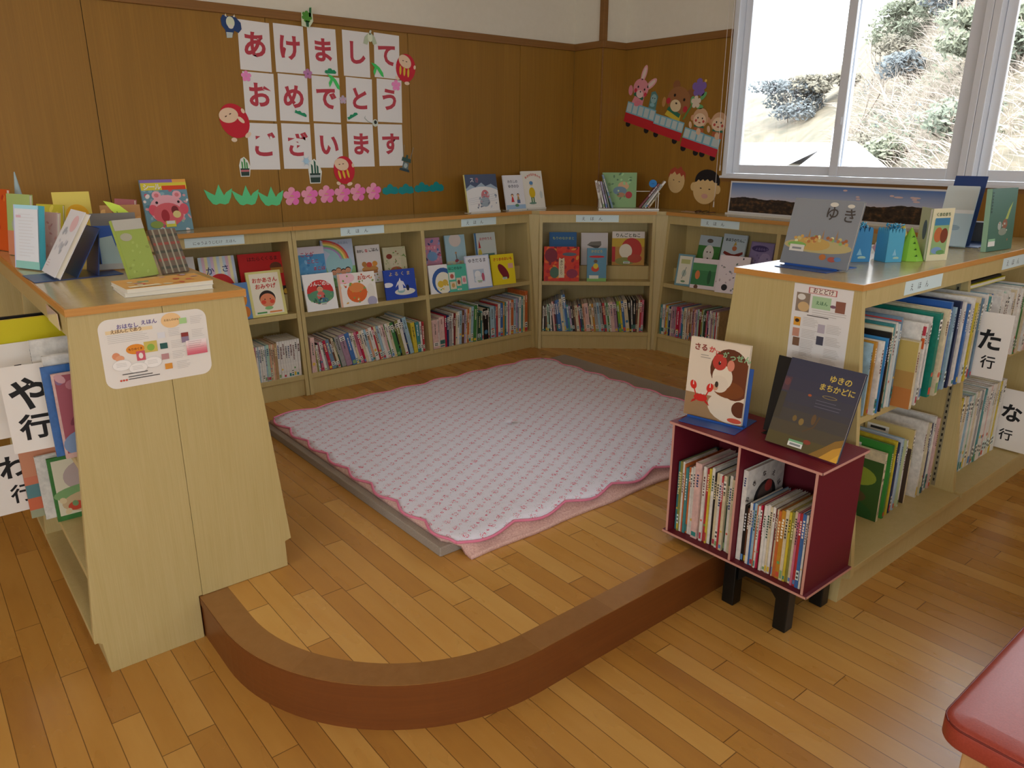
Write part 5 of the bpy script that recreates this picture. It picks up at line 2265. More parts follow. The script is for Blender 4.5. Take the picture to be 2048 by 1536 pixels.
def d(a):
    a.rect(0, 0, 1, 1, '#8b9096')
    a.rect(0, 0, 1, .28, '#7d828a')
    a.ell(.5, .3, .5, .09, '#b8aa78')
    a.ell(.42, .33, .26, .09, '#c2a05a')
    rnd = random.Random(3)
    for i in range(30):
        x = rnd.uniform(.12, .92)
        a.ell(x, .36 + .1 * rnd.random() * (1 - abs(x - .5)), .025, .022, rnd.choice(['#d0a45a', '#8fb06a', '#b87a4a', '#dcd8a4', '#a8663c', '#c8b878']))
    a.ell(.2, .3, .14, .04, '#7fae5a')
    for x in (.35, .55, .75):
        a.poly([(x - .015, .42), (x + .015, .42), (x, .56)], '#a8845a')
    a.ell(.62, .15, .05, .04, '#b8703a')
    a.ell(.76, .13, .06, .035, '#a8564a')
    a.ell(.84, .14, .05, .03, '#5a84b4')
    a.rect(.1, .2, .32, .3, '#d8d4cc')
    a.rect(.14, .23, .28, .26, '#8a8c8e')


YK = dbook('grey picture book of a snowy town on the end of the right bookcase', 2.478, 1.365, ZI + .0024, -91.8, .256, .232, 15, '#8b9096', d,
           lambda a: (a.text('ゆ', .5, .72, .2, '#4a4440', .012), a.text('き', .75, .7, .2, '#4a4440', .012), a.ell(.6, .93, .06, .03, '#d8d4c8'), a.ell(.84, .92, .05, .025, '#d8d4c8')), t=.011)
book_stand('blue steel book stand under the grey snowy town book', 2.478, 1.365, ZI, -91.8, .2, .17, 15, M_BLUE, depth=.12)


def crown(label, x, y, s, h, yaw, col, seed):
    """a small square paper box with a curly cut rim"""
    r_ = thing('paper_box', label, 'paper craft', (x, y, ZI), (0, 0, R(yaw)), 'blue paper boxes with curly rims')
    mb = MB()
    for k in range(4):
        M = Matrix.Rotation(R(90 * k), 4, 'Z')
        n = 5
        top = []
        for i in range(n):
            for j in range(7):
                t = j / 6
                top.append((-s / 2 + s * (i + t) / n, h - .018 + .018 * math.sin(PI * t) ** .6))
        pts_ = [(-s / 2, 0), (s / 2, 0)] + top[::-1]
        sub = MB().prism(pts_, 'Y', -s / 2, -s / 2 + .0012)
        sub.xf(M)
        mb.add(sub.v, sub.f)
    mb.build('walls', ink(col), r_, world=False)
    MB().box(-s / 2 + .002, s / 2 - .002, -s / 2 + .002, s / 2 - .002, 0, .001).build('floor_panel', ink(col), r_, world=False)
    rn = random.Random(seed)
    mb = MB()
    for i in range(9):
        a0 = rn.uniform(0, 6.28)
        bx, by_ = rn.uniform(-s * .35, s * .35), rn.uniform(-s * .35, s * .35)
        pts_ = [(bx + .010 * math.cos(a0 + j * .7), by_ + .010 * math.sin(a0 + j * .7), h - .012 + j * .0032) for j in range(9)]
        mb.tube(pts_, .0028, 5)
    mb.build('curled_fringe', ink('#3f9ac0'), r_, world=False, smooth=True)
    a = Art(s * .6, h * .5)
    a.poly([(.3, .2), (.7, .2), (.5, .6)], '#8ac0d8')
    a.ell(.7, .05, .3, .12, '#a8c8b8')
    f_ = a.build('stuck_on_shape', r_)
    f_.location = (0, -s / 2 - .0002, h * .1)
    return r_


crown('deep blue paper box with curly rim behind the grey snowy town book', 2.765, 1.365, .085, .125, -36, '#3a86ba', 1)
crown('lighter blue paper box with curly rim next to the green paper cone', 2.85, 1.275, .066, .122, -30, '#52a4c6', 2)
# green cone tree
CN_ = thing('paper_cone', 'bright green folded paper tree on the right bookcase', 'paper craft', (2.945, 1.245, ZI), (0, 0, R(20)))
MB().cone((0, 0, 0), .057, .003, .118, 10).build('cone', ink('#86bf3e'), CN_, world=False)
mb = MB()
for k in range(4):
    for sx in (-1, 1):
        z = .018 + k * .022
        r_ = .057 * (1 - z / .118)
        a_ = R(-118 + sx * 26)
        p = Vector((r_ * math.cos(a_), r_ * math.sin(a_), z))
        tn = Vector((-math.sin(a_), math.cos(a_), 0))
        mb.add([p - tn * .006 + Vector((math.cos(a_), math.sin(a_), 0)) * .001, p + tn * .006 + Vector((math.cos(a_), math.sin(a_), 0)) * .001, p + Vector((math.cos(a_) * .004, math.sin(a_) * .004, .008))], [(0, 1, 2)])
mb.build('cut_notch', ink('#2f5a24'), CN_, world=False)
_o = tag(MB().cone((0, 0, 0), .04, .003, .115, 10).build('paper_cone', ink('#d2cc5a')), 'yellow paper cone behind the bright green paper tree', 'paper craft')
_o.location = (3.07, 1.33, ZI)
# crumpled pink paper between the boxes and the cone
PF = thing('paper_fan', 'pink and white pleated paper scrap behind the green paper tree', 'paper craft', (2.955, 1.36, ZI))
mb = MB()
for i in range(8):
    a0, a1 = R(20 + i * 18), R(38 + i * 18)
    mb.add([(0, .004 * (i % 2), 0), (.06 * math.cos(a0), .004 * (i % 2), .065 * math.sin(a0)), (.06 * math.cos(a1), .004 * ((i + 1) % 2), .065 * math.sin(a1))], [(0, 1, 2)], i % 2)
mb.build('pleats', [ink('#d89ab0'), ink('#e8e0dc')], PF, world=False)

# cream book standing open like a tent
CBK = thing('picture_book', 'cream picture book standing ajar with a bear picture on the right bookcase', 'book', (2.955, 1.182, ZI), (0, 0, R(-18)))
k = dict(parent=CBK, world=False)
MB().box(0, .105, 0, .0016, 0, .19).build('front_cover', ink('#dcd6b4'), **k)
MB().box(.002, .1, .0018, .014, .003, .187).build('page_block', M_PAGE, **k)
bk = MB().box(0, .105, 0, .0016, 0, .19).xf(Matrix.Rotation(R(62), 4, 'Z')).build('back_cover', ink('#c4c8a4'), **k)
a = Art(.105, .19)
a.rect(.12, .12, .85, .8, '#8fb07a')
a.rect(.14, .68, .84, .82, '#3f7fa8')
a.ell(.38, .5, .2, .26, '#b8683a')
a.ell(.66, .48, .18, .26, '#7a3a24')
a.ell(.4, .2, .25, .12, '#7a9ac4')
a.ell(.6, .16, .2, .08, '#6a9a5a')
c_ = a.build('cover_picture', CBK)
c_.location = (.0525, 0, 0)
a = Art(.105, .19)
a.text('くまのまち', .12, .86, .14, '#3a5a3a', .02)
c_ = a.build('title', CBK)
c_.location = (.0525, -.002, 0)
a = Art(.06, .1)
a.ell(.5, .5, .3, .6, '#5a6a7a')
c_ = a.build('back_picture', CBK)
c_.matrix_basis = Matrix.Rotation(R(62), 4, 'Z') @ Matrix.Translation((.05, .002, .06)) @ Matrix.Rotation(R(180), 4, 'Z')

# pale blue book leaning on a navy stand, seen from its side
PB = dbook('pale blue picture book leaning back on a navy stand on the right bookcase', 3.45, 1.30, ZI + .003, -80, .12, .262, 24, '#b9d3e4',
           lambda a: (a.rect(0, .58, 1, 1, '#c4cccc'), a.rect(0, .54, 1, .6, '#e2e6ea'), a.ell(.5, .3, .2, .1, '#9cb8d0'), a.lines(.3, .34, .7, 3, .03, '#8aa8c0', .008)), t=.012)
NS = thing('book_stand', 'navy sloping book stand behind the pale blue book', 'book stand', (3.56, 1.30, ZI), (0, 0, R(-84)))
MB().box(-.085, .085, -.05, .2, 0, .002).build('base_plate', M_NAVY, NS, world=False)
MB().prism([(.0, .002), (.0022, .002), (.105, .285), (.1028, .285)], 'X', -.085, .04).build('back_plate', M_NAVY, NS, world=False)
BKB = tag(MB().box(-.055, .055, -.035, .035, 0, .085).box(-.02, .02, -.036, -.035, .02, .06).build('black_box', M_BLACKP, bevel=.004), 'small black box beside the navy book stand', 'box')
BKB.location, BKB.rotation_euler = (3.80, 1.30, ZI), (0, 0, R(-70))


def d(a):
    a.rect(0, 0, 1, 1, '#476f5e')
    a.poly([(.62, .5), (.72, .5), (.86, .78), (.72, .66)], '#a8b45a')
    a.ell(.62, .42, .1, .1, '#8a5a44')
    a.ell(.42, .4, .07, .08, '#a8b0a8')
    a.ell(.56, .3, .16, .07, '#8a9484')
    a.blobs(10, 3, .02, ['#c8ccc0', '#a86a4a', '#8a9a84'], .3, .15, .8, .45)
    a.rect(.04, .08, .3, .2, '#dcdcd8')
    a.rect(.04, .16, .3, .2, '#8ab894')
    for i in range(7):
        a.rect(.02, .62 + i * .05, .07, .65 + i * .05, '#2f4a3e')


dbook('dark green picture book standing upright near the right edge of the picture', 3.505, 1.128, ZI, -6, .21, .246, 4, '#476f5e', d, t=.02, spine='#8fb49a')

# ------------------------------------------------------------------ displays on the left island
# thick white book with turquoise side
A1 = dbook('thick white book with turquoise edges standing near the left edge of the picture', .345, 3.02, ZI, -66, .135, .212, 9, '#dde3ea',
           lambda a: (a.rect(0, .94, 1, 1, '#a8dcec'), a.rect(0, .0, 1, .12, '#8fc8c0'), a.rect(.0, 0, .04, 1, '#c4c8ea'), a.lines(.2, .86, .85, 14, .05, '#d4d6da', .01), a.rect(.1, .8, .3, .84, '#d8b8c4')), t=.022, spine='#bcd6e6')
MB().box(.0635, .0675, 0, .022, 0, .212).build('turquoise_side', ink('#49a8b8'), A1, world=False)
# white book leaning against a navy stand
A2 = dbook('slim white book leaning steeply on a navy stand on the left bookcase', .372, 2.795, ZI + .0024, -88, .19, .225, 31, '#d8d8dc',
           lambda a: (a.ell(.66, .8, .2, .15, '#d8b4b8'), a.blobs(14, 8, .06, ['#b4b8c0', '#a8acb4', '#c4c4cc'], .15, .3, .9, .7), a.lines(.1, .2, .3, 3, .04, '#c8a8ac', .01)), t=.016, spine='#e2e4dc')
NS2 = thing('book_stand', 'navy steel book stand with a broad base plate on the left bookcase', 'book stand', (.40, 2.795, ZI), (0, 0, R(-87)))
MB().box(-.09, .09, -.085, .17, 0, .002).build('base_plate', M_NAVY, NS2, world=False)
MB().prism([(.035, .002), (.038, .002), (.125, .15), (.122, .15)], 'X', -.08, .08).build('back_plate', M_NAVY, NS2, world=False)
MB().prism([(.10, .002), (.1025, .002), (.125, .15), (.1225, .15)], 'X', -.07, .07).build('back_strut', M_NAVY, NS2, world=False)


def d(a):
    a.rect(0, .78, 1, 1, '#6e6a66')
    a.rect(0, .1, 1, .78, '#2f55a0')
    pts_ = [(.12, .1), (.12, .56), (.42, .6)]
    for i in range(6):
        pts_ += [(.48 + i * .09, .44 + (.0 if i % 2 else -.05)), (.52 + i * .09, .56 - i * .015)]
    pts_ += [(.98, .3), (.98, .1)]
    a.poly(pts_, '#a4b8b4')
    a.ell(.86, .26, .1, .16, '#2f55a0')
    a.rect(0, 0, 1, .1, '#a8a49c')
    a.rect(0, .1, .1, .74, '#15161a')


dbook('blue picture book of grey spiky ice standing behind the navy stand on the left bookcase', .585, 2.80, ZI + .0045, -14, .135, .185, 10, '#2f55a0', d, t=.012, lift=.0)
# green book leaning, seen edge on, with a plaid book beside it
GB = dbook('olive green book leaning against the display on the left bookcase', .612, 2.60, ZI, 24, .105, .185, 16, '#97a84c',
           lambda a: (a.blobs(12, 4, .05, ['#8a9a44', '#a4b45a'], .05, .05, .95, .6), a.rect(0, .82, 1, 1, '#b4b0a4'), a.ell(.3, .7, .2, .12, '#a8a48c')), t=.012)
PL = dbook('brown and grey plaid covered book leaning at the right side of the left bookcase', .715, 2.62, ZI, 12, .09, .15, 24, '#6a5a4c',
           lambda a: ([a.rect(0, .1 + i * .18, 1, .16 + i * .18, '#8a4a40' if i % 2 else '#4a4a40') for i in range(5)], [a.rect(.1 + i * .24, 0, .16 + i * .24, 1, '#94907c') for i in range(4)]), t=.01)
# leaf
LF = thing('paper_leaf', 'lime green paper leaf sticking up from the display on the left bookcase', 'paper craft', (.63, 2.86, ZI + .005), (R(-4), 0, R(-30)))
MB().tube([(0, 0, 0), (.0, 0, .12), (-.02, 0, .185)], .0022, 6).build('stem', ink('#7a8a34'), LF, world=False)
MB().prism([(x * .9 - .01, z + .17) for x, z in [(-.055, .05), (-.03, .045), (.0, .035), (.03, .012), (.042, -.012), (.03, -.02), (0, -.008), (-.03, .018)]], 'Y', -.001, 0).build('blade', ink('#c2d848'), LF, world=False)
# yellow book with a plain round yellow shape
YB = dbook('yellow picture book at the back of the left bookcase', .565, 3.33, ZI, -8, .125, .235, 7, '#cdb84e',
           lambda a: (a.rect(0, .0, 1, 1, '#d2be58'), a.ell(.6, .62, .32, .34, '#d8a51c')), t=.012)
dbook('dusty pink book standing edge on behind the navy stand on the left bookcase', .675, 3.12, ZI, -70, .12, .215, 8, '#a8646a', None, t=.01)
dbook('tan and orange picture book behind the blue ice book on the left bookcase', .66, 3.02, ZI, -14, .13, .2, 8, '#a87a48',
      lambda a: a.blobs(12, 5, .08, ['#c89a5c', '#8a5a34', '#b8884c'], .05, .5, .95, .98), t=.01)
dbook('pale rose picture book standing between the thick white book and the slim leaning one', .41, 3.06, ZI, -70, .12, .185, 10, '#cbb0ac',
      lambda a: a.blobs(16, 5, .06, ['#b88a8a', '#d8c4bc', '#c89a94'], .05, .05, .95, .95), t=.012)
dbook('yellow green picture book behind the pale rose book on the left bookcase', .45, 3.22, ZI, -60, .13, .2, 8, '#c0b83c', lambda a: a.blobs(8, 6, .1, ['#d8cc5a', '#9aa83c'], .05, .3, .95, .95), t=.01)
dbook('light green and white picture book at the left edge of the picture', .375, 3.42, ZI, -70, .16, .23, 8, '#a8c078',
      lambda a: (a.rect(0, .0, 1, .4, '#d08a6c'), a.ell(.5, .5, .3, .2, '#a8b4a8')), t=.012)
dbook('vivid orange picture book at the left edge of the picture', .34, 3.66, ZI, -74, .14, .24, 8, '#d2581e', lambda a: a.blobs(8, 9, .1, ['#b83420', '#e07a2c'], .05, .05, .95, .95), t=.012)
_o = tag(MB().cone((0, 0, 0), .04, .002, .30, 12).build('paper_cone', ink('#9fb4b8')), 'tall pale blue paper cone at the left edge of the picture', 'paper craft')
_o.location = (.45, 3.78, ZI)
PS = sheet('paper_slip', 'small white paper slip lying in front of the slim leaning book on the left bookcase', 'paper', .07, .05, (.375, 2.86, ZI + .0006), (R(-90), 0, R(-40)), M_WHITE)

# two booklets lying on the corner of the left island
for i, (z, rz, lab, top) in enumerate(((0, -2, 'thick white paged booklet lowest on the front corner of the left bookcase', '#dcd8d0'), (.0125, 1.5, 'booklet with an orange picture cover lying on the front corner of the left bookcase', '#d9a860'))):
    b_ = thing('booklet', lab, 'book', (.598, 2.352, ZI + z), (0, 0, R(rz)), 'booklets lying on the left bookcase')
    k = dict(parent=b_, world=False)
    MB().box(-.118, .118, -.082, .082, .0007, .0112).build('page_block', M_PAGE, **k)
    MB().box(-.12, .12, -.083, .083, 0, .0007).build('back_cover', ink('#dcd8d0'), **k)
    MB().box(-.12, .12, -.083, .083, .0112, .012).build('front_cover', ink(top), **k)
    if i:
        a = Art(.24, .166)
        a.blobs(26, 7, .05, ['#c86a4a', '#e2c48a', '#d8904a', '#b8a0b0', '#e0d8b4', '#8aa07a', '#d46a5a'], .05, .1, .95, .95)
        a.rect(.05, .05, .4, .2, '#e8dcb8')
        c_ = a.build('cover_picture', b_)
        c_.matrix_basis = Matrix.Translation((0, -.083, .0121)) @ Matrix.Rotation(R(-90), 4, 'X')

# ------------------------------------------------------------------ notices on the end panels


def d(a):
    a.text('おはなし', .16, .855, .05, '#5a4a8a', .02)
    a.text('えほん', .38, .875, .05, '#5a4a8a', .02)
    a.rect(.06, .79, .48, .84, '#e6cda0')
    a.text('えほんとであう', .1, .797, .045, '#5a3a2a', .012, track=.9)
    a.lines(.07, .77, .48, 5, .026, '#a8a4a0', .004, 3)
    a.ell(.66, .88, .095, .075, '#e8c08a')
    a.text('えほんのはなし', .59, .875, .024, '#6a4a2a', .02)
    a.ell(.3, .535, .085, .05, '#de8a2c')
    a.text('もりのくま', .235, .525, .026, '#5a2a14', .02)
    a.ell(.12, .47, .035, .035, '#d8906a')
    a.ell(.15, .43, .04, .03, '#e0a07a')
    a.rect(.38, .46, .5, .62, '#c8b45c')
    a.ell(.44, .53, .035, .035, '#8ab04a')
    a.rect(.3, .36, .38, .5, '#c85a68')
    a.ell(.34, .43, .02, .03, '#e8e0d8')
    for cx_, cy_ in ((.16, .33), (.44, .31), (.3, .26)):
        a.ell(cx_, cy_, .085, .055, '#c9c6c2')
        a.ell(cx_, cy_, .082, .052, '#ebe7e2')
        a.lines(cx_ - .05, cy_ + .03, cx_ + .05, 3, .022, '#b4b0ac', .004, 5)
    a.lines(.15, .2, .46, 1, .03, '#4a4644', .012)
    a.lines(.2, .155, .5, 2, .035, '#4a4644', .012)
    for i in range(3):
        a.ell(.13 + i * .025, .11, .01, .01, '#c8503c')
    cs = [(.77, .85, '#a8cc8a'), (.55, .68, '#d8d8dc'), (.77, .63, '#8a3a34'), (.77, .57, '#8a7a90'), (.56, .52, '#2f5a54'), (.56, .36, '#b88a8a'), (.58, .21, '#d8923a')]
    for x, y, c in cs:
        a.rect(x - .035, y - .04, x + .035, y + .045, c)
    for x, y in ((.84, .9), (.62, .76), (.84, .7), (.63, .58), (.63, .42), (.66, .26)):
        a.lines(x, y, x + .13, 5, .025, '#b0acaa', .004, int(x * 99 + y * 50))
    for i in range(8):
        c = ['#ecdcda', '#ecd8d6', '#e8c8c8', '#e4b4b6', '#de9ca2', '#d8848e', '#d4707e', '#d06474'][i]
        a.rect(.77, .52 - i * .0275, .97, .5475 - i * .0275, c)
    a.lines(.79, .53, .95, 4, .03, '#a88a8c', .005, 9)


sheet('notice', 'white round cornered picture book notice on the end panel of the left bookcase', 'notice', .283, .194, (.524, 2.2064, .862), (0, 0, 0), M_GLOSSW, d, None, 'printing', .0005, .028)


def d(a):
    a.rect(.26, .905, .74, .975, '#b8605c')
    a.rect(.28, .912, .72, .968, '#e4dcd2')
    a.text('おとどけ', .33, .92, .09, '#6a3a34', .02)
    a.rect(.06, .68, .3, .9, '#8a7a6a')
    a.ell(.15, .85, .07, .05, '#d8d4cc')
    a.ell(.2, .74, .1, .08, '#c8a878')
    a.rect(.34, .74, .66, .88, '#a4c49a')
    a.text('えほん', .4, .79, .07, '#3f6a4a', .02)
    a.rect(.74, .73, .9, .86, '#8a5a48')
    a.ell(.7, .79, .05, .025, '#7a5a6a')
    a.lines(.36, .72, .94, 3, .025, '#b0a8a0', .005, 2)
    a.lines(.28, .655, .78, 1, .03, '#5a524c', .01)
    cs = [(.12, .56, '#d89a34'), (.12, .43, '#c08a74'), (.14, .32, '#7a5a44'), (.55, .52, '#b4aab4'), (.55, .38, '#4a4a58')]
    for x, y, c in cs:
        a.rect(x - .06, y - .05, x + .06, y + .05, c)
    a.ell(.12, .57, .04, .03, '#3a2a20')
    for x, y in ((.22, .62), (.22, .48), (.22, .36), (.64, .58), (.64, .44), (.22, .26), (.64, .3), (.1, .2), (.6, .18)):
        a.lines(x, y, x + .27, 6, .018, '#b4aca4', .004, int(x * 90 + y * 77))


sheet('notice', 'tall white information sheet taped to the end panel of the right bookcase', 'notice', .202, .285, (RX0 - .0006, 1.212, .788), (0, 0, R(-90)), M_WHITE, d, None, 'printing', .0005)


# ------------------------------------------------------------------ new year greeting on the back wall
WALLP = WY - .0006
KW = [('あ', 1.683, 2.004, -2), ('け', 1.878, 2.004, -1), ('ま', 2.075, 2.005, 0), ('し', 2.282, 2.007, -1), ('て', 2.482, 2.009, -2),
      ('お', 1.685, 1.754, -1.5), ('め', 1.877, 1.754, -2), ('で', 2.073, 1.755, -2), ('と', 2.284, 1.758, -2), ('う', 2.488, 1.761, -1.5),
      ('ご', 1.683, 1.498, -1), ('ざ', 1.876, 1.499, -1), ('い', 2.071, 1.502, -1), ('ま', 2.281, 1.505, 0), ('す', 2.485, 1.507, 0)]
RN = ['top', 'middle', 'bottom']
for i, (ch, x, z, rz) in enumerate(KW):
    def d(a, ch=ch, rz=rz):
        a.text(ch, .11, .33, .78, '#b23c48', .034)
    w_, h_ = .170, .242
    o = sheet('greeting_card', 'white sheet with a red character, %s in the %s greeting row' % (ordinal(i % 5 + 1), RN[i // 5]), 'paper',
              w_, h_, (x, WALLP - .0002 * (i % 2), z - h_ / 2), (0, R(-rz * .9), 0), M_WHITE, d, 'greeting sheets on the wood panelled wall', 'character', .0005)


def wall_root(name, label, x, z, group=None, rot=0, lay=0):
    return thing(name, label, 'wall decoration', (x, WY - .0012 - .0008 * lay, z), (0, R(-rot), 0), group)


def mpc(root, name, pts, c, y=0):
    return piece(root, name, pts, c, 1.0, y)


def daruma(label, x, z, s, rot, lines=True):
    r_ = wall_root('paper_doll', label, x, z, 'round red paper dolls round the greeting', rot, 1)
    mpc(r_, 'body', circ(0, 0, .068 * s, .08 * s, 28), '#c01f30')
    mpc(r_, 'face', circ(-.012 * s, .034 * s, .046 * s, .034 * s, 22, -20), '#e2c3a4', .001)
    for i, dx in enumerate((-.026, -.002)):
        mpc(r_, 'eye', circ(dx * s, .036 * s, .006 * s, .0025 * s, 10), '#5a3a30', .0018)
    if lines:
        for i in range(3):
            mpc(r_, 'gold_stripe', circ((-.035 + .028 * i) * s, -.022 * s, .007 * s, .026 * s, 14, 8), '#d9b83a', .001)
    else:
        mpc(r_, 'arm', circ(.03 * s, -.01 * s, .009 * s, .02 * s, 14, 20), '#e4ccb0', .001)
    mpc(r_, 'foot', circ(-.05 * s, -.07 * s, .014 * s, .01 * s, 14, -30), '#e2c8ac', .001)
    mpc(r_, 'foot', circ(.022 * s, -.083 * s, .018 * s, .01 * s, 14, 10), '#e2c8ac', .001)
    mpc(r_, 'hand', circ(.06 * s, .02 * s, .008 * s, .012 * s, 12), '#e2c8ac', .001)
    return r_


daruma('round red paper doll with yellow stripes at the upper right of the greeting', 2.612, 1.952, 1.0, -12)
daruma('big tilted red paper doll at the left of the greeting, no yellow stripes', 1.538, 1.628, 1.12, 28, False)
daruma('round red paper doll with yellow stripes below the greeting', 2.16, 1.366, 1.0, 6)


def bamboo_pot(label, x, z, s, dark=False):
    r_ = wall_root('paper_plant', label, x, z, 'paper pine and bamboo pots round the greeting', 0, 1)
    mpc(r_, 'paper_backing', [(-.028 * s, -.05 * s), (.022 * s, -.05 * s), (.032 * s, .0 * s), (.02 * s, .035 * s), (0, .055 * s), (-.02 * s, .045 * s), (-.032 * s, .01 * s)], '#dfe0d6')
    mpc(r_, 'pot', [(-.024 * s, -.046 * s), (.02 * s, -.046 * s), (.024 * s, -.006 * s), (-.026 * s, -.006 * s)], '#2c4038', .001)
    for i, (dx, hh) in enumerate(((-.014, .034), (.0, .05), (.012, .03))):
        mpc(r_, 'bamboo', [((dx - .004) * s, -.006 * s), ((dx + .004) * s, -.006 * s), ((dx + .004) * s, (hh - .008) * s), ((dx - .004) * s, hh * s)], '#3f8f4a' if not dark else '#2a5a48', .001)
    mpc(r_, 'ribbon', [(-.025 * s, -.024 * s), (.021 * s, -.024 * s), (.022 * s, -.014 * s), (-.025 * s, -.014 * s)], '#c06a70' if not dark else '#9aa4a4', .0018)
    return r_


bamboo_pot('small pine and bamboo pot cut-out at the lower left of the greeting', 1.568, 1.391, .98)
r_ = bamboo_pot('dark pine and bamboo pot cut-out below the greeting, left of the lower red doll', 1.975, 1.36, 1.3, True)
r_ = wall_root('paper_plant', 'dark grey twigged pine cut-out at the lower right of the greeting', 2.592, 1.42, 'paper pine and bamboo pots round the greeting', -14, 1)
mpc(r_, 'base', [(-.04, -.07), (.035, -.07), (.03, -.055), (-.035, -.055)], '#2f4248')
mpc(r_, 'pot', [(-.022, -.055), (.022, -.055), (.02, -.015), (-.02, -.015)], '#5f7070')
mpc(r_, 'pot_mark', circ(0, -.035, .013, .015, 14), '#a8b4b0', .001)
mpc(r_, 'pine', [(-.034, -.012), (.034, -.012), (.03, .012), (.008, .01), (.006, .03), (-.006, .03), (-.008, .012), (-.032, .012)], '#33504a')
for x0 in (-.026, .026):
    mpc(r_, 'twig', [(x0 - .002, .01), (x0 + .002, .01), (x0 * 1.3 + .002, .085), (x0 * 1.3 - .001, .085)], '#8a8a80')
r_ = wall_root('paper_plant', 'bright green pine tuft cut-out on the rail above the greeting', 1.985, 2.172, 'paper pine and bamboo pots round the greeting', 0, 22)
mpc(r_, 'paper_backing', [(-.034, -.048), (.01, -.055), (.036, -.02), (.034, .05), (.022, .055), (.008, .02), (-.03, .022)], '#c9d2b4')
mpc(r_, 'tuft', blossom(.03, 7, .3), '#4f8f34', .001)
mpc(r_, 'stem', [(-.006, -.05), (.008, -.05), (.01, -.02), (-.01, -.02)], '#2f5a3a', .001)
mpc(r_, 'bamboo', [(.012, 0), (.026, 0), (.03, .048), (.018, .046)], '#2f6a3c', .001)
r_ = wall_root('paper_ox', 'dark blue and white dancing ox cut-out at the upper left corner of the greeting', 1.572, 2.09, None, 0, 1)
mpc(r_, 'body', [(-.052, .03), (-.04, .05), (-.01, .045), (.02, .05), (.05, .02), (.052, -.01), (.034, -.03), (.012, -.02), (.0, -.05), (-.03, -.055), (-.034, -.02), (-.05, 0)], '#26406e')
mpc(r_, 'face', circ(-.004, .018, .022, .027, 18), '#d4d8bc', .001)
mpc(r_, 'snout', circ(-.004, -.002, .014, .011, 14), '#dcd6c8', .0018)
mpc(r_, 'horn', [(-.03, .046), (-.02, .04), (-.024, .06)], '#dcd8c4', .001)
mpc(r_, 'horn', [(.012, .044), (.022, .044), (.022, .06)], '#dcd8c4', .001)
mpc(r_, 'apron', [(-.03, -.03), (.004, -.03), (-.002, -.055), (-.03, -.058)], '#b9c4c0', .001)
r_ = wall_root('paper_crane', 'pale white and green crane cut-out between the top fourth and fifth sheets', 2.377, 2.098, None, 0, 2)
mpc(r_, 'wing', [(-.045, -.03), (-.02, -.036), (0, .005), (.02, -.034), (.044, -.026), (.03, .01), (.008, .028), (-.01, .026), (-.034, .006)], '#b4bfa2')
mpc(r_, 'body', circ(0, .004, .016, .024, 16), '#d6dcc0', .001)
mpc(r_, 'neck', [(-.003, .02), (.004, .02), (.012, .04), (.004, .044), (-.004, .034)], '#d0d4c4', .001)
FL = 'paper blossoms scattered on the greeting'
for lab, x, z, s, c in (('flat pink paper blossom at the left of the second row of the greeting', 1.624, 1.853, .028, '#e88abf'), ('purple pink patterned blossom between the first and second rows of the greeting', 1.974, 1.884, .027, '#b87aa8'),
                        ('flat pink paper blossom at the right of the second row of the greeting', 2.539, 1.851, .032, '#e88abf'), ('faint lilac paper blossom right of the third column of the greeting', 2.180, 1.757, .024, '#b8a4b4')):
    r_ = wall_root('paper_blossom', lab, x, z, FL, 0, 2)
    mpc(r_, 'petals', blossom(s), c)
    mpc(r_, 'centre', circ(0, 0, s * .2, s * .2, 12), '#d89ab4' if 'purple' not in lab else '#8a5a88', .001)
r_ = wall_root('paper_pine', 'dark green cloud shaped pine cut-out under the third top sheet', 2.113, 1.906, 'small green paper leaves on the greeting', 0, 2)
mpc(r_, 'needles', [(-.036, -.008), (-.03, .004), (-.018, .004), (-.012, .014), (.004, .015), (.012, .006), (.024, .008), (.036, -.004), (.03, -.013), (-.03, -.013)], '#1f8a5a')
for lab, x, z, rot in (('light green bamboo leaf cut-out below the dark green pine cloud', 2.128, 1.85, 0), ('light green bamboo leaf cut-out left of the upper right red doll', 2.417, 1.93, 6)):
    r_ = wall_root('paper_leaf', lab, x, z, 'small green paper leaves on the greeting', rot, 2)
    mpc(r_, 'blade', [(-.038, .042), (-.01, .034), (.016, .012), (.034, -.018), (.036, -.042), (.02, -.034), (.004, -.006), (-.004, .008), (-.014, -.012), (-.026, -.03), (-.03, -.006), (-.018, .014)], '#43c25f')
for lab, x, z, rot in (('short dark green pine strip on the second sheet of the middle row', 1.915, 1.676, -14), ('short dark green pine strip on the fourth sheet of the middle row', 2.235, 1.671, 32)):
    r_ = wall_root('paper_pine', lab, x, z, 'small green paper leaves on the greeting', rot, 2)
    mpc(r_, 'needles', [(-.035, -.006), (-.034, .010), (-.02, .006), (-.008, .012), (.006, .004), (.02, .008), (.034, 0), (.035, -.012), (.0, -.009)], '#1f8a5f')
r_ = wall_root('paper_ornament', 'tiny black and white ornament with a hooked string between fourth and fifth sheets', 2.383, 1.634, None, 0, 3)
mpc(r_, 'disc', circ(0, 0, .019, .021, 16), '#c9d0c0')
mpc(r_, 'mark', circ(.001, .004, .010, .011, 12), '#2a2c2a', .001)
mpc(r_, 'string', [(-.02, -.004), (-.05, .006), (-.072, .026), (-.064, .04), (-.068, .026), (-.048, .009), (-.02, 0)], '#9aa49a', .001)
r_ = wall_root('paper_snowflake', 'pale blue paper snowflake on the second sheet of the bottom row', 1.925, 1.419, None, 0, 2)
pts = []
for i in range(24):
    rr = .032 if i % 4 == 0 else (.012 if i % 2 else .021)
    pts.append((rr * math.cos(PI * i / 12), rr * math.sin(PI * i / 12)))
mpc(r_, 'flake', pts, '#a9cbe0')

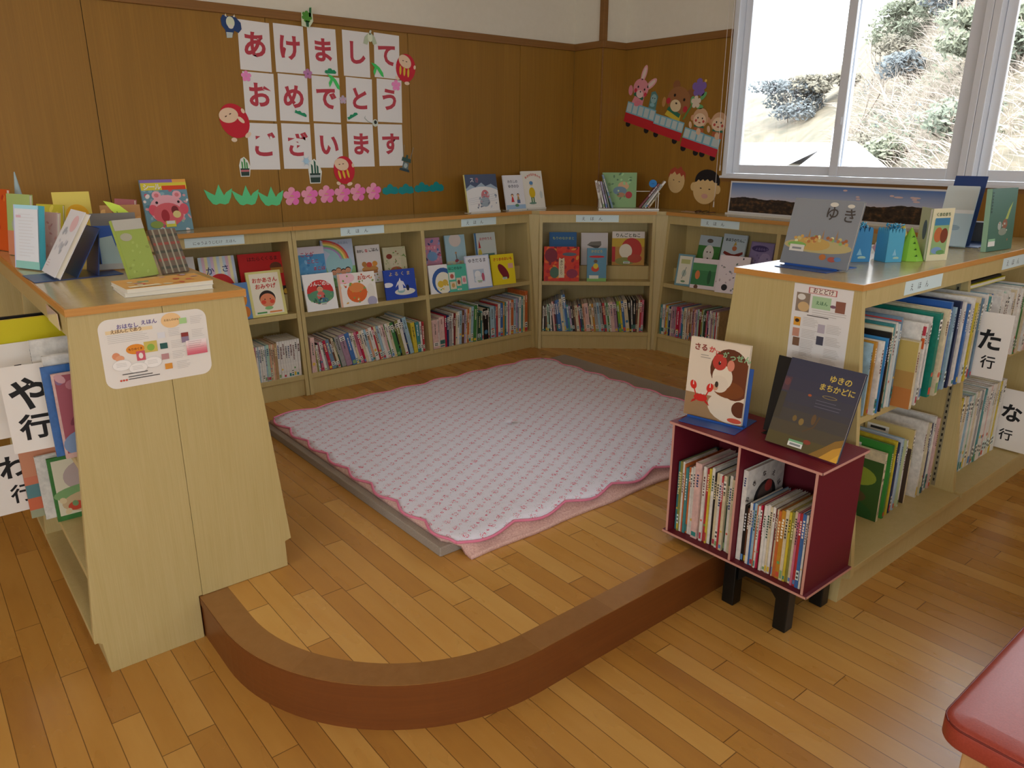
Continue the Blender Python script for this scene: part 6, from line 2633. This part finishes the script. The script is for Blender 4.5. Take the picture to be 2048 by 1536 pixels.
# garland under the greeting
G = 'paper garland below the greeting'
for i, (x, z) in enumerate(((1.413, 1.250), (1.559, 1.241), (1.701, 1.231))):
    r_ = wall_root('paper_sprig', 'light green three leaved paper sprig, %s from the left in the garland' % ordinal(i + 1), x, z, G, 2)
    mpc(r_, 'leaves', [(-.076, .034), (-.062, -.012), (-.04, -.044), (-.022, -.05), (-.004, -.044), (.006, -.046), (.024, -.052), (.044, -.046), (.062, -.014), (.074, .03), (.04, .012), (.026, -.004), (.012, .03), (.004, .055), (-.008, .03), (-.022, 0), (-.046, .014)], '#5fc98a')
for i, (x, z) in enumerate(((1.822, 1.226), (1.930, 1.228), (2.036, 1.230), (2.139, 1.232), (2.242, 1.234), (2.349, 1.236))):
    r_ = wall_root('paper_blossom', 'pink five petalled paper blossom, %s of six in the garland' % ordinal(i + 1), x, z, G, 0, 1)
    mpc(r_, 'petals', blossom(.053, 5, .4), '#e79ab2')
    mpc(r_, 'lower_petals', [(p[0], p[1]) for p in blossom(.0525, 5, .4)[18:38]] + [(.02, -.008), (-.02, -.008)][::-1], '#e874b8', .0009)
    mpc(r_, 'centre', circ(0, .004, .012, .004, 12), '#d8a07a', .001)
for i, (x, z) in enumerate(((2.467, 1.245), (2.581, 1.244), (2.700, 1.251), (2.811, 1.251))):
    r_ = wall_root('paper_pine', 'teal scalloped paper pine shape, %s of four at the right of the garland' % ordinal(i + 1), x, z, G, 0, 1)
    mpc(r_, 'needles', [(-.055, -.022), (-.058, .0), (-.042, .014), (-.026, .012), (-.016, .028), (0, .034), (.014, .026), (.022, .014), (.04, .016), (.056, .0), (.054, -.024), (.03, -.03), (0, -.024), (-.03, -.032)], '#14878a')

# ------------------------------------------------------------------ cut-outs on the wood panel beside the window
def wroot(name, label, y, z, group=None, rot=0, lay=0):
    """on the window wall: local x runs along -y"""
    return thing(name, label, 'wall decoration', (WX - .0012 - .0008 * lay, y, z), (0, R(rot), R(-90)), group)


TR = 15
CARG = 'paper train cars on the wall beside the window'


def car(label, y, z, w, h, n, cols=('#b9c6c4', '#7ab0c0'), red='#b8262e', wheels=2):
    r_ = wroot('paper_train_car', label, y, z, CARG, TR)
    mpc(r_, 'cabin', [(-w / 2, -.008), (w / 2, -.008), (w / 2, h / 2), (-w / 2, h / 2)], cols[1])
    for i in range(n):
        a, b = -w / 2 + w * (i + .12) / n, -w / 2 + w * (i + .88) / n
        mpc(r_, 'window', [(a, .002), (b, .002), (b, h / 2 - .008), (a, h / 2 - .008)], cols[0], .001)
    mpc(r_, 'red_body', [(-w / 2, -h / 2), (w / 2, -h / 2), (w / 2, -.006), (-w / 2, -.006)], red, .0004)
    for i in range(wheels):
        cx_ = -w * .33 + w * .66 * i / max(1, wheels - 1)
        mpc(r_, 'wheel', circ(cx_, -h / 2 - .008, .022, .02, 18), '#1d1a1c', -.0004)
    return r_


car('first paper train car with a pink rabbit riding in it', 3.762, 1.708, .272, .138, 5)
car('second paper train car carrying the brown bear', 3.506, 1.628, .262, .122, 5)
car('third paper train car with one monkey riding', 3.292, 1.546, .165, .124, 3)
car('fourth paper train car with the last monkey, next to the window', 3.145, 1.508, .135, .116, 2, red='#bc2c3a')


def animal_head(r_, c, cy=0, s=1.0):
    pass


# rabbit
r_ = wroot('paper_rabbit', 'pink paper rabbit with green scarf waving from the first train car', 3.765, 1.88, 'paper animals riding the train', 20, 1)
mpc(r_, 'body', [(-.05, -.12), (.06, -.12), (.05, -.03), (-.03, -.03)], '#d98a94', -.0016)
mpc(r_, 'ear', circ(-.01, .105, .023, .058, 18, -2), '#dca0a4', -.001)
mpc(r_, 'ear', circ(.078, .062, .023, .056, 18, -38), '#dca0a4', -.001)
mpc(r_, 'inner_ear', circ(-.01, .105, .012, .044, 14, -2), '#dcc8be')
mpc(r_, 'inner_ear', circ(.078, .062, .012, .042, 14, -38), '#dcc8be')
mpc(r_, 'head', circ(0, .01, .07, .062, 24), '#d88e96')
mpc(r_, 'muzzle', circ(.005, -.028, .032, .026, 18), '#e2c0bc', .001)
mpc(r_, 'scarf', [(-.05, -.05), (.045, -.06), (.05, -.04), (-.04, -.026)], '#2f6a50', .0006)
for x_ in (-.026, .036):
    mpc(r_, 'eye', circ(x_, .012, .007, .008, 10), '#2a2022', .001)
    mpc(r_, 'cheek', circ(x_ * 1.55, -.016, .013, .014, 12), '#c93a4a', .001)
mpc(r_, 'nose', circ(.006, -.012, .006, .006, 10), '#5a4a50', .0018)
mpc(r_, 'paw', circ(-.086, -.03, .02, .034, 16, 20), '#d98a94', -.0008)
mpc(r_, 'paw', circ(.012, -.09, .034, .018, 16, 30), '#d97f8c', .001)
r_ = wroot('paper_mouse', 'blue grey paper mouse behind the rabbit in the first train car', 3.642, 1.805, 'paper animals riding the train', 10, 0)
mpc(r_, 'body', [(-.035, -.05), (.03, -.06), (.034, .03), (.0, .06), (-.03, .05)], '#5a8480')
mpc(r_, 'face', circ(0, .01, .026, .03, 16), '#8fb0ae', .001)
for x_ in (-.01, .01):
    mpc(r_, 'eye', circ(x_, .014, .004, .004, 8), '#23302f', .0018)
mpc(r_, 'hand', circ(-.005, -.03, .022, .012, 12), '#86b2b8', .001)
# bear
r_ = wroot('paper_bear', 'big brown paper bear in yellow with a green scarf in the second train car', 3.424, 1.795, 'paper animals riding the train', 22, 1)
mpc(r_, 'body', [(-.075, -.12), (.065, -.125), (.05, -.05), (-.05, -.05)], '#cdb43a', -.0016)
mpc(r_, 'ear', circ(-.06, .082, .03, .03, 18), '#8a5a38', -.001)
mpc(r_, 'ear', circ(.074, .07, .03, .03, 18), '#8a5a38', -.001)
mpc(r_, 'head', circ(0, 0, .1, .086, 28), '#96663f')
mpc(r_, 'muzzle', circ(-.01, -.038, .046, .038, 20), '#d8c29a', .001)
mpc(r_, 'scarf', [(-.07, -.085), (.05, -.098), (.055, -.072), (-.06, -.06)], '#2f6f56', .0006)
for x_ in (-.045, .042):
    mpc(r_, 'eye', circ(x_, .02, .009, .010, 10), '#231a16', .001)
    mpc(r_, 'cheek', circ(x_ * 1.8, -.03, .018, .02, 12), '#b8303c', .001)
mpc(r_, 'nose', circ(-.01, -.022, .009, .006, 10), '#3a2a22', .0018)
mpc(r_, 'paw', circ(-.115, -.05, .016, .032, 14, 14), '#b8864f', -.0008)
# flower held by the bear
r_ = wroot('paper_flower', 'violet and cream paper flowers on a green stem beside the bear', 3.28, 1.78, None, 0, 1)
mpc(r_, 'stem', [(-.105, -.105), (-.092, -.105), (-.012, .0), (.05, .095), (.04, .1), (-.024, .006)], '#5a8a4a', -.0012)
mpc(r_, 'leaf', circ(-.03, .012, .016, .026, 14, -10), '#6aa86a')
mpc(r_, 'leaf', circ(.055, .034, .014, .034, 14, -45), '#6aa86a')
mpc(r_, 'leaf', circ(.03, -.03, .03, .015, 14, -8), '#6aa86a')
mpc(r_, 'violet_petals', blossom(.058, 5, .35), '#7a5fa4')
_v = r_.children[-1]
_v.location = (.068, 0, .128)
mpc(r_, 'cream_petals', blossom(.04, 5, .4), '#d8c6b0', .001)
r_.children[-1].location = (.018, 0, .086)
mpc(r_, 'centre', circ(.066, .126, .009, .009, 12), '#d8b44a', .001)
for nm, y, z, s in (('paper monkey with a green scarf waving in the third train car', 3.237, 1.68, 1.0), ('paper monkey facing left in the fourth train car, partly behind the cord', 3.088, 1.65, .98)):
    r_ = wroot('paper_monkey', nm, y, z, 'paper animals riding the train', 8, 1)
    mpc(r_, 'body', [(-.042, -.1), (.045, -.1), (.036, -.045), (-.034, -.045)], '#b0603a', -.0016)
    mpc(r_, 'ear', circ(-.064, -.005, .014, .018, 14), '#c9946e', -.001)
    mpc(r_, 'ear', circ(.064, -.005, .014, .018, 14), '#c9946e', -.001)
    mpc(r_, 'head', circ(0, 0, .062, .062, 24), '#c9a07c')
    mpc(r_, 'face', circ(-.002, -.012, .048, .042, 20), '#e0c4a4', .001)
    mpc(r_, 'scarf', [(-.04, -.058), (.04, -.06), (.04, -.046), (-.038, -.044)], '#2f6f56', .0006)
    for x_ in (-.018, .018):
        mpc(r_, 'eye', circ(x_, 0, .005, .006, 10), '#2a2020', .0018)
        mpc(r_, 'cheek', circ(x_ * 1.7, -.018, .009, .009, 10), '#c0504a', .0018)
    mpc(r_, 'mouth', circ(0, -.028, .01, .004, 10), '#a0483c', .0018)
    mpc(r_, 'hand', circ(-.072, -.05, .012, .022, 12, 20), '#d8b494', -.0008)
    mpc(r_, 'hand', circ(.004, -.084, .018, .022, 12, 20), '#dcb898', .001)
# two faces
r_ = wroot('paper_portrait', 'paper child face with red hair below the train', 3.398, 1.285, 'paper child faces below the train', 12, 0)
mpc(r_, 'hair', [(-.075, .0), (-.07, .05), (-.04, .078), (-.01, .07), (.012, .095), (.03, .076), (.06, .062), (.07, .02), (.0, .02)], '#a84a34')
mpc(r_, 'face', circ(0, -.01, .07, .078, 24), '#d2b27c', .0009)
mpc(r_, 'fringe', [(-.07, .034), (-.04, .066), (.0, .074), (.04, .066), (.064, .04), (.046, .046), (.034, .03), (.014, .05), (-.008, .032), (-.03, .05), (-.05, .026)], '#a84a34', .0017)
for x_ in (-.024, .026):
    mpc(r_, 'eye', circ(x_, -.006, .006, .003, 10), '#3a2a20', .0018)
r_ = wroot('paper_portrait', 'large paper child face with black hair next to the window frame', 3.157, 1.24, 'paper child faces below the train', 4, 0)
mpc(r_, 'hair', circ(.01, .045, .1, .075, 26), '#1f1b1c')
mpc(r_, 'ear', circ(-.098, .0, .022, .028, 16), '#d0b078', .0004)
mpc(r_, 'ear', circ(.1, .0, .022, .028, 16), '#d0b078', .0004)
mpc(r_, 'face', [(-.09, .03), (-.075, .034), (-.06, .05), (-.045, .04), (-.025, .054), (-.01, .044), (.012, .058), (.03, .046), (.05, .056), (.066, .042), (.09, .04)] + circ(0, -.02, .094, .084, 20, 0, 10, -190)[::1], '#d4b47e', .0009)
for x_ in (-.034, .036):
    mpc(r_, 'eye', circ(x_, -.004, .008, .004, 10), '#3a2a20', .0018)
mpc(r_, 'mouth', circ(.004, -.052, .026, .016, 14), '#c9988a', .0018)

# blind cords by the window
for i, (y, pts_) in enumerate(((3.052, [(4.205, 3.052, 2.62), (4.205, 3.05, 1.7), (4.207, 3.046, 1.235), (4.208, 3.05, 1.16)]), (3.014, [(4.202, 3.012, 2.62), (4.202, 3.014, 1.8), (4.202, 3.02, 1.39)]))):
    c_ = thing('blind_cord', ['long thin pale cord hanging left of the window down to the landscape photograph', 'white doubled cord hanging against the window frame, ending at the sill'][i], 'cord', pts_[0], group='cords beside the window')
    MB().tube(pts_, .0016 if i == 0 else .0024, 6).build('cord', M_CORD, c_, smooth=True)
    e_ = pts_[-1]
    MB().tube([(e_[0], e_[1], e_[2] - .035), (e_[0], e_[1], e_[2])], [.005, .003], 8).build('tassel', M_CORD, c_, smooth=True)

# long landscape photograph standing on the window wall bookcase
_t = NT('landscape_print')
_tc = _t.n('ShaderNodeTexCoord')
_sp = _t.n('ShaderNodeSeparateXYZ')
_t.l(_tc.outputs['Object'], _sp.inputs[0])
_nz = _t.noise(_t.coords((3, 1, 6)), 2.0, 4.0)
_nf = _t.noise(_t.coords((14, 1, 22)), 2.0, 4.0)
_sky = _t.ramp(_t.math('DIVIDE', _sp.outputs[2], .2), [(.4, '#cfc4c4'), (.62, '#a4aec6'), (.95, '#5a7ab0')])
_land = _t.ramp(_nf, [(.35, '#171310'), (.52, '#33281f'), (.68, '#6a4a2c')])
_hz = _t.math('ADD', .075, _t.math('MULTIPLY', _nz, .06))
_t.base(_t.mix(_t.math('LESS_THAN', _sp.outputs[2], _hz), _sky, _land))
_t.b.inputs['Roughness'].default_value = .3
LPH = thing('landscape_photograph', 'long framed landscape photograph of hills under a blue sky standing below the window', 'picture', (4.226, 2.30, ZT))
mb = MB()
n = 24
for i in range(n + 1):
    y = 2.952 - i * 1.31 / n
    c_ = .004 * math.sin(i * .5)
    for x0 in (0, .002):
        mb.v += [(4.226 + x0 + c_ * .4, y, ZT), (4.238 + x0 + c_ * .2, y, ZT + .205)]
for i in range(n):
    a = i * 4
    mb.f += [(a, a + 1, a + 5, a + 4), (a + 2, a + 6, a + 7, a + 3), (a + 1, a + 3, a + 7, a + 5), (a, a + 4, a + 6, a + 2)]
mb.f += [(0, 2, 3, 1), (n * 4, n * 4 + 1, n * 4 + 3, n * 4 + 2)]
mb.m = [0] * len(mb.f)
mb.build('paper', M_WHITE, LPH, smooth=False)
mb = MB()
for i in range(n + 1):
    y = 1.29 / n * i
    c_ = .004 * math.sin(i * .5)
    mb.v += [(y, c_ * .4 - .0016 + .0012, .02), (y, c_ * .2 - .0006 + .0112, .196)]
for i in range(n):
    a = i * 2
    mb.f.append((a, a + 2, a + 3, a + 1))
    mb.m.append(0)
pr = mb.build('printed_picture', M_WHITE, None)
pr.data.materials.clear()
pr.data.materials.append(_t.m)
pr.parent = LPH
pr.matrix_basis = Matrix.Translation((-.0006, .642, 0)) @ Matrix.Rotation(R(-90), 4, 'Z')
rnd = random.Random(77)
mb = MB()
for i in range(9):
    yy, zz = -.1 - rnd.random() * .5, .13 + rnd.random() * .05
    mb.prism([(p[0] + yy, p[1] + zz) for p in circ(0, 0, .02 * rnd.uniform(.5, 1.4), .005, 10)], 'X', -.0001 + zz * .055, .0001 + zz * .055)
cl = mb.build('printed_cloud', ink('#d8bcb8'), LPH, world=False)
cl.location = (-.0026, 0, 0)
MB().box(4.205, 4.214, 1.67, 2.955, ZT, ZT + .010).build('stand_rail', plain('clear_acrylic', '#d9d6cc', .12, .6), LPH)

# odds and ends on the window wall bookcase
sheet('paper_slip', 'small pinkish paper slip lying on the bookcase below the black haired paper face', 'paper', .11, .06, (4.135, 3.20, ZT + .0006), (R(-90), 0, R(-88)), plain('pinkish_paper', '#c4aaa4', .6))
SG = thing('spectacles', 'dark spectacles lying beside the pinkish paper slip below the window', 'spectacles', (4.12, 3.075, ZT))
mb = MB()
for y in (-.028, .028):
    mb.tube([(.018 * math.cos(2 * PI * i / 14), y + .022 * math.sin(2 * PI * i / 14), .004 + .006 * (1 + math.cos(2 * PI * i / 14))) for i in range(15)], .0022, 5)
mb.build('rims', M_BLACKP, SG, world=False, smooth=True)
MB().tube([(.0, -.05, .006), (.05, -.054, .008), (.08, -.05, .004)], .002, 5).tube([(.0, .05, .006), (.05, .054, .008), (.08, .05, .004)], .002, 5).build('temples', ink('#5a2c34'), SG, world=False)


# ------------------------------------------------------------------ outside the window
def hill_z(x, y):
    u = (x - 9.0) / 22.0
    yy = y - 12.5 * (x / 30.0)
    s = 1 / (1 + math.exp((yy - 1.4 * (x / 30)) / (1.5 * x / 30)))      # rises towards the right of the view
    base = -3.6 + 4.5 * max(0, u)
    h = base + s * (6.4 * max(0, u) ** .9 + .5) + max(0, u) * 1.2
    return h + .35 * noise.noise(Vector((x * .35, y * .35, 0))) + .18 * noise.noise(Vector((x * 1.1, y * 1.1, 5)))


mb = MB()
NX, NY = 36, 60
for i in range(NX + 1):
    x = 8.0 + 30.0 * i / NX
    for j in range(NY + 1):
        y = -6.0 + 44.0 * j / NY
        mb.v.append((x, y, hill_z(x, y)))
for i in range(NX):
    for j in range(NY):
        a = i * (NY + 1) + j
        mb.f.append((a, a + NY + 1, a + NY + 2, a + 1))
        mb.m.append(0)
_t = NT('dry_grass')
_t.base(_t.ramp(_t.noise(_t.coords(), 1.4, 5.0), [(.3, '#5a584a'), (.5, '#6e6656'), (.7, '#7e7462')]))
_t.b.inputs['Roughness'].default_value = 1
hs = struct(mb.build('ground_outside', _t.m, smooth=True))

LEAFM = {k: plain('leaf_' + k, c, .8, .1) for k, c in (('green', '#6c7264'), ('blue', '#666c6e'), ('olive', '#726e62'), ('lime', '#767a68'))}
M_BARK = plain('pale_bark', '#9a9084', .9, .1)
M_DRY = plain('dry_stalk', '#9c9084', .9, .1)


def leaf_quads(mb, c, r, n, s, rnd, m=0):
    for i in range(n):
        while True:
            p = Vector((rnd.uniform(-1, 1), rnd.uniform(-1, 1), rnd.uniform(-1, 1)))
            if .45 < p.length < 1:
                break
        q = Vector((c[0] + p.x * r[0], c[1] + p.y * r[1], c[2] + p.z * r[2]))
        a = Vector((rnd.gauss(0, 1), rnd.gauss(0, 1), rnd.gauss(0, 1))).normalized()
        b = a.orthogonal().normalized()
        k = s * rnd.uniform(.6, 1.3)
        mb.add([q - a * k, q + b * k * .5, q + a * k, q - b * k * .5], [(0, 1, 2, 3)], m)


def branches(mb, p, d, L, r, depth, rnd):
    q = p + d * L
    mid = p + d * L * .5 + Vector((rnd.uniform(-1, 1), rnd.uniform(-1, 1), rnd.uniform(-.3, .6))) * L * .07
    mb.tube([p, mid, q], [r, r * .82, r * .62], 5, cap=False)
    if depth == 0:
        return
    for k in range(rnd.choice((2, 3, 3))):
        nd = (d + Vector((rnd.uniform(-1, 1), rnd.uniform(-1, 1), rnd.uniform(-.35, .75))) * .75).normalized()
        branches(mb, q if k else mid, nd, L * rnd.uniform(.62, .8), r * .6, depth - 1, rnd)


def bush(label, x, y, w, h, kind, seed, n=900, group='bushes on the hillside'):
    rnd = random.Random(seed)
    z = hill_z(x, y) - .1
    o = thing('bush', label, 'bush', (x, y, z), group=group)
    mb = MB()
    for i in range(7):
        c = (x + rnd.uniform(-.4, .4) * w, y + rnd.uniform(-.4, .4) * w, z + h * rnd.uniform(.35, .75))
        leaf_quads(mb, c, (w * .36, w * .36, h * .32), n // 7, .09, rnd)
    mb.build('foliage', LEAFM[kind], o)
    mb = MB()
    for i in range(5):
        branches(mb, Vector((x, y, z)), Vector((rnd.uniform(-.5, .5), rnd.uniform(-.5, .5), 1)).normalized(), h * .4, .03, 2, rnd)
    mb.build('stems', M_BARK, o)


def bare_tree(label, x, y, h, seed, lean=(0, 0)):
    rnd = random.Random(seed)
    z = hill_z(x, y) - .15
    o = thing('bare_tree', label, 'tree', (x, y, z), group='bare trees on the hillside')
    mb = MB()
    branches(mb, Vector((x, y, z)), Vector((lean[0], lean[1], 1)).normalized(), h * .34, h * .016, 5, rnd)
    mb.build('trunk_and_branches', M_BARK, o, smooth=True)


def leafy_tree(label, x, y, h, w, kind, seed):
    rnd = random.Random(seed)
    z = hill_z(x, y) - .15
    o = thing('leafy_tree', label, 'tree', (x, y, z), group='leafy trees on the hillside')
    mb = MB()
    branches(mb, Vector((x, y, z)), Vector((0, 0, 1)), h * .36, h * .02, 3, rnd)
    mb.build('trunk', M_BARK, o, smooth=True)
    mb = MB()
    for i in range(11):
        c = (x + rnd.uniform(-.5, .5) * w, y + rnd.uniform(-.5, .5) * w, z + h * rnd.uniform(.45, .92))
        leaf_quads(mb, c, (w * .3, w * .3, h * .13), 150, .11, rnd)
    mb.build('foliage', LEAFM[kind], o)


leafy_tree('tall blue green tree against the sky at the right of the left window', 27.5, 11.35, 3.6, 1.9, 'blue', 1)
leafy_tree('pale green tree at the top of the slope left of the tall blue green tree', 29, 13.7, 2.2, 1.7, 'lime', 2)
leafy_tree('small round tree on the far ridge seen over the white roof', 31, 19.0, 2.0, 2.2, 'blue', 3)
leafy_tree('brownish green tree on the far ridge beside the sliding sash', 31, 17.6, 1.7, 1.8, 'olive', 4)
leafy_tree('leafy tree at the right edge high on the slope', 25, 8.9, 2.8, 1.8, 'green', 5)
leafy_tree('lime green tree low in the right hand window', 21, 7.9, 1.9, 1.5, 'lime', 6)
bare_tree('tall bare tree with pale branches filling the right hand window', 22, 7.6, 4.6, 11, (.0, -.1))
bare_tree('bare tree leaning across the middle of the slope', 24, 11.3, 3.2, 12, (0, .5))
bare_tree('thin bare tree on the left of the slope beside the sliding sash', 25, 12.9, 3.0, 13, (0, -.5))
bare_tree('leaning bare tree at the crest of the slope', 29, 14.6, 2.6, 14, (0, -.3))
bare_tree('small bare tree low on the slope by the frame', 20, 8.8, 2.3, 15, (0, .6))
bush('dark blue green bush halfway up the slope', 24.5, 11.2, 1.1, 1.1, 'blue', 21)
bush('olive bush at the foot of the slope near the roof ridge', 21, 10.3, 1.3, .8, 'olive', 22)
bush('lime bush near the bottom of the slope', 19.5, 8.9, 1.2, .8, 'lime', 23)
bush('green bush at the lower right of the slope', 18.5, 7.2, 1.2, .9, 'green', 24)
bush('pale olive bush high on the slope', 28, 13.0, 1.5, 1.0, 'olive', 25)
bush('blue green bush near the crest', 28.5, 12.2, 1.3, 1.2, 'blue', 26)
bush('green bush under the tall bare tree', 20.5, 6.9, 1.3, 1.0, 'green', 27)
bush('bluish bush on the far ridge left of the sliding sash', 30.5, 18.3, 1.5, .9, 'blue', 28)
# uncountable dry stalks all over the slope
rnd = random.Random(99)
mb = MB()
for i in range(5200):
    x = rnd.uniform(14, 30)
    y = 12.5 * x / 30 + rnd.uniform(-4.6, 3.6) * x / 30
    z = hill_z(x, y)
    L = rnd.uniform(.3, .95)
    d_ = Vector((rnd.gauss(0, .5), rnd.gauss(.45, .6), rnd.uniform(.3, 1.1))).normalized()
    s = d_.orthogonal().normalized() * .012
    p, q, e_ = Vector((x, y, z)), Vector((x, y, z)) + d_ * L * .55, Vector((x, y, z)) + d_ * L + Vector((0, .12, -.15)) * L
    mb.add([p - s, p + s, q + s * .8, q - s * .8, e_], [(0, 1, 2, 3), (3, 2, 4)])
o = mb.build('dry_brush', M_DRY, hs)
o['label'] = 'tangle of dry stalks and grass covering the slope outside'
o['kind'] = 'stuff'
mb = MB()
for i in range(90):
    x = rnd.uniform(16, 30)
    y = 12.5 * x / 30 + rnd.uniform(-4.6, 3.2) * x / 30
    leaf_quads(mb, (x, y, hill_z(x, y) + .1), (.5, .5, .3), 40, .07, rnd, rnd.choice((0, 1, 2, 3)))
o = mb.build('undergrowth', list(LEAFM.values()), hs)
o['label'] = 'low leafy undergrowth scattered over the slope outside'
o['kind'] = 'stuff'

# neighbouring white roof with a saw toothed tile edge
M_ROOF = plain('white_roof', '#d9d9dc', .7, .2)
RF = thing('roof', 'white neighbouring roof seen low through the left window', 'roof', (16, 10, -1.5))
MB().box(14.5, 18.5, 9.2, 16.0, -3.6, 1.03).build('house_wall', plain('white_render', '#d8d6d2', .9), RF)
MB().prism([(14.2, 1.02), (14.2, 1.08), (16.2, 1.60), (16.2, 1.52)], 'Y', 8.9, 16.2).prism([(16.2, 1.52), (16.2, 1.60), (18.8, 1.1), (18.8, 1.02)], 'Y', 8.9, 16.2).build('roof_slope', M_ROOF, RF)
mb = MB()
for i in range(26):
    y = 9.0 + i * .27
    mb.prism([(y, 1.36), (y + .13, 1.26), (y + .26, 1.36), (y + .2, 1.36), (y + .13, 1.31), (y + .06, 1.36)], 'X', 15.28, 15.34)
mb.build('tile_edge', plain('grey_tile', '#a4a8b0', .8), RF)
RF2 = thing('roof', 'white gable roof with a post on its ridge beside the sliding sash', 'roof', (16, 8.1, -1.5))
MB().prism([(7.35, -3.5), (8.85, -3.5), (8.85, 1.1), (8.3, 1.52), (8.14, 1.62), (7.98, 1.52), (7.35, 1.08)], 'X', 15.0, 15.9).build('gable', M_ROOF, RF2)
MB().box(15.3, 15.45, 8.22, 8.34, 1.45, 1.86).build('ridge_post', M_ROOF, RF2)

# the font used for lettering is not part of the place
bpy.data.objects.remove(_fo)
